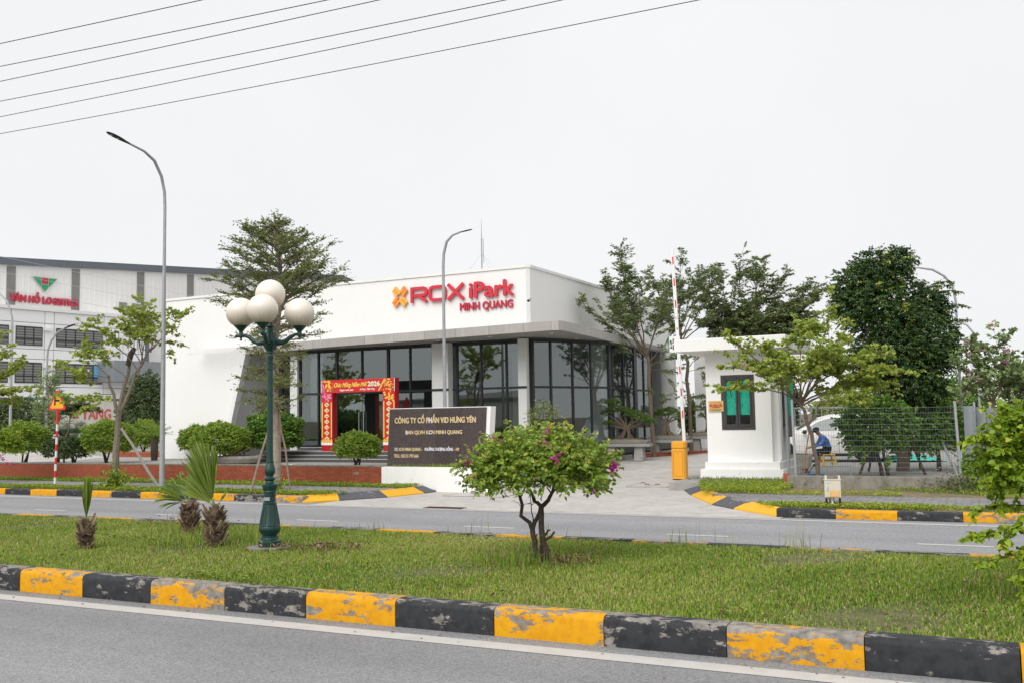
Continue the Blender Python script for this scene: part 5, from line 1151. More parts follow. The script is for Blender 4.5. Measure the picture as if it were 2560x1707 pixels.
mb = MB(); mb.hexa([(-.08, -.02, 0), (.10, -.02, 0), (.10, .03, 0), (-.08, .03, 0), (-.03, -.01, .09), (.05, -.01, .09), (.05, .02, .09), (-.03, .02, .09)]); mb.build('bristles', M['broom'], t)
t = thing('dustpan', 'blue plastic dustpan lying on the yard beside the broom', 'dustpan', (-3.95, 25.6, .2), .2); mb = MB(); mb.hexa([(-.18, -.14, 0), (.16, -.16, 0), (.16, .12, 0), (-.18, .12, 0), (-.22, -.19, .09), (.20, -.19, .09), (.20, .16, .09), (-.22, .16, .09)]); mb.build('pan', M['blueplastic'], t, bevel=.01)
mb = MB(); mb.tube([(-.2, 0, .05), (-.1, .15, .2), (.35, .5, .75)], .011, 6); mb.build('handle', M['black_plastic'], t)
t = thing('low_trestle', 'low steel trestle in front of the yellow stool', 'trestle', (-3.2, 25.4, .2), .05); mb = MB(); mb.tube([(-.45, 0, .0), (-.45, 0, .30), (.12, 0, .30), (.12, 0, 0)], .022, 8); mb.build('rail', M['galv'], t)
t = thing('tarpaulin', 'crumpled turquoise tarpaulin lying on the yard behind the fence', 'tarpaulin', (-2.35, 34.6, .2), .3)
n = 14; vs = [((i / (n - 1) - .5) * 1.7 + .1 * math.sin(j), (j / (n - 1) - .5) * 2.4, .02 + .16 * max(0, 1 - ((i / (n - 1) - .5) ** 2 + (j / (n - 1) - .5) ** 2) * 4) + .05 * abs(math.sin(i * 1.7 + j))) for j in range(n) for i in range(n)]
mb = MB(); mb.add(vs, [(j * n + i, j * n + i + 1, (j + 1) * n + i + 1, (j + 1) * n + i) for j in range(n - 1) for i in range(n - 1)]); mb.build('sheet', M['tarp'], t, smooth=True)

# ---------------------------------------------------------------- stool and seated man (local x to the right in the picture, man faces left)
SP = (-4.36, 30.6, .2)
t = thing('plastic_stool', 'yellow plastic stool under the seated man', 'stool', SP, YAW)
mb = MB(); mb.box(-.19, -.17, .34, .19, .17, .375); mb.build('seat', M['stool'], t, bevel=.015)
for x in (-1, 1):
    for y in (-1, 1): mb = MB(); mb.bar((x * .16, y * .14, .34), (x * .21, y * .18, 0), .05, .04); mb.build('leg', M['stool'], t)
mb = MB(); mb.bar((-.185, -.16, .15), (.185, -.16, .15), .02, .03); mb.bar((-.185, .16, .15), (.185, .16, .15), .02, .03); mb.build('stretcher', M['stool'], t)

def skinned(name, joints, edges, zones, mats, parent, sub=2):
    """One continuous body grown round a skeleton; each face takes the colour of its nearest bone zone."""
    me = bpy.data.meshes.new(name); me.from_pydata([j[:3] for j in joints], edges, [])
    o = bpy.data.objects.new(name, me); C.objects.link(o)
    o.modifiers.new('skin', 'SKIN'); 
    if not me.skin_vertices: me.attributes
    for i, sv in enumerate(me.skin_vertices[0].data): sv.radius = joints[i][3] if hasattr(joints[i][3], '__len__') else (joints[i][3], joints[i][3]); sv.use_root = (i == 0)
    sb = o.modifiers.new('sub', 'SUBSURF'); sb.levels = sb.render_levels = sub
    bpy.context.view_layer.update(); dg = bpy.context.evaluated_depsgraph_get()
    m2 = bpy.data.meshes.new_from_object(o.evaluated_get(dg)); m2.name = name; bpy.data.objects.remove(o)
    m2.materials.clear()
    for x in mats: m2.materials.append(x)
    segs = [(np.array(joints[a][:3]), np.array(joints[b][:3]), zones[i]) for i, (a, b) in enumerate(edges)]
    for p in m2.polygons:
        c_ = np.array(p.center); best = 9e9; z = 0
        for a, b, zn in segs:
            ab = b - a; tt = np.clip(np.dot(c_ - a, ab) / max(np.dot(ab, ab), 1e-9), 0, 1); d_ = np.linalg.norm(c_ - a - ab * tt)
            if d_ < best: best, z = d_, zn
        p.material_index = z; p.use_smooth = True
    return inst(name, m2, parent)
# zones: 0 shirt, 1 trousers, 2 skin, 3 shoes
J = [(.06, 0, .47, (.15, .16)), (-.02, 0, .66, (.135, .15)), (-.13, 0, .86, (.13, .17)), (-.20, 0, .955, (.055, .06)), (-.255, 0, 1.01, (.055, .06)),       # pelvis, waist, chest, neck, skull base
     (-.12, -.17, .885, .065), (-.22, -.21, .68, .048), (-.44, -.15, .60, .036), (-.53, -.14, .585, .026),                                                   # near arm
     (-.12, .17, .885, .065), (-.22, .20, .69, .048), (-.42, .10, .60, .036), (-.51, .08, .58, .026),                                                        # far arm
     (.03, -.09, .46, .095), (-.36, -.13, .47, .068), (-.34, -.13, .09, .045), (-.35, -.13, .045, .042), (-.50, -.14, .035, .035),                             # near leg
     (.03, .09, .46, .095), (-.34, .13, .47, .068), (-.26, .13, .09, .045), (-.27, .13, .045, .042), (-.42, .14, .035, .035),
     (-.29, 0, 1.04, (.075, .07)), (-.32, 0, 1.085, (.082, .075)), (-.345, 0, .985, (.05, .05))]
E_ = [(0, 1), (1, 2), (2, 3), (3, 4), (2, 5), (5, 6), (6, 7), (7, 8), (2, 9), (9, 10), (10, 11), (11, 12), (0, 13), (13, 14), (14, 15), (15, 16), (16, 17), (0, 18), (18, 19), (19, 20), (20, 21), (21, 22), (4, 23), (23, 24), (23, 25)]
Z_ = [0, 0, 0, 2, 0, 0, 0, 2, 0, 0, 0, 2, 1, 1, 1, 3, 3, 1, 1, 1, 3, 3, 2, 2, 2]
pr = thing('person', 'man in blue shirt and dark cap bent forward on a yellow stool', 'person', SP, YAW)
body = skinned('body', J, E_, Z_, [M['shirt'], M['trousers'], M['skin'], M['black_plastic']], pr)
for hx, hy in ((-.53, -.14), (-.51, .08)):
    mb = MB(); mb.ball((hx - .035, hy, .575), (.045, .034, .02), 10, 6)
    for f in range(4): y = hy - .027 + .018 * f; L_ = (.062, .072, .068, .052)[f]; mb.tube([(hx - .06, y, .575), (hx - .06 - L_ * .55, y + .004 * (f - 1.5), .565), (hx - .06 - L_ * .9, y + .006 * (f - 1.5), .535)], [.0095, .0088, .007], 6)
    mb.tube([(hx - .02, hy + (.03 if hy < 0 else -.03), .575), (hx - .05, hy + (.05 if hy < 0 else -.05), .56), (hx - .075, hy + (.055 if hy < 0 else -.055), .54)], [.011, .010, .008], 6)
    mb.build('hand', M['skin'], body, smooth=True)
mb = MB(); mb.ball((-.40, 0, 1.035), (.022, .016, .026), 8, 6); mb.ball((-.30, -.083, 1.04), (.02, .012, .032), 8, 6); mb.ball((-.30, .083, 1.04), (.02, .012, .032), 8, 6); mb.build('nose_and_ears', M['skin'], body, smooth=True)
mb = MB(); 
for s_ in (-1, 1): mb.ball((-.385, s_ * .033, 1.06), (.01, .013, .007), 6, 4)
mb.ball((-.395, 0, .992), (.008, .024, .005), 6, 4); mb.build('eyes_and_mouth', M['ink'], body)
cp = MB(); cp.ball((0, 0, 0), (.105, .096, .085), 16, 8); b0 = len(cp.v)
cp.hexa([(-.19, -.06, -.03), (-.07, -.085, -.012), (-.07, .085, -.012), (-.19, .06, -.03), (-.19, -.06, -.02), (-.07, -.085, .002), (-.07, .085, .002), (-.19, .06, -.02)])
o = cp.build('cap', M['hair'], pr, smooth=True); o.location = (-.318, 0, 1.105); o.rotation_euler = (0, -.35, 0)
mb = MB(); mb.tube([(-.17, -.226, .78), (-.17, -.234, .78)], .032, 10); mb.build('sleeve_patch', M['barrier_red'], pr)

# ---------------------------------------------------------------- parked car (local x to the rear, front at the left)
t = thing('parked_car', 'white hatchback parked in the yard behind the mesh fence', 'car', (-7.05, 33.4, .2), math.radians(12))
ST = [(0.0, .36, .62, .62, .62, .50), (.10, .30, .68, .74, .75, .62), (.45, .24, .70, .86, .89, .78), (.95, .22, .72, .92, .965, .84), (1.25, .22, .73, .95, 1.02, .80), (1.6, .22, .73, .97, 1.22, .70), (2.0, .22, .73, .985, 1.44, .63), (2.35, .22, .73, .99, 1.53, .61),
      (2.9, .22, .73, 1.0, 1.565, .60), (3.4, .22, .73, 1.01, 1.54, .60), (3.75, .22, .73, 1.02, 1.46, .62), (4.05, .24, .74, 1.03, 1.28, .66), (4.25, .28, .76, 1.02, 1.10, .72), (4.35, .34, .74, .92, .96, .70), (4.40, .40, .68, .80, .84, .60)]
rows = []
for x, zl, zm, zb_, zr, wr in ST:
    w_ = .87 * (1 - .20 * max(0, 1 - x / .7) ** 2 - .12 * max(0, (x - 3.9) / .5) ** 2)
    rows.append([(x, -w_ * .93, zl), (x, -w_, (zl + zm) / 2), (x, -w_, zm), (x, -w_ * .97, zb_), (x, -wr * w_ / .87 * 1.03, max(zb_ + .004, zr - .05)), (x, -wr * w_ / .87 * .8, zr - .005), (x, 0, zr + .02),
                 (x, wr * w_ / .87 * .8, zr - .005), (x, wr * w_ / .87 * 1.03, max(zb_ + .004, zr - .05)), (x, w_ * .97, zb_), (x, w_, zm), (x, w_, (zl + zm) / 2), (x, w_ * .93, zl)])
k = len(rows[0]); mb = MB(); mb.add([p for r in rows for p in r], [(i * k + j, i * k + j + 1, (i + 1) * k + j + 1, (i + 1) * k + j) for i in range(len(rows) - 1) for j in range(k - 1)] + [(i * k, (i + 1) * k, (i + 1) * k + k - 1, i * k + k - 1) for i in range(len(rows) - 1)] + [tuple(range(k)), tuple(range((len(rows) - 1) * k, len(rows) * k))])
bd = mb.build('body', M['carpaint'], t, smooth=True)
def rowat(x):
    xs_ = [r[0][0] for r in rows]; i = max(0, min(len(xs_) - 2, next((q for q in range(len(xs_) - 1) if xs_[q + 1] >= x), len(xs_) - 2))); f = (x - xs_[i]) / (xs_[i + 1] - xs_[i]); return [tuple(a + (b - a) * f for a, b in zip(p, q)) for p, q in zip(rows[i], rows[i + 1])]
def win(xs_, lo, hi, side, nm='side_window'):
    vs = []; n = len(xs_)
    for e, fr in ((0, lo), (1, hi)):
        for x, f in zip(xs_, fr):
            r = rowat(x); a, b = (r[3], r[4]) if side < 0 else (r[9], r[8]); vs.append((x, a[1] + (b[1] - a[1]) * f + side * .006, a[2] + (b[2] - a[2]) * f))
    mb = MB(); mb.add(vs, [(i, i + 1, n + i + 1, n + i) for i in range(n - 1)]); mb.build(nm, M['carglass'], t)
for s_ in (-1, 1):
    win([1.42, 1.6, 1.95, 2.35, 2.55], [.08] * 5, [.12, .62, .88, .9, .9], s_); win([2.62, 2.9, 3.2, 3.42], [.08] * 4, [.9] * 4, s_); win([3.48, 3.7, 3.9], [.1, .12, .16], [.86, .78, .4], s_)
vs = []
for x, f in ((1.33, 0), (1.65, 0), (1.98, 0)): r = rowat(x); vs += [(x - .02, r[5][1] * .98, r[5][2] + .012), (x - .02, 0, r[6][2] + .012), (x - .02, r[7][1] * .98, r[7][2] + .012)]
mb = MB(); mb.add(vs, [(i * 3 + j, i * 3 + j + 1, i * 3 + j + 4, i * 3 + j + 3) for i in range(2) for j in range(2)]); mb.build('windscreen', M['carglass'], t)
TY = MB(); TY.lathe([(.20, -.10), (.30, -.105), (.325, -.08), (.325, .08), (.30, .105), (.20, .10)], 28); tme = TY.mesh('tyre', M['rubber'], smooth=True)
RM = MB(); RM.lathe([(.205, -.06), (.2, -.085), (.05, -.07), (.03, -.09)], 20); rme = RM.mesh('rim', M['rim'], smooth=True)
for x in (.82, 3.45):
    for s_ in (-1, 1):
        w_ = bpy.data.objects.new('wheel', None); C.objects.link(w_); w_.parent = t; w_.location = (x, s_ * .79, .325); w_.rotation_euler = (PI / 2 * (-s_) if False else PI / 2, 0, 0)
        inst('tyre', tme, w_); o = inst('rim', rme, w_); o.rotation_euler = (0, PI if s_ < 0 else 0, 0)
        mb = MB(); a_ = np.linspace(0, PI, 13); q = [(x + .40 * math.cos(a), .325 + .40 * math.sin(a)) for a in a_]; mb.prism_y(q, s_ * .876, s_ * .885); mb.build('wheel_arch', M['black_plastic'], t)
    
mb = MB(); mb.box(1.2, -.9, .2, 3.1, -.84, .29); mb.box(1.2, .84, .2, 3.1, .9, .29); mb.box(3.95, -.8, .27, 4.43, .8, .42); mb.build('sill', M['black_plastic'], t)
for s_ in (-1, 1):
    mb = MB(); mb.ball((1.52, s_ * 1.0, 1.0), (.075, .10, .07), 10, 6); mb.build('mirror', M['black_plastic'], t, smooth=True); mb = MB(); mb.box(2.35, s_ * .862 - .02, .83, 2.52, s_ * .862 + .02, .86); mb.box(3.25, s_ * .862 - .02, .85, 3.42, s_ * .862 + .02, .88); mb.build('handle', M['carpaint'], t)
    mb = MB(); mb.ball((4.22, s_ * .62, .93), (.10, .12, .11), 10, 6); mb.build('tail_light', M['lamp_red'], t, smooth=True); mb = MB(); mb.ball((.22, s_ * .62, .70), (.17, .10, .07), 10, 6); mb.build('headlight', M['carglass'], t, smooth=True)
for x in (2.58, 3.45):
    for s_ in (-1, 1): mb = MB(); r = rowat(x); y = s_ * (abs(r[2][1]) + .002); mb.box(x, y - .002, .32, x + .006, y + .002, .99); mb.build('door_gap', M['ink'], t)

# ================================================================ WAREHOUSE, CONTAINER, FAR THINGS
wh = thing('warehouse', 'big white warehouse with a windowed office block and grey roof edge', 'building', (-86.094, 69.069, .4), math.radians(80.9))
def cell(x0, x1, z0, z1): mb = MB(); mb.box(x0 + .03, -.06, z0 + .03, x1 - .03, .0, z1 - .03); return mb.build('wall_panel', M['panelwhite'], wh)
mb = MB(); mb.box(-16, .005, -.3, 10.9, 12, 13.0); mb.build('block_wall', M['seam'], wh)
cols = [-15.9, -12.6, -8.9, -4.75, -1.3, -.3, 5.3, 7.6, 8.3, 9.5, 10.85]; rws = [-.2, 5.3, 8.1, 9.1, 11.75, 13.0]
for a, b in zip(cols[:-1], cols[1:]):
    for c_, d_ in zip(rws[:-1], rws[1:]): cell(a, b, c_, d_)
mb = MB(); mb.box(-16, -.25, 13.0, 11.0, 12.2, 13.35); mb.build('block_coping', M['warewhite'], wh)
mb = MB(); mb.box(10.35, -.12, 3, 10.8, -.065, 12.95); mb.build('downpipe', M['grey_blue'], wh)
def wwin(x0, x1, z0, z1, n, blue=None, logo=()):
    f = .09; mb = MB(); mb.box(x0, -.13, z0, x1, -.065, z0 + f); mb.box(x0, -.13, z1 - f, x1, -.065, z1); zt = z0 + (z1 - z0) * .34
    wd = (x1 - x0) / n
    for i in range(n + 1): xx = x0 + wd * i; mb.box(max(x0, xx - .05), -.128, z0 + f, min(x1, xx + .05), -.066, z1 - f)
    mb.box(x0 + .05, -.126, zt - .05, x1 - .05, -.067, zt + .05); w_ = mb.build('window', M['frame'], wh)
    for i in range(n):
        for a, b in ((z0 + f, zt - .05), (zt + .05, z1 - f)):
            up = a > zt; mb = MB(); mb.box(x0 + wd * i + .05, -.10, a, x0 + wd * (i + 1) - .05, -.085, b); mb.build('pane', M['paleblue'] if (blue == i and up) else M['blind'], w_)
        if i in logo:
            cx = x0 + wd * (i + .5); mb = MB(); mb.add([(cx - .16, -.104, z1 - .55), (cx + .16, -.104, z1 - .55), (cx, -.104, z1 - .86)], [(0, 1, 2)]); mb.box(cx - .4, -.104, z1 - 1.06, cx + .4, -.1005, z1 - 1.02); mb.build('white_decal', M['whiteprint'], w_)
for z0, z1, bl_i, lg in ((9.45, 11.35, None, ()), (5.67, 7.75, 4, (1, 3)), (2.1, 4.2, None, ())):
    wwin(-8.8, -5.0, z0, z1, 4); wwin(-4.30, -1.55, z0, z1, 3); wwin(-.08, 5.12, z0, z1, 5, bl_i, lg); wwin(-15.5, -12.8, z0, z1, 3)
for x, z in ((8.9, 9.6), (6.6, 10.4), (9.9, 9.6), (6.3, 6.2)):
    mb = MB(); mb.box(x, -.11, z, x + .45, -.065, z + 1.1); w_ = mb.build('window', M['frame'], wh); mb = MB(); mb.box(x + .06, -.114, z + .06, x + .39, -.111, z + 1.04); mb.build('pane', M['panelwhite'], w_)
for x, z in ((-.95, 11.0), (-.95, 7.25)): mb = MB(); mb.box(x - .5, -.35, z, x + .35, -.065, z + .3); mb.build('outdoor_unit', M['warewhite'], wh)
mb = MB(); mb.box(4.6, -3.2, 5.9, 10.2, -.07, 8.1); mb.build('loading_canopy', M['sheet'], wh)
# gabled hall behind: ribbed sheet wall, translucent strips, dark verge
def zr(x): return 18.25 + .0708 * (x + 4.5) if x < 44 else 18.25 + .0708 * 48.5 - .2 * (x - 44)
Y0 = 3.0
mb = MB(); mb.prism_y([(-40, -.3), (80, -.3), (80, zr(80)), (44, zr(44)), (-40, zr(-40))], Y0, Y0 + .3); mb.build('hall_wall', M['warewhite'], wh)
rib = MB(); x = -38.0
while x < 60: rib.hexa([(x, Y0 - .022, 12), (x + .12, Y0 - .022, 12), (x + .16, Y0, 12), (x - .04, Y0, 12), (x, Y0 - .022, zr(x) - .35), (x + .12, Y0 - .022, zr(x) - .35), (x + .16, Y0, zr(x) - .35), (x - .04, Y0, zr(x) - .35)]); x += .62
tag(rib.build('wall_rib', M['warewhite'], wh), kind='stuff')
for x in (-25.5, -18.3, -10.9, -3.3, 3.75, 11.7, 18.5, 26.0, 33.4, 41.0, 48.5):
    mb = MB(); mb.hexa([(x - .46, Y0 - .07, 12), (x + .46, Y0 - .07, 12), (x + .46, Y0 - .001, 12), (x - .46, Y0 - .001, 12), (x - .46, Y0 - .07, zr(x - .46) - .6), (x + .46, Y0 - .07, zr(x + .46) - .6), (x + .46, Y0 - .001, zr(x + .46) - .6), (x - .46, Y0 - .001, zr(x - .46) - .6)])
    st = mb.build('skylight_strip', M['skylight'], wh); q = MB()
    for i in range(5): xx = x - .40 + i * .2; q.box(xx - .03, Y0 - .095, 12, xx + .03, Y0 - .0705, zr(x) - .7)
    q.build('strip_rib', M['skylight'], st)
for a, b in ((-40, 44), (44, 80)):
    mb = MB(); mb.hexa([(a, Y0 - .35, zr(a) - .45), (b, Y0 - .35, zr(b) - .45), (b, Y0 + .2, zr(b) - .45), (a, Y0 + .2, zr(a) - .45), (a, Y0 - .35, zr(a) + .25), (b, Y0 - .35, zr(b) + .25), (b, Y0 + .2, zr(b) + .25), (a, Y0 + .2, zr(a) + .25)]); mb.build('verge_trim', M['grey_blue'], wh)
    mb = MB(); mb.hexa([(a, Y0 - .3, zr(a) + .1), (b, Y0 - .3, zr(b) + .1), (b, 40, zr(b) + .1), (a, 40, zr(a) + .1), (a, Y0 - .3, zr(a) + .3), (b, Y0 - .3, zr(b) + .3), (b, 40, zr(b) + .3), (a, 40, zr(a) + .3)]); mb.build('hall_roof', M['grey_blue'], wh)
for x0 in (8.75, 10.4):
    mb = MB(); mb.box(x0, Y0 - .2, 14.3, x0 + 1.25, Y0 - .1, 15.2); v_ = mb.build('vent', M['warewhite'], wh)
    for i in range(6): q = MB(); q.hexa([(x0 + .1, Y0 - .25, 14.42 + i * .12), (x0 + 1.15, Y0 - .25, 14.42 + i * .12), (x0 + 1.15, Y0 - .2, 14.40 + i * .12), (x0 + .1, Y0 - .2, 14.40 + i * .12), (x0 + .1, Y0 - .25, 14.45 + i * .12), (x0 + 1.15, Y0 - .25, 14.45 + i * .12), (x0 + 1.15, Y0 - .2, 14.5 + i * .12), (x0 + .1, Y0 - .2, 14.5 + i * .12)]); q.build('vent_slat', M['sheet'], v_)
ws = thing('warehouse_sign', 'red block lettering under a green and red triangle emblem on the warehouse', 'sign', (-86.094, 69.069, .4), math.radians(80.9))
lettering('VÂN HỒ LOGISTICS', -3.45, 3.95, 14.15, .68, M['red2'], ws, .15, Y0 - .12, bold=.08); bk = lettering('VÂN HỒ LOGISTICS', -3.42, 3.98, 14.13, .70, M['cabinet'], ws, .06, Y0 - .055, bold=.10, one='letter_edging')
ex_, ez_ = .22, 15.45
def emb(poly, m, nm, d=.10): mb = MB(); mb.prism_y([(ex_ + x, ez_ + z) for x, z in poly], Y0 - .12 - d, Y0 - .12); mb.build(nm, m, ws)
emb([(-1.45, 1.52), (1.45, 1.52), (0, -.10)], M['cabinet'], 'emblem_backing', .05)
emb([(-1.28, 1.42), (-.42, 1.42), (-.42, .48)], M['bluegreen'], 'emblem_green', .1); emb([(1.28, 1.42), (.42, 1.42), (.42, .48)], M['bluegreen'], 'emblem_green', .1); emb([(-.33, 1.42), (.33, 1.42), (.33, .80), (-.33, .80)], M['red2'], 'emblem_red', .1); emb([(-.33, .70), (.33, .70), (.33, .38), (0, .02), (-.33, .38)], M['bluegreen'], 'emblem_green', .1)

t = thing('shipping_container', 'cream shipping container with red lettering parked before the warehouse', 'container', (-65.9, 53.5, 1.36), math.radians(101))
mb = MB(); mb.box(-2.0, 0, .16, 10.2, 2.4, 2.45); mb.build('box', M['container'], t)
cr_ = MB(); x = -1.8
while x < 10: cr_.hexa([(x, -.03, .18), (x + .10, -.03, .18), (x + .15, 0, .18), (x - .05, 0, .18), (x, -.03, 2.42), (x + .10, -.03, 2.42), (x + .15, 0, 2.42), (x - .05, 0, 2.42)]); x += .28
tag(cr_.build('corrugation', M['container'], t), kind='stuff')
for z0, z1 in ((0, .16), (2.45, 2.62)): mb = MB(); mb.box(-2.05, -.05, z0, 10.25, 2.45, z1); mb.build('rail', M['cont_green'], t)
for x in (-2.05, 10.1): mb = MB(); mb.box(x, -.06, .16, x + .15, .1, 2.45); mb.build('corner_post', M['cont_green'], t)
mb = MB(); mb.box(.80, -.04, .95, 1.85, -.031, 1.75); pn = mb.build('emblem_panel', M['cont_red'], t); mb = MB(); stroke(mb, [(.95, 1.65), (1.32, 1.28), (1.70, 1.65)], .20, .006, -.041); stroke(mb, [(1.32, 1.34), (1.32, .98)], .20, .007, -.041); mb.build('emblem_letter', M['cont_blue'], pn)
lettering('YANG', 2.28, 5.95, .90, .80, M['cont_red'], t, .006, -.031, bold=.05); lettering('www.yml.com.tw', .95, 3.9, 2.02, .20, M['cont_red'], t, .005, -.031, one='lettering')
for x in (0.5, 6.5, 8.2):
    mb = MB()
    for y in (.15, 1.9): 
        b0 = len(mb.v); mb.lathe([(.45, -.12), (.45, .12)], 16)
        for vi in range(b0, len(mb.v)): a, b, c_ = mb.v[vi]; mb.v[vi] = (x + a, y + c_, -.35 + b)
    mb.build('trailer_wheel', M['rubber'], t)
mb = MB(); mb.box(-1.8, .5, -.25, 10, 1.9, 0); mb.build('trailer_frame', M['cont_green'], t)

t = thing('lane_fence', 'pale railing fence far behind the parked car', 'fence', (-12, 45, .3))
mb = MB(); mb.box(0, 0, 0, 14, .15, .9); mb.build('wall', M['white_roof'], t); mb = MB()
for i in range(60): mb.tube([(i * .235, .07, .9), (i * .235, .07, 1.75)], .02, 5)
tag(mb.build('railing_bar', M['galv'], t), kind='stuff'); mb = MB(); mb.box(0, .04, 1.7, 14, .10, 1.76); mb.build('top_rail', M['galv'], t)
t = thing('red_roofed_shed', 'distant pale shed with a red sheet roof beyond the yard', 'building', (-5.0, 82, 0)); mb = MB(); mb.box(-3, 0, 0, 3, 8, 2.2); mb.build('wall', M['white_roof'], t); mb = MB(); mb.hexa([(-3.3, -.6, 2.2), (3.3, -.6, 2.2), (3.3, 4, 2.2), (-3.3, 4, 2.2), (-3.3, -.6, 2.3), (3.3, -.6, 2.3), (3.3, 4, 3.1), (-3.3, 4, 3.1)]); mb.build('roof', M['pink_roof'], t)
# across the road behind the photographer: the hall that the dark glass mirrors
t = thing('opposite_warehouse', 'pale grey gabled warehouse across the road, mirrored in the dark glass', 'building', (-34, -42, 0))
mb = MB(); mb.prism_y([(-38, 0), (45, 0), (45, 3.9), (0, 5.6), (-38, 3.9)], -30, 0); mb.build('hall', M['container'], t)
for x0 in range(-34, 42, 9): mb = MB(); mb.box(x0, .01, 1, x0 + 1.2, .06, 3.6); mb.build('skylight_strip', M['skylight'], t)
mb = MB(); mb.box(-38, .01, 3.7, 45, .3, 4.1); mb.build('gutter', M['grey_blue'], t)

# ================================================================ TREES AND PLANTS  (local x to the right as seen from the road, z up)
def sub(a): return np.array(a, float)
def trunk_mesh(paths, m, name, parent, n=8):
    mb = MB()
    for pts_, r0, r1 in paths:
        k = len(pts_); mb.tube(pts_, list(np.linspace(r0, r1, k)), n)
    return mb.build(name, m, parent, smooth=True)
def wig(pts, s=.03, k=3):
    """Fine irregular bends along a path."""
    P = np.array(pts, float); t = np.linspace(0, len(P) - 1, (len(P) - 1) * k + 1); i = np.minimum(t.astype(int), len(P) - 2); f = (t - i)[:, None]
    Q = P[i] * (1 - f) + P[i + 1] * f; Q[1:-1] += G.normal(0, s, (len(Q) - 2, 3)); return Q
def stake(label, a, b, r=.025, m='wood', name='wooden_stake', cat='stake'):
    t = thing(name, label, cat, a); d = Vector(b) - Vector(a); mb = MB(); mb.tube(wig([(0, 0, -.03), tuple(d * .5), tuple(d)], .012, 2), [r, r, r * .95, r * .9, r * .85], 7); mb.build('pole', M[m], t, smooth=True)

# --- 1. tall tree with flat tiers of small leaves behind the globe lamp
t = thing('terminalia_tree', 'tall airy tree with tiered branches of small leaves behind the globe lamp', 'tree', (-16.02, 19.29, PZ), YAW)
tp = wig([(0, 0, -.1), (.02, 0, 1.2), (-.05, .02, 2.4), (-.06, 0, 3.6), (.10, .0, 4.7), (.10, 0, 5.6), (.0, 0, 6.4), (-.06, 0, 7.0)], .015, 2)
trunk_mesh([(tp, .125, .02)], M['bark_pale'], 'trunk', t, 12)
lv = Leaves(); wd = MB()
def envl(z): return float(np.interp(z, [2.2, 2.8, 3.6, 4.3, 4.9, 5.5, 6.1, 6.6, 7.0], [.95, 1.2, 1.3, 1.6, 1.85, 1.75, 1.45, .95, .35]))
for z in np.arange(2.3, 6.95, .17):
    nb = 3 if z < 4.2 else (5 if z < 5.0 else 6)
    for q in range(nb):
        az = G.uniform(0, 6.283); ln = envl(z) * G.uniform(.55, 1.08) * (1 if z > 4.4 or G.random() < .75 else .5); c_ = np.array([np.interp(z - .25, tp[:, 2], tp[:, 0]), 0, z - .28])
        rise = (.52 if z > 5.6 else .40 if z > 4.4 else .22) + G.normal(0, .13); d = np.array([math.cos(az), math.sin(az), 0])
        c_ = c_ - np.array([0, 0, ln * rise * .45]); e = c_ + d * ln + np.array([0, 0, ln * rise]); pth = bez(c_, c_ + d * ln * .5 + np.array([0, 0, ln * rise * .62]), e, 7) + np.r_[np.zeros((1, 3)), rv(6, .03)]
        wd.tube(pth, list(np.linspace(.028 if z < 5.5 else .02, .005, 7)), 5, cap=False)
        A, B = twigs_from(pth, int(15 + 19 * ln), .40, .22, .35, .16); wood_twigs(wd, A, B, .0045, 2)
        along(lv, A, B, 8 if z > 4.3 else 6, .062, .036, .8, .05, .05, .0, 1.0 if z < 4.6 else .85)
lv.build('foliage', L['terminalia'], t); tag(wd.build('branches', M['bark_pale'], t), kind='stuff')
stake('wooden prop leaning on the tiered tree from the left', (-15.78, 18.07, PZ), (-15.98, 19.1, 2.0), .03)
stake('wooden prop leaning on the tiered tree from the right', (-15.45, 19.16, PZ), (-15.93, 19.3, 2.15), .026)
lvq = Leaves(); n = 260; lvq.add(np.stack([G.normal(-15.85, .2, n), G.normal(19.0, .15, n), PZ + np.abs(G.normal(0, .13, n))], 1), rv(n), np.array([0, 0, 1.]) + rv(n, .4), .06, .04, G.uniform(0, 1, n)); lvq.build('weed_clump', L['cover'], kind='stuff')

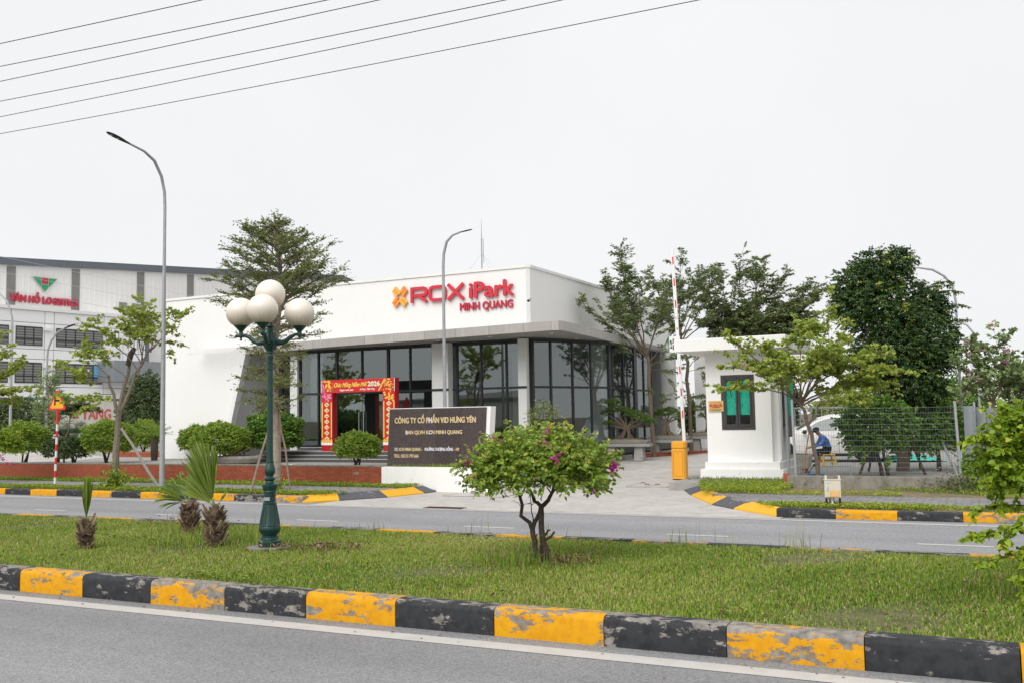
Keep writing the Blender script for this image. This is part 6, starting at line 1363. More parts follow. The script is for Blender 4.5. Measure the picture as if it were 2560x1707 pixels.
# --- broad leaved orchid trees (bauhinia)
def limb_tree(name, label, base, trunks, limbs, leaf, ln, wdh, tw_per_m, tw_len, per, bark, group=None, hang=.0, droop=.15, flowers=None, six=False, rz=YAW, pairs=False, rhi=1., upb=.2, spread=.9, trunk_n=9, twr=.005, pods=0, fill=1.):
    """trunks: (points, r0, r1); limbs: (start, control, end, r0, leafiness)."""
    t = thing(name, label, 'tree', base, rz, group); trunk_mesh([(wig(p, .02, 2), a, b) for p, a, b in trunks], bark, 'trunk', t, trunk_n)
    lv = Leaves(); wd = MB(); ends = []
    for a, c_, b, r0, dens in limbs:
        pth = bez(a, c_, b, 8); pth[1:-1] += G.normal(0, .02, (6, 3)); r0 = r0 * .6; wd.tube(pth, list(np.linspace(r0, r0 * .2, 8)), 6, cap=False)
        Ln = np.linalg.norm(np.diff(pth, axis=0), axis=1).sum()
        A0, B0 = twigs_from(pth, max(3, int(fill * 4.2 * Ln * dens)), tw_len * 2.1, .28, .3, upb)
        for p0, p1 in zip(A0, B0):
            side = bez(p0, (p0 + p1) / 2 + np.array([0, 0, .06]) + rv(1, .04)[0], p1, 4); wd.tube(side, [r0 * .30, r0 * .24, r0 * .18, r0 * .10], 4, cap=False)
            A, B = twigs_from(side, max(2, int(tw_per_m * .30 * dens)), tw_len, .25, .3, upb); wood_twigs(wd, A, B, twr, 2)
            along(lv, A, B, per, ln, wdh, spread, droop, .1, 0, rhi, .5, pairs, hang)
        A, B = twigs_from(pth, max(2, int(tw_per_m * .5 * Ln)), tw_len, .35, .4, upb); along(lv, A, B, per, ln, wdh, spread, droop, .1, 0, rhi, .5, pairs, hang); B = np.concatenate([B, B0])
        tipd = unit(np.array(b) - np.array(c_)); along(lv, [np.array(b) - tipd * .2], [np.array(b) + tipd * tw_len * .5], per, ln, wdh, spread, droop, .0, 0, rhi, .7, pairs, hang); ends += list(B)
    lv.build('foliage', leaf, t, fold=.18, droop=.18, six=six)
    if wd.v: tag(wd.build('branches', bark, t), kind='stuff')
    if flowers:
        fl = Leaves(); E__ = np.array(ends); pick = E__[G.integers(0, len(E__), flowers[1])] + rv(flowers[1], .05); P = np.repeat(pick, 9, 0) + rv(len(pick) * 9, .035); fl.add(P, rv(len(P)), rv(len(P)), .07, .05, G.uniform(0, 1, len(P))); tag(fl.build('blossom', flowers[0], t), kind='stuff')
    for i in range(pods):
        e = np.array(ends[G.integers(0, len(ends))]); mb = MB(); mb.tube([e, e + np.array([.01, 0, -.12]), e + np.array([.03, 0, -.26])], [.012, .014, .004], 5); mb.build('seed_pod', M['rust'], t)
    return t
forked = limb_tree('orchid_tree', 'broad leaved tree with forked pale trunk and snapped limb beside the tall street lamp', (-20.98, 18.7, PZ),
          [([(0, 0, -.05), (.03, 0, 1.0), (.08, 0, 1.75), (.12, 0, 2.05)], .095, .072), ([(.1, 0, 2.0), (.28, .03, 2.7), (.36, .05, 3.35)], .058, .04), ([(.14, 0, 2.0), (.45, -.05, 2.75), (.75, -.06, 3.3), (.95, -.05, 3.7)], .05, .022), ([(.05, 0, 2.0), (-.08, .1, 2.5), (-.25, .15, 3.0)], .05, .03)],
          [((.62, -.05, 3.0), (.9, -.1, 4.0), (.85, -.2, 4.75), .04, 1), ((.9, -.05, 3.6), (1.4, .1, 4.2), (1.65, .1, 4.55), .03, 1), ((.75, 0, 3.3), (.6, .1, 4.1), (.25, .2, 4.75), .04, 1), ((.6, 0, 3.1), (.1, -.3, 3.9), (-.35, -.4, 4.25), .035, 1.1), ((.95, 0, 3.7), (1.3, -.4, 3.8), (1.2, -.5, 3.9), .02, 1),
           ((-.2, .1, 2.9), (-.6, .1, 3.4), (-.95, .1, 3.55), .025, 1), ((-.22, .1, 2.95), (-.75, -.2, 3.05), (-1.25, -.2, 3.2), .02, .9), ((-.2, .1, 2.8), (-.5, -.3, 2.7), (-.75, -.3, 2.85), .02, .9), ((.7, 0, 3.2), (.5, -.5, 3.9), (.45, -.6, 4.3), .03, 1.1), ((.3, 0, 2.9), (.0, -.4, 3.3), (-.35, -.5, 3.55), .02, .9), ((-.1, .1, 2.5), (-.45, -.2, 2.45), (-.95, -.2, 2.35), .02, .9), ((.1, 0, 2.3), (-.1, -.4, 2.5), (-.3, -.5, 2.2), .015, .8), ((.9, .1, 3.6), (.8, .6, 4.2), (.7, .7, 4.5), .03, 1), ((1.1, 0, 3.9), (1.3, .2, 4.0), (1.45, .3, 3.55), .02, .7)],
          L['bauhinia'], .10, .085, 15, .34, 9, M['bark_moss'], hang=.25, droop=.2, fill=1.5)
mb = MB(); mb.tube(wig([(.32, -.01, 3.25), (.42, -.02, 3.55), (.50, -.02, 3.72)], .01, 2), [.06, .075, .08, .075, .045], 8); mb.build('snapped_limb', M['bark_dark'], forked, smooth=True)['label'] = 'dark broken stub of a limb'
lvq = Leaves(); n = 420; lvq.add(np.stack([G.normal(-20.78, .18, n), G.normal(18.55, .15, n), PZ + np.abs(G.normal(.15, .2, n))], 1), rv(n), np.array([0, 0, 1.]) + rv(n, .4), .10, .07, G.uniform(0, .8, n)); lvq.build('weed_clump', L['cover'], kind='stuff')
stake('pale wooden pole propping the forked tree by the street lamp', (-20.45, 19.73, PZ), (-20.84, 18.78, 1.72), .04, 'wood_pale')
limb_tree('orchid_tree', 'broad leaved tree reaching in from the left edge of the photograph', (-28.3, 19.1, PZ), [([(0, 0, 0), (.1, 0, 1.2), (.25, 0, 2.3)], .12, .08)],
          [((.2, 0, 2.1), (.8, 0, 3.0), (1.5, .1, 3.9), .05, 1), ((.2, 0, 2.2), (.9, -.2, 2.8), (2.05, -.1, 3.55), .05, 1), ((.2, 0, 2.2), (1.1, .2, 2.7), (2.35, .1, 2.75), .04, 1), ((.2, 0, 2.2), (.3, 0, 3.5), (.75, 0, 4.9), .05, 1.1), ((.2, 0, 2.1), (.8, -.5, 2.6), (1.6, -.6, 2.6), .04, 1.1), ((.2, 0, 2.1), (.7, .4, 3.3), (1.1, .5, 4.4), .04, 1.1), ((.2, 0, 2.2), (-.6, 0, 3.2), (-1.3, 0, 4), .04, 1), ((.2, 0, 2.1), (1.1, .1, 2.5), (1.7, .3, 2.35), .03, 1), ((.3, 0, 2.2), (.9, .3, 3.0), (1.3, .2, 3.2), .03, 1)],
          L['bauhinia'], .115, .10, 15, .34, 8, M['bark'], hang=.25, droop=.2)
limb_tree('orchid_tree', 'wide yellow-green tree on a slim leaning trunk beside the guard booth', (-3.62, 23.75, .3),
          [([(0, 0, -.1), (-.02, 0, .45), (-.12, 0, 1.0), (-.28, 0, 1.55), (-.36, 0, 1.85)], .055, .036), ([(-.17, 0, 1.25), (.05, 0, 1.5), (.15, 0, 1.8)], .026, .015)],
          [((-.34, 0, 1.75), (-.9, 0, 2.5), (-2.05, .1, 3.35), .04, 1.0), ((-.34, 0, 1.75), (-.9, -.2, 2.35), (-1.95, -.2, 2.75), .04, 1.15), ((-.34, 0, 1.75), (-.8, 0, 2.15), (-2.1, .0, 2.12), .032, .9), ((-.34, 0, 1.75), (-.2, .3, 2.8), (-.05, .5, 3.55), .035, 1.2), ((-.34, 0, 1.75), (.5, 0, 2.7), (1.6, 0, 2.85), .04, 1.15), ((-.34, 0, 1.75), (.6, .3, 2.3), (2.0, .3, 2.05), .04, 1.1), ((-.3, 0, 1.7), (.5, -.2, 2.2), (1.3, -.2, 2.2), .03, 1.2),
           ((-.34, 0, 1.75), (-.1, -.6, 2.7), (.3, -.9, 3.0), .035, 1.2), ((-.34, 0, 1.75), (-.5, -.7, 2.4), (-.85, -.9, 2.5), .035, 1.2), ((-.34, 0, 1.75), (.0, .7, 2.5), (.4, 1.0, 2.8), .035, 1.2), ((-.3, 0, 1.7), (.0, .0, 2.6), (.55, -.1, 3.15), .03, 1.2), ((-.3, 0, 1.75), (-.6, 0, 2.6), (-1.0, .2, 3.0), .03, 1.2), ((.1, 0, 1.7), (.5, -.4, 1.9), (.9, -.5, 1.75), .02, 1.1), ((-.3, 0, 1.8), (.6, 0, 3.0), (.5, .3, 3.95), .02, .6), ((.1, 0, 1.7), (.3, .2, 1.9), (.2, .3, 2.3), .02, .8), ((-.3, 0, 1.7), (.9, -.3, 2.5), (1.75, -.3, 2.45), .03, 1.1), ((-.3, 0, 1.75), (.1, .0, 2.4), (.2, -.5, 2.6), .03, 1.2)],
          L['bauhinia'], .105, .10, 15, .33, 8, M['bark'], hang=.3, droop=.22, flowers=(L['flower_pale'], 5), pods=9, fill=1.35)
# --- compound-leaved trees on the right of the building
CAS = dict(ln=.15, wdh=.05, tw_per_m=9.5, tw_len=.5, per=16, bark=M['bark'], hang=.35, droop=.18, pairs=True, upb=.30, spread=1.0)
limb_tree('cassia_tree', 'feathery dark green tree in front of the right side of the office', (-10.66, 33.3, .345),
          [([(0, 0, 0), (-.05, 0, 1.4), (-.1, 0, 2.6), (-.17, 0, 3.9)], .085, .06)],
          [((-.15, 0, 3.7), (-.7, 0, 5.2), (-1.05, 0, 7.3), .06, 1.1), ((-.15, 0, 3.6), (-.9, .2, 4.6), (-1.6, .2, 6.2), .05, 1.1), ((-.15, 0, 3.5), (-1.1, -.2, 4.4), (-2.35, -.2, 5.35), .045, .95), ((-.15, 0, 3.7), (-.3, .4, 5.0), (-.3, .7, 6.3), .05, 1.2), ((-.15, 0, 3.6), (.3, 0, 4.8), (.75, 0, 6.2), .05, 1.2), ((-.1, 0, 3.4), (.5, 0, 4.0), (1.2, .1, 4.9), .04, 1.2), ((-.15, 0, 3.5), (-.8, -.5, 4.3), (-1.3, -.7, 5.0), .04, 1.2), ((-.15, 0, 3.5), (.1, -.6, 4.4), (.2, -.9, 5.4), .04, 1.2), ((-.15, 0, 3.6), (-.5, .6, 4.4), (-1.0, .9, 5.3), .04, 1.2), ((-.1, 0, 3.3), (-.7, .1, 3.7), (-1.5, .1, 4.25), .03, 1.1), ((-.1, 0, 3.2), (.3, -.2, 3.5), (.95, -.2, 3.5), .03, 1.0), ((-.1, 0, 3.1), (.3, 0, 3.2), (.7, 0, 2.6), .02, .8), ((-.1, 0, 1.5), (.2, 0, 1.7), (.3, 0, 2.1), .015, .8), ((-.15, 0, 3.6), (-.6, 0, 4.9), (-.75, -.2, 6.0), .04, 1.2)], L['cassia'], **CAS)
limb_tree('cassia_tree', 'feathery tree with bare twigs left of the guard booth roof', (-10.15, 36.3, .395),
          [([(0, 0, 0), (0, 0, 1.8), (-.1, 0, 2.8), (-.02, 0, 3.4), (-.25, 0, 4.1), (-.3, 0, 5.0)], .08, .05)],
          [((-.25, 0, 4.2), (-.3, 0, 5.6), (-.2, 0, 7.3), .05, 1.2), ((-.25, 0, 4.2), (.4, 0, 5.2), (1.0, 0, 6.5), .05, 1.1), ((-.25, 0, 4.2), (.6, .2, 4.8), (1.6, .3, 5.6), .045, 1.1), ((-.25, 0, 4.2), (-.8, 0, 5.2), (-1.2, 0, 6.4), .045, 1.2), ((-.25, 0, 4.4), (.1, -.6, 5.2), (.3, -.9, 6.2), .04, 1.2), ((-.25, 0, 4.4), (0, .7, 5.4), (.5, 1.0, 6.6), .04, 1.2), ((-.1, 0, 3.2), (.3, 0, 3.5), (.8, 0, 4.2), .03, .7), ((-.1, 0, 3), (.5, 0, 3.3), (.6, 0, 2.9), .02, .8), ((-.25, 0, 4.4), (-.7, .4, 5.0), (-1.0, .6, 5.6), .04, 1.1)], L['cassia'], **CAS)
limb_tree('cassia_tree', 'dense dark feathery tree with yellowing leaves behind the booth roof', (-8.5, 39.0, .2),
          [([(0, 0, 0), (0, 0, 2.0), (.1, 0, 3.6)], .16, .12)],
          [((.05, 0, 3.4), (x * .5, y * .5, 4.7), (x, y, z), .06, 1.5) for x, y, z in ((-1.7, 0, 6.6), (-1.2, -.8, 5.9), (-.9, .5, 7.3), (-.2, 0, 7.5), (.3, -.9, 6.9), (.9, .3, 7.3), (1.5, 0, 6.9), (1.9, -.4, 6.2), (2.5, .2, 6.6), (1.2, -1.0, 5.6), (0, -1.2, 5.6), (-.6, -1.2, 5.2), (.7, .9, 6.3), (2.2, -.3, 5.2), (-1.6, .2, 5.3), (.3, -.9, 4.8), (1.6, -.8, 4.7), (2.6, 0, 5.6), (-.9, -.5, 4.7), (3.0, .1, 6.5), (2.7, .2, 5.0))], L['cassia'], **dict(CAS, ln=.16, wdh=.06, per=18, tw_per_m=8.5, tw_len=.55, upb=.1))
# --- the big ficus
t = thing('ficus_tree', 'large dense dark green ficus with hanging roots right of the booth', 'tree', (-2.12, 28.5, .2), YAW)
trunk_mesh([(wig([(0, 0, -.1), (.0, 0, 1.2), (.05, 0, 2.4)], .03), .18, .14), (wig([(0, 0, 2.2), (-.5, 0, 3.2), (-.8, 0, 4.6)], .03), .10, .04), (wig([(0, 0, 2.2), (.4, 0, 3.4), (.3, 0, 5.0)], .03), .10, .04)], M['bark'], 'trunk', t)
lv = Leaves(); wd = MB()
CL = [(-.95, 0, 5.35, .85, .7), (-.55, -.3, 5.95, .65, .5), (.05, 0, 5.9, .6, .55), (-1.25, -.2, 4.75, .6, .5), (.15, -.4, 6.35, .42, .32), (-.6, -.6, 4.9, .8, .6), (.25, -.3, 5.2, .75, .6), (-.2, -.6, 4.2, .95, .65), (.7, 0, 4.6, .8, .5), (1.05, -.1, 4.05, .75, .5), (.6, -.6, 3.6, .9, .55), (-.35, -.7, 3.4, .85, .5), (.1, -.6, 2.8, .95, .45), (.85, -.2, 3.1, .75, .4), (.35, -.5, 2.3, .95, .4), (-.6, -.2, 2.7, .6, .4), (.8, .2, 2.2, .7, .4), (-1.0, -.2, 3.3, .5, .35), (1.35, 0, 4.8, .45, .25), (1.4, -.1, 3.5, .45, .25), (-.2, .6, 4.8, 1.0, 1.2), (.3, .6, 3.4, 1.1, 1.0), (-.9, -.4, 5.5, .55, .45), (1.2, 0, 5.2, .4, .25)]
for cx, cy, cz, rx, rzz in CL:
    cx, cz = cx * .88 - (.14 if cz > 4.6 else 0), 2.0 + (cz - 2.0) * (.91 if cx < 0 else .86)
    n = int(330 * (rx * rx * rzz) ** .55 + 70); u = unit(rv(n)); rr_ = G.uniform(.5, 1.0, (n, 1)) ** .5; A = np.array([cx, cy, cz]) + u * rr_ * np.array([rx, rx * .9, rzz]) * .78
    B = A + unit(u * np.array([1, 1, .6]) + rv(n, .3) + np.array([0, 0, .05])) * G.uniform(.16, .36, (n, 1)); bright = G.random(n) < .055
    for msk, lo, hi in ((~bright, 0, .9), (bright, .88, 1.0)):
        if msk.any(): along(lv, A[msk], B[msk], 15, .088, .040, .75, .25, 0, lo, hi, .5, False, .5)
for z, x0, x1 in ((4.9, .5, 1.65), (4.75, .9, 1.75), (4.35, 1.1, 1.95), (3.6, 1.0, 1.65), (5.0, .9, 1.6), (3.95, 1.1, 2.0), (4.55, -1.2, -1.75), (4.25, -1.2, -1.65), (5.7, .1, .36), (5.35, -.6, -.85), (3.5, -.9, -1.6), (3.2, -.8, -1.45)):
    pth = bez((x0, -.1, z), ((x0 + x1) / 2, -.15, z + .22), (x1, -.1, z + .12), 7); wd.tube(pth, .008, 4, cap=False); A, B = twigs_from(pth, 26, .22, .05, .4, .0); along(lv, A, B, 8, .08, .032, .7, .3, .1, .45, 1.0, .5, False, .45)
lv.build('foliage', L['ficus'], t, droop=.25); tag(wd.build('branches', M['bark'], t), kind='stuff')
rt = [(-.95, -.5, 3.9, 1.5), (-.8, -.6, 3.6, 1.2), (-.55, -.7, 3.1, 1.3), (-.35, -.6, 3.2, 1.0), (-.7, -.5, 3.3, .9), (-.15, -.6, 2.7, 1.1), (-1.0, -.4, 3.2, 1.5)]
for x, y, za, zb_ in rt:
    mb = MB()
    for q in range(6): dx = G.normal(0, .03); mb.tube([(x + dx * .4, y, za), (x + dx, y + dx, (za + zb_) / 2), (x + dx * 1.6, y, zb_ + G.uniform(-.1, .2))], [.011, .016, .006], 4)
    mb.build('aerial_root', M['bark_dark'], t)
stake('dark diagonal prop under the ficus, left one', (-1.45, 27.0, .2), (-2.35, 28.5, 2.5), .035, 'rust'); stake('pale diagonal pole under the ficus', (-.75, 27.9, .2), (-1.75, 28.6, 2.7), .032, 'galv'); stake('dark thin prop under the left fence bush', (-3.05, 26.9, .2), (-2.7, 26.6, 1.0), .035, 'wood')
# --- pink flowered orchid trees at the right edge
OR = dict(leaf=L['pale'], ln=.13, wdh=.115, tw_per_m=11, tw_len=.38, per=9, bark=M['bark'], hang=.25, droop=.15, flowers=(L['flower_pale'], 42))
limb_tree('pink_orchid_tree', 'grey-green tree with pink blossoms right of the dense ficus', (.1, 27.2, .2), [([(0, 0, 0), (0, 0, 1.2), (.05, 0, 1.9)], .07, .05)],
          [((0, 0, 1.7), (x * .6, y, 2.3), (x, y, z), .03, 1.2) for x, y, z in ((-.35, 0, 3.2), (-.55, -.2, 2.6), (.0, .1, 2.9), (.25, -.1, 3.35), (.6, 0, 2.8), (.75, -.2, 2.3), (-.2, -.4, 2.2), (.3, -.4, 2.5), (1.0, 0, 2.5), (-.65, .1, 2.1), (.5, .2, 2.0))], **OR)
limb_tree('pink_orchid_tree', 'grey-green tree with pale pink blossoms at the far right edge', (1.35, 28.0, .2), [([(0, 0, 0), (0, 0, 1.2), (.05, 0, 1.9)], .07, .05)],
          [((0, 0, 1.5), (x * .6, y, 2.1), (x, y, z), .03, 1.2) for x, y, z in ((-.9, 0, 2.7), (-.6, -.2, 2.2), (-.35, .1, 3.0), (.1, -.1, 2.8), (.5, 0, 2.8), (.75, -.2, 2.3), (-.2, -.4, 2.2), (-.7, .1, 1.8))], **OR)

# --- clipped round bushes on the forecourt
def topiary(label, base, w, h, stems=4, leaf='topiary', n=520, ln=.075, group='clipped round bushes on the forecourt', flat=1.0, name='clipped_bush'):
    t = thing(name, label, 'bush', base, YAW, group); mb = MB()
    for i in range(stems):
        a = G.uniform(0, 6.28); r = w * .22; mb.tube([(G.normal(0, .05), G.normal(0, .05), -.03), (r * .35 * math.cos(a), r * .35 * math.sin(a), h * .28), (r * math.cos(a), r * math.sin(a), h * .58)], [.035, .028, .015], 6)
    mb.build('stem', M['bark_dark'], t, smooth=True)
    lv = Leaves(); cz = h * .55; n = int(n * w * w * 1.75); u = unit(rv(n)); u[:, 2] = np.where(u[:, 2] < -.62, -u[:, 2] * .5, u[:, 2])
    bump = 1 + .10 * np.sin(u[:, 0] * 7 + base[0]) * np.sin(u[:, 1] * 6) + .07 * np.sin(u[:, 2] * 9 + u[:, 0] * 5)
    rr_ = (G.uniform(.55, 1, n) ** .6 * bump)[:, None]; A = np.array([0, 0, cz]) + u * rr_ * np.array([w / 2, w / 2, h * .48 * flat]) * .90
    B = A + unit(u + rv(n, .35) + np.array([0, 0, .25])) * G.uniform(.06, .13, (n, 1)); along(lv, A, B, 7, ln, ln * .52, .9, .05, 0, 0, 1, .6)
    lv.build('foliage', L[leaf], t); return t
topiary('wide clipped round bush at the left, behind the striped sign post', (-31.67, 24.14, .45), 1.95, 1.5)
topiary('clipped round bush behind the forked tree trunk', (-28.2, 24.82, .45), 2.05, 1.5)
topiary('smaller clipped bush in the grass bed right of the forked tree', (-32.6, 30.6, .47), 1.55, 1.5)
topiary('clipped round bush against the left end of the white wall', (-27.4, 28.3, .45), 1.35, 1.25)
topiary('large clipped bush behind the small palms, left of the entrance', (-22.79, 24.64, .45), 2.05, 1.35, stems=6)
topiary('small clipped bush in front of the red gate', (-16.95, 24.1, .45), 1.4, 1.0, stems=6)
topiary('loose dark shrub behind the tiered tree trunk', (-22.0, 26.4, .45), 2.1, 1.75, leaf='bougain_dark', n=330, ln=.11, group=None, name='loose_shrub')
topiary('small dark bush below the wide clipped bush at the left', (-30.1, 24.3, .45), 1.1, .9, leaf='dark', n=420, ln=.08, group=None, name='loose_shrub')
topiary('dark shrub beside the leaning sapling at the left', (-28.9, 24.0, .45), 1.0, .85, leaf='dark', n=420, ln=.08, group=None, name='loose_shrub')
# --- other trees at the left
limb_tree('sapling', 'pale green sapling with flat tiers of fine leaves behind the warning sign', (-37.6, 29.8, .45), [([(0, 0, 0), (0, 0, 1.5), (.02, 0, 3.4)], .05, .015)],
          [((0, 0, z - .2), (d * .5, y * .5, z), (d, y, z + .22), .012, 1.3) for z in np.arange(1.2, 3.5, .2) for d, y in ((G.uniform(.3, 1.0) * (3.9 - z) / 2.4, G.normal(0, .3)), (-G.uniform(.3, 1.0) * (3.9 - z) / 2.4, G.normal(0, .3)), (G.normal(0, .3), .7))], L['pale'], .075, .045, 15, .25, 7, M['bark'], hang=0, droop=.05)
limb_tree('sapling', 'leaning thin sapling with a dark leaf tuft right of the warning sign', (-30.0, 24.5, .45), [([(0, 0, 0), (-.05, 0, .6), (.12, 0, 1.2), (.25, 0, 1.8)], .035, .018)],
          [((.2, 0, 1.6), (.2, 0, 1.9), (x, y, z), .01, 2) for x, y, z in ((-.1, 0, 1.95), (.55, 0, 2.0), (.9, 0, 1.9), (.3, .3, 2.1), (.4, -.3, 2.0), (.0, .2, 1.75))], L['dark'], .11, .04, 17, .25, 9, M['bark'], hang=.2)
for lab, b, w, h in (('dense dark tree left of the white office wall', (-42.0, 39.6, .45), 2.2, 4.3), ('broad dark tree behind the clipped bush at the far left', (-53.1, 39.9, .45), 4.6, 3.1), ('dark tree far left before the warehouse windows', (-57.0, 41.0, .45), 3.4, 2.9), ('dark tree between the container and the forked tree', (-44.9, 41.5, .45), 1.9, 3.0)):
    t = thing('dark_tree', lab, 'tree', b, YAW, 'dark trees before the warehouse'); trunk_mesh([(wig([(0, 0, 0), (.05, 0, h * .3), (0, 0, h * .6)], .04), .10, .05)], M['bark'], 'trunk', t)
    lv = Leaves(); n = int(640 * w * h * .3); u = unit(rv(n)); A = np.array([0, 0, h * .58]) + u * (G.uniform(.3, 1, n) ** .5 * (1 + .15 * np.sin(u[:, 0] * 8 + u[:, 2] * 7)))[:, None] * np.array([w / 2, w / 2, h * .42]) * .9
    B = A + unit(u + rv(n, .4)) * .3; along(lv, A, B, 10, .16, .055, .8, .35, 0, 0, 1, .5, False, .5); lv.build('foliage', L['dark'], t)
# trees beyond the yard on the right, and one deep green hedge row behind the lane fence
for lab, b, w, h, lf in (('yellowish tree far behind the booth tree trunk', (-10.2, 48.5, .3), 2.6, 2.3, 'pale'), ('slim dark tree beyond the car windscreen', (-8.6, 47, .3), 1.4, 3.4, 'dark'), ('bushy tree beyond the car roof', (-6.2, 49, .3), 3.0, 2.6, 'bauhinia'), ('pale tree beyond the tarpaulin', (-4.0, 47, .3), 3.4, 2.5, 'pale'), ('leafy tree far behind the right fence post', (-1.2, 44, .3), 3.4, 2.9, 'bougain_dark'), ('tree low on the far right horizon', (2.6, 40, .3), 3.6, 3.0, 'dark'), ('dark shrub hiding the lane behind the booth', (-11.2, 42.5, .4), 2.4, 2.2, 'bougain_dark'), ('bush beside the sheet fence panel', (1.6, 30, .2), 2.6, 2.0, 'bougain_dark')):
    t = thing('background_tree', lab, 'tree', b, YAW, 'trees beyond the yard'); trunk_mesh([(wig([(0, 0, 0), (.05, 0, h * .3), (0, 0, h * .6)], .04), .08, .04)], M['bark'], 'trunk', t)
    lv = Leaves(); n = int(560 * w * h * .3); u = unit(rv(n)); A = np.array([0, 0, h * .58]) + u * (G.uniform(.3, 1, n) ** .5 * (1 + .2 * np.sin(u[:, 0] * 8 + u[:, 2] * 7)))[:, None] * np.array([w / 2, w / 2, h * .42]) * .9
    B = A + unit(u + rv(n, .4)) * .3; along(lv, A, B, 9, .14, .07, .8, .25, 0, 0, 1, .6, False, .3); lv.build('foliage', L[lf], t)

# --- bougainvilleas
def bougain(label, base, stems, limbs, crown, n, leaf, ln=.055, flowers=(), sprays=(), rz=YAW, bark='bark_dark', per=9, twl=(.10, .22), name='bougainvillea', under=-.2, wisps=26, fl_r=.05):
    """crown = (cx, cy, cz, rx, ry, rz): umbrella of leafy twigs; sprays = extra shoots (start, control, end, twigs)."""
    t = thing(name, label, 'bush', base, rz); trunk_mesh([(wig(p, .008, 2), a, b) for p, a, b in stems], M[bark], 'trunk', t, 9); wd = MB(); lv = Leaves()
    cx, cy, cz, rx, ry, rzz = crown; n = int(n * 2.3)
    for a, c_, b, r0 in limbs: wd.tube(wig(bez(a, c_, b, 5), .008, 2), list(np.linspace(r0, r0 * .3, 9)), 5, cap=False)
    u = unit(rv(n)); u[:, 2] = np.where(u[:, 2] < under, np.abs(u[:, 2]) * .8, u[:, 2]); bump = 1 + .09 * np.sin(u[:, 0] * 7 + base[0]) * np.cos(u[:, 1] * 8) + .07 * np.sin(u[:, 0] * 13 + u[:, 2] * 6)
    A = np.array([cx, cy, cz]) + u * (G.uniform(.35, 1, n) ** .55 * bump)[:, None] * np.array([rx, ry, rzz]) * .88
    B = A + unit(u * np.array([1, 1, .8]) + rv(n, .4) + np.array([0, 0, .1])) * G.uniform(twl[0], twl[1], (n, 1)); wood_twigs(wd, A, B, .003, 2); along(lv, A, B, per, ln, ln * .72, .85, .1, .0, 0, .93, .55, False, .35)
    k = wisps; u2 = unit(rv(k) * np.array([1, 1, .3]) + np.array([0, 0, .9])); A2 = np.array([cx, cy, cz]) + u2 * np.array([rx, ry, rzz]) * .9; B2 = A2 + unit(u2 + rv(k, .35) + np.array([0, 0, .6])) * G.uniform(.12, .30, (k, 1)); wood_twigs(wd, A2, B2, .003); along(lv, A2, B2, 8, ln * .75, ln * .5, .7, 0, .2, .80, 1.0, .4)
    for a, c_, b, tw in sprays:
        pth = bez(a, c_, b, 8); wd.tube(pth, list(np.linspace(.008, .003, 8)), 5, cap=False); A3, B3 = twigs_from(pth, tw, .10, .15, .2, 0); wood_twigs(wd, A3, B3, .0025); along(lv, A3, B3, 5, ln * 1.05, ln * .8, .7, .1, .2, .25, .95, .5, False, .4)
    lv.build('foliage', L[leaf], t, fold=.16, droop=.16, six=True); tag(wd.build('branches', M[bark], t), kind='stuff')
    if flowers:
        fl = Leaves()
        for x, y, z, q in flowers: P = np.array([x, y, z]) + rv(q, fl_r * .55); fl.add(P, rv(q), rv(q), .042, .036, G.uniform(0, 1, q))
        tag(fl.build('flowers', L['flower'], t, fold=.2, six=True), kind='stuff')
    return t
S_ = .00116
def q(zx, zy, y=0.): return ((zx - 860) * S_, y, (1490 - zy) * S_)
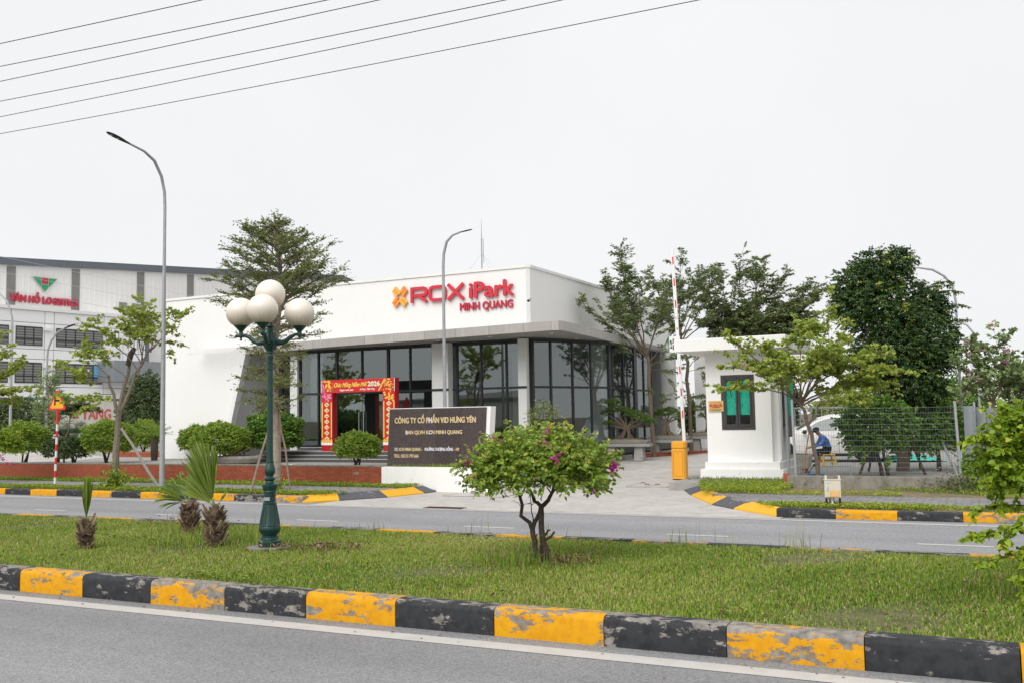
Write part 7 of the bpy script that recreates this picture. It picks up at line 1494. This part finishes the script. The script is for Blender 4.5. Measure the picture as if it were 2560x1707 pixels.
bougain('umbrella shaped bougainvillea on bare twisted stems on the median lawn', (-4.58, 10.16, .21),
        [([q(830, 1480), q(790, 1420), q(752, 1300, .02), q(745, 1180, .02)], .036, .030), ([q(745, 1190, .02), q(650, 1040, .0), q(625, 860, -.02), q(610, 740, -.05)], .026, .014), ([q(748, 1180, .02), q(795, 1070, .03), q(830, 970, .03)], .026, .022),
         ([q(885, 1490), q(860, 1350), q(845, 1230), q(826, 1100), q(835, 960, .02)], .040, .030), ([q(835, 965, .02), q(900, 900, .0), q(955, 830, -.02), q(960, 740, -.05)], .028, .014), ([q(835, 960, .02), q(770, 900, .06), q(725, 800, .1), q(700, 700, .12)], .024, .012), ([q(840, 1480, .04), q(835, 1400, .06), q(850, 1300, .03)], .020, .024),
         ([q(735, 1425, -.03), q(800, 1448, -.02), q(895, 1500)], .022, .034), ([q(858, 1290), q(915, 1245, -.02), q(962, 1200, -.03)], .020, .011), ([q(855, 1250), q(890, 1220, .02), q(920, 1190, .03)], .017, .009), ([q(775, 1260, .02), q(795, 1225, .03)], .012, .006)],
        [(q(960, 800, -.02), q(1040, 760), q(1150, 640, -.1), .012), (q(940, 850), q(890, 760), q(850, 600, .1), .010), (q(612, 760, -.05), q(500, 700), q(330, 640, -.1), .010), (q(625, 870), q(680, 780), q(740, 640, -.2), .010), (q(720, 800, .1), q(650, 700, .2), q(520, 560, .3), .010), (q(700, 720, .12), q(760, 600, .3), q(900, 480, .4), .010), (q(760, 930, .04), q(700, 935), q(650, 945, .0), .007), (q(780, 900, .05), q(740, 800), q(640, 660, .2), .008), (q(950, 830), q(1050, 700, .2), q(1250, 600, .3), .010), (q(640, 960), q(560, 860), q(545, 900), .004), (q(840, 900), q(820, 800), q(830, 680, -.3), .007), (q(750, 1130, .03), q(740, 900, .03), q(720, 720, .05), .008), (q(1010, 780), q(1150, 740, .1), q(1380, 660, .1), .010), (q(620, 800), q(480, 730, .1), q(230, 700, .1), .010)],
        (-.045, 0, .98, .90, .84, .56), 860, 'bougain', .058, wisps=18, twl=(.10, .20), per=8, under=-.3,
        flowers=[(*q(1535, 570, -.1), 26), (*q(1530, 620, -.1), 10), (*q(965, 455, -.75), 12), (*q(890, 205, -.3), 7), (*q(1345, 805, -.3), 14), (*q(1250, 780, -.3), 7), (*q(1295, 765, -.3), 6), (*q(850, 320, -.7), 6), (*q(195, 640, -.2), 8), (*q(125, 495, -.1), 6), (*q(72, 540), 5), (*q(410, 300, -.3), 4)])
bougain('lime green bougainvillea spilling in at the right edge of the median', (.62, 9.72, .2), [([(0, 0, 0), (-.03, 0, .35), (0, 0, .7)], .04, .03), ([(0, 0, .3), (-.2, -.05, .5), (-.35, -.1, .8)], .022, .012)],
        [((0, 0, .6), (-.2, 0, .8), (-.5, 0, 1.2), .012), ((0, 0, .6), (.2, 0, .9), (.3, 0, 1.4), .012), ((0, 0, .5), (-.25, -.3, .7), (-.4, -.35, 1.0), .010), ((0, 0, .6), (0, .3, .9), (-.2, .4, 1.3), .01)],
        (-.02, 0, 1.18, .76, .68, .56), 560, 'bougain_lime', .066, under=-.55, wisps=14, per=8, flowers=[(-.42, -.3, 1.55, 8), (-.15, -.35, 1.6, 6)],
        sprays=[((-.2, -.3, .8), (-.62, -.3, .80), (-.72, -.25, .52), 24), ((-.3, -.3, .7), (-.5, -.3, .5), (-.62, -.2, .22), 30), ((-.3, -.3, .7), (-.55, -.3, .40), (-.60, -.25, .03), 34), ((-.3, 0, 1.0), (-.7, 0, 1.1), (-.78, -.1, 1.0), 24), ((-.3, -.2, .65), (-.7, -.2, .66), (-.98, -.15, .56), 26), ((-.4, 0, 1.2), (-.75, 0, 1.5), (-.82, 0, 1.40), 24), ((-.3, -.3, .55), (-.6, -.25, .42), (-.92, -.2, .36), 26), ((-.2, -.3, .5), (-.45, -.3, .30), (-.50, -.3, -.05), 30), ((-.25, .1, 1.35), (-.5, .1, 1.62), (-.45, .1, 1.7), 10), ((-.3, 0, .8), (-.75, 0, .86), (-.86, 0, .72), 20)])
bougain('bougainvillea with magenta flowers at the far left kerb', (-26.62, 19.4, PZ), [([(0, 0, 0), (.05, 0, .4), (0, 0, .8)], .035, .025)], [((0, 0, .7), (.3, 0, .9), (.5, 0, 1.2), .01), ((0, 0, .7), (-.3, 0, .9), (-.5, 0, 1.2), .01)],
        (.1, 0, 1.05, .62, .6, .52), 240, 'bougain_lime', .07, wisps=12, flowers=[(.36, -.4, .72, 26), (.46, -.38, .60, 18), (.2, -.5, .5, 18), (.05, -.5, .62, 22), (.62, -.3, .55, 10), (-.05, -.5, .95, 8), (.3, -.45, .82, 12)], sprays=[((.3, -.1, .9), (.7, -.1, 1.0), (.85, -.1, .82), 10)])
bougain('dense dark green bush behind the mesh fence, hiding the car', (-2.45, 26.4, .2), [([(0, 0, 0), (-.05, 0, .4), (-.15, 0, .8)], .05, .04), ([(.2, .1, 0), (.08, 0, .4), (.05, 0, .8)], .045, .03), ([(-.3, .1, .1), (-.25, 0, .5), (-.2, 0, .8)], .03, .02)], [],
        (-.08, 0, 1.28, 1.0, .85, .74), 620, 'bougain_dark', .085, under=-.85, wisps=20, twl=(.12, .3), sprays=[((-.4, -.4, .8), (-.8, -.4, .75), (-.95, -.4, .5), 12), ((-.3, -.5, .75), (-.6, -.5, .6), (-.65, -.5, .4), 10), ((.0, -.5, .7), (-.1, -.5, .5), (.0, -.5, .25), 12)])
bougain('green bush with a few pink flowers behind the right end of the fence', (-1.2, 28.6, .2), [([(0, 0, 0), (.0, 0, .4), (-.05, 0, .8)], .07, .04)], [], (.05, 0, 1.15, .78, .7, .70), 380, 'bougain_dark', .085, under=-.8, wisps=14, twl=(.12, .3), flowers=[(.2, -.5, 1.6, 6), (-.3, -.5, 1.45, 5)])
bougain('low leafy bush behind the fence between two larger bushes', (-1.75, 29.8, .2), [([(0, 0, 0), (0, 0, .5)], .03, .02)], [], (0, 0, 1.0, .7, .6, .7), 220, 'bougain', .085, under=-.9, wisps=8)
bougain('undergrowth by the plinth at the right end of the fence', (.15, 23.4, .15), [([(0, 0, 0), (0, 0, .3)], .02, .015)], [], (0, 0, .35, .8, .5, .42), 330, 'bougain_dark', .07, wisps=10, name='undergrowth_bush')
bougain('tangled green shrub behind the sheet fence at the right edge', (.75, 24.6, .2), [([(0, 0, 0), (0, 0, .6)], .03, .02)], [], (.1, 0, 1.0, .9, .7, .75), 300, 'bougain', .085, under=-.9, wisps=10)
t_ = bougain('spindly potted shrub by the glass corner of the office', (-11.9, 26.4, .45), [([(0, 0, .3), (-.05, 0, .8), (-.12, 0, 1.3)], .018, .008), ([(0, 0, .3), (.08, 0, .8), (.2, 0, 1.3)], .016, .008), ([(0, 0, .3), (.02, 0, 1.0), (.05, .1, 1.5)], .016, .008)], [], (.02, 0, 1.3, .46, .4, .56), 70, 'terminalia', .06, wisps=6, per=5, twl=(.15, .3), name='potted_shrub')
mb = MB(); mb.lathe([(.16, 0), (.24, .32), (.26, .33), (.26, .38), (.22, .38), (.2, .3)], 16); mb.build('pot', M['terracotta'], t_, smooth=True)

# --- three small fan palms on the lawn
def palm(label, base, fans, trunk_h, trunk_w, stubs, seed, loose=.05, droop_=.6):
    rg = np.random.default_rng(seed); t = thing('fan_palm', label, 'palm', base, YAW, 'young fan palms on the lawn')
    mb = MB(); mb.lathe([(trunk_w * .42, -.04), (trunk_w * .5, trunk_h * .2), (trunk_w * .48, trunk_h * .6), (trunk_w * .34, trunk_h), (.03, trunk_h + .06)], 14); mb.build('trunk', M['palm_bark'], t, smooth=True)
    for i in range(stubs):                                                     # old leaf bases, each a stub of its own
        a = i * 2.4; z = trunk_h * (.05 + .85 * i / stubs); r = trunk_w * .44; L_ = rg.uniform(.07, .15); d = np.array([math.cos(a), math.sin(a), 0]); up = rg.uniform(.7, 1.5)
        p0 = d * r * .75 + np.array([0, 0, z]); p1 = d * (r + .03) + np.array([0, 0, z + L_ * .55]); p2 = d * (r + .04 + L_ * .35) + np.array([0, 0, z + L_ * up]); sdv = np.array([-d[1], d[0], 0]); w0 = rg.uniform(.022, .04)
        mb = MB(); vs = []
        for p, w_ in ((p0, w0 * 1.5), (p1, w0), (p2, w0 * .45)): vs += [p - sdv * w_ - d * .008, p + sdv * w_ - d * .008, p + sdv * w_ + d * .008, p - sdv * w_ + d * .008]
        mb.add(vs, [(0, 1, 5, 4), (1, 2, 6, 5), (2, 3, 7, 6), (3, 0, 4, 7), (4, 5, 9, 8), (5, 6, 10, 9), (6, 7, 11, 10), (7, 4, 8, 11), (8, 9, 10, 11)]); mb.build('leaf_base', M['palm_bark'] if i % 3 else M['straw'], t)
    fib = Leaves(); n = 420; a = rg.uniform(0, 6.28, n); fib.add(np.stack([np.cos(a) * trunk_w * .46, np.sin(a) * trunk_w * .46, rg.uniform(0, trunk_h, n)], 1), rv(n) + np.array([0, 0, -.2]), rv(n), .09, .012, rg.uniform(0, 1, n)); fib.build('fibre', L['dryleaf'], t, kind='stuff')
    for pet, az, el, ln, spread_, nseg, fw in fans:                             # petiole length, heading, elevation, blade length, fan angle
        d = np.array([math.cos(az) * math.cos(el), math.sin(az) * math.cos(el), math.sin(el)]); s_ = unit(np.cross(d, np.array([0.1, -1, 0.05]))); s_ = unit(np.array(fw) - d * np.dot(fw, d)); nn = np.cross(d, s_)
        h0 = np.array([0, 0, trunk_h]); h = h0 + d * pet; mb = MB(); mb.tube([h0 - d * .05, h], [.016, .010], 6); pt = mb.build('petiole', M['palm_bark'] if False else M['stem_green'], t, smooth=True)
        V = []; T = []; rr_ = []
        for k in range(nseg):
            f = (k / (nseg - 1) - .5) * spread_; jit = rg.normal(0, loose); dd = unit(d * math.cos(f) + s_ * math.sin(f) + nn * jit); L_ = ln * (1 - .30 * abs(f / max(spread_ / 2, 1e-3)) ** 2) * rg.uniform(.85, 1.06); side = unit(np.cross(dd, nn)); w_ = .0125
            c = h; g = rg.uniform(.3, 1.0) * droop_; m1 = c + dd * L_ * .5 - np.array([0, 0, 1.]) * g * L_ * .03; m2 = c + dd * L_ * .8 - np.array([0, 0, 1.]) * g * L_ * .10; tip = c + dd * L_ * (1 - .05 * g) - np.array([0, 0, 1.]) * g * L_ * .24
            z_ = nn * .010
            b = len(V); V += [c, m1 - side * w_, m1 + z_ * 1.0, m1 + side * w_, m2 - side * w_ * .8, m2, m2 + side * w_ * .8, tip]; T += [(b, b + 1, b + 2), (b, b + 2, b + 3), (b + 1, b + 4, b + 5), (b + 1, b + 5, b + 2), (b + 2, b + 5, b + 6), (b + 2, b + 6, b + 3), (b + 4, b + 7, b + 5), (b + 5, b + 7, b + 6)]; rr_ += [float(np.clip(rg.normal(.5, .22), 0, 1))] * 8
        inst('fan_leaf', rawmesh('fan_leaf', V, T, L['palm'], rr_), t)
M['stem_green'] = mat('petiole_green', (.16, .20, .04), .5, .15, 8)
X_ = (1, 0, 0)
palm('thin young fan palm with one closed upright leaf, leftmost of three', (-10.83, 9.2, .2), [(.06, PI / 2, 1.52, .60, .30, 17, X_), (.06, PI / 2, 1.46, .58, .26, 15, (1, .5, 0)), (.05, 1.2, 1.5, .56, .26, 15, (.3, 1, 0))], .34, .125, 26, 3, .09, .10)
palm('fan palm behind the others with a low spread leaf', (-10.91, 11.16, .2), [(.16, 2.75, .80, .58, 1.2, 24, (.35, .3, .9)), (.14, 2.3, 1.1, .55, .8, 18, (1, 0, .1)), (.14, PI, .5, .56, 1.0, 16, (.2, .8, .4)), (.12, 2.9, .25, .55, .9, 12, (.3, .5, .6))], .42, .20, 34, 4, .13, 2.0)
palm('fan palm with a big upright fan leaf beside the globe lamp', (-9.27, 9.94, .2), [(.14, 2.6, 1.24, .92, .62, 40, X_), (.11, 2.9, 1.12, .84, .6, 26, (1, .3, .1)), (.10, 2.95, .80, .64, .9, 16, (.6, .2, .7)), (.10, .3, 1.0, .22, .12, 3, X_)], .50, .21, 40, 5, .07, .40)
# cycads near the warehouse side
for lab, b, tr_, n, ln in (('dark spiky cycad below the shipping container', (-46.5, 38.5, .45), .35, 46, 1.5), ('cycad on a stout trunk behind the tall street lamp', (-28.1, 26.9, .45), .85, 30, .75)):
    t = thing('cycad', lab, 'palm', b, YAW); mb = MB(); mb.lathe([(.12, 0), (.14, tr_ * .5), (.13, tr_)], 12); mb.build('trunk', M['bark_dark'], t); lv = Leaves()
    for i in range(n):
        az = i * 2.4; el = G.uniform(.25, 1.3); d = np.array([math.cos(az) * math.cos(el), math.sin(az) * math.cos(el), math.sin(el)]); pth = bez((0, 0, tr_), d * ln * .6 + np.array([0, 0, tr_]), d * ln + np.array([0, 0, tr_ - ln * .15]), 9)
        along(lv, pth[:-1], pth[1:], 5, ln * .16, .014, 1.6, 0, 0, .1, .9, .7, True)
    lv.build('fronds', L['topiary'] if ln < 1 else L['dark'], t, kind='stuff')

# --- stone tables carrying bonsai trees
def stone_table(label, base, rz, w, h):
    t = thing('stone_table', label, 'table', base, rz, 'stone tables beside the drive'); mb = MB(); mb.box(-w / 2, -.28, h - .10, w / 2, .28, h); mb.build('slab', M['concrete'], t, bevel=.015)
    for x in (-w * .27, w * .27): mb = MB(); mb.hexa([(x - .17, -.22, 0), (x + .17, -.22, 0), (x + .17, .22, 0), (x - .17, .22, 0), (x - .13, -.17, h - .1), (x + .13, -.17, h - .1), (x + .13, .17, h - .1), (x - .13, .17, h - .1)]); mb.build('leg', M['concrete'], t, bevel=.01)
def bonsai(label, base, rz, w, pads, tz, roots, lean=0.):
    t = thing('bonsai_tree', label, 'bonsai', base, rz, 'bonsai trees in stone trays'); mb = MB(); mb.hexa([(-w * .46, -.2, 0), (w * .46, -.2, 0), (w * .46, .2, 0), (-w * .46, .2, 0), (-w / 2, -.26, .12), (w / 2, -.26, .12), (w / 2, .26, .12), (-w / 2, .26, .12)]); mb.build('tray', M['concrete'], t, bevel=.01)
    mb = MB(); mb.ball((0, 0, .11), (w * .42, .22, .07), 14, 6); mb.build('moss', M['verge_base'], t, smooth=True)
    mb = MB()
    for i in range(roots):
        a = G.uniform(0, 6.28); r = G.uniform(.12, .26); mb.tube(wig([(r * 1.2 * math.cos(a), r * .6 * math.sin(a), .12), (r * .6 * math.cos(a) + lean * .3, r * .35 * math.sin(a), .32), (lean * .6 + .06 * math.cos(a), .05 * math.sin(a), tz)], .012, 2), [.022, .022, .022, .025, .03], 5)
    for x, y, z, r in pads: mb.tube(wig(bez((lean * .5, 0, tz * .75), (x * .45, y, (tz + z) / 2 - .05), (x, y, z - .05), 4), .012, 1), [.04, .032, .022, .012], 6)
    mb.build('trunk', M['bark'], t, smooth=True); lv = Leaves()
    for x, y, z, r in pads:
        n = int(480 * r); u = unit(rv(n)); u[:, 2] = np.abs(u[:, 2]) * .9 - .15; A = np.array([x, y, z]) + u * (G.uniform(.4, 1, n) ** .5)[:, None] * np.array([r, r * .8, r * .5]); B = A + unit(u + rv(n, .3)) * .06; along(lv, A, B, 8, .045, .022, .9, 0, 0, 0, 1, .6)
    lv.build('foliage', L['bonsai'], t); gl = Leaves(); n = 160; gl.add(np.stack([G.uniform(-w * .4, w * .4, n), G.uniform(-.2, .2, n), G.uniform(.13, .2, n)], 1), rv(n) + np.array([0, 0, .8]), rv(n), .07, .012, G.uniform(0, 1, n)); gl.build('moss_grass', L['weed'], t, kind='stuff')
for (x, y, z, rz, w, h), lab, bl_, pads, tz, ro, le in (
        ((-11.05, 31.4, .30, .1, 1.75, .58), 'nearest stone table beside the drive, carrying a spreading bonsai', 'spreading bonsai with many aerial roots on the nearest stone table', [(-.42, 0, 1.40, .26), (-.62, 0, 1.05, .2), (-.05, .1, 1.12, .28), (.32, 0, .98, .34), (.72, 0, .78, .3), (.5, -.1, .86, .26), (-.3, -.1, 1.22, .22), (-.55, -.1, .68, .2), (.85, .1, .7, .2)], .62, 16, .1),
        ((-10.35, 34.0, .35, .1, 1.7, .58), 'middle stone table beside the drive, partly behind the barrier', 'stout bonsai with a gnarled root skirt on the middle stone table', [(-.1, 0, .98, .34), (.25, 0, .9, .3), (-.35, .1, .88, .26), (.05, .2, 1.06, .26), (.45, 0, .78, .2)], .75, 20, -.15),
        ((-9.55, 36.6, .395, .1, 1.7, .6), 'farthest stone table, half hidden by the guard booth', 'dark leafy bonsai on the farthest stone table by the booth', [(-.3, 0, 1.0, .42), (.2, 0, 1.25, .45), (0, .1, .75, .4), (.4, 0, .85, .4), (-.2, 0, 1.45, .3)], .7, 12, 0)):
    stone_table(lab, (x, y, z), rz, w, h); bonsai(bl_, (x, y, z + h + .002), rz + .02, w * .92, pads, tz, ro, le)

limb_tree('yard_tree', 'umbrella shaped yard tree beyond the right edge, mirrored in the side glass', (5.6, 37.3, .2), [([(0, 0, 0), (.05, 0, 1.5), (0, 0, 2.9)], .16, .11)], [((0, 0, 2.7), (x * .5, y * .5, 4.0), (x, y, z), .09, 1) for x, y, z in ((-2.2, 0, 5.2), (-1.3, 1.2, 5.6), (0, 0, 6.2), (1.3, -1, 5.7), (2.1, .4, 5.2), (.2, -1.8, 5.1), (-.9, -1.2, 5.4))], L['dark'], .2, .12, 5, .7, 8, M['bark'])
# trees across the road behind the photographer, seen only as reflections in the glass
for lab, b, s_ in (('tall roadside tree across the road, mirrored in the office glass', (-20, -17, .1), 1.5), ('roadside tree across the road, mirrored at the corner glass', (-9, -16, .1), 1.3), ('second roadside tree across the road, mirrored by the gate', (-31, -17, .1), 1.4)):
    limb_tree('roadside_tree', lab, b, [([(0, 0, 0), (0, 0, 1.5 * s_), (.1, 0, 2.6 * s_)], .14, .09)], [((0, 0, 2.2 * s_), (x * .5 * s_, y * .5, 3.2 * s_), (x * s_, y * s_, z * s_), .06, 1) for x, y, z in ((-1.6, 0, 4), (-.9, .5, 5), (0, 0, 5.5), (.9, -.4, 5), (1.7, 0, 4.2), (1.3, .6, 3.5), (-1.3, -.6, 3.4), (.2, .9, 4.3))], L['dark'], .2, .12, 7, .7, 9, M['bark'])
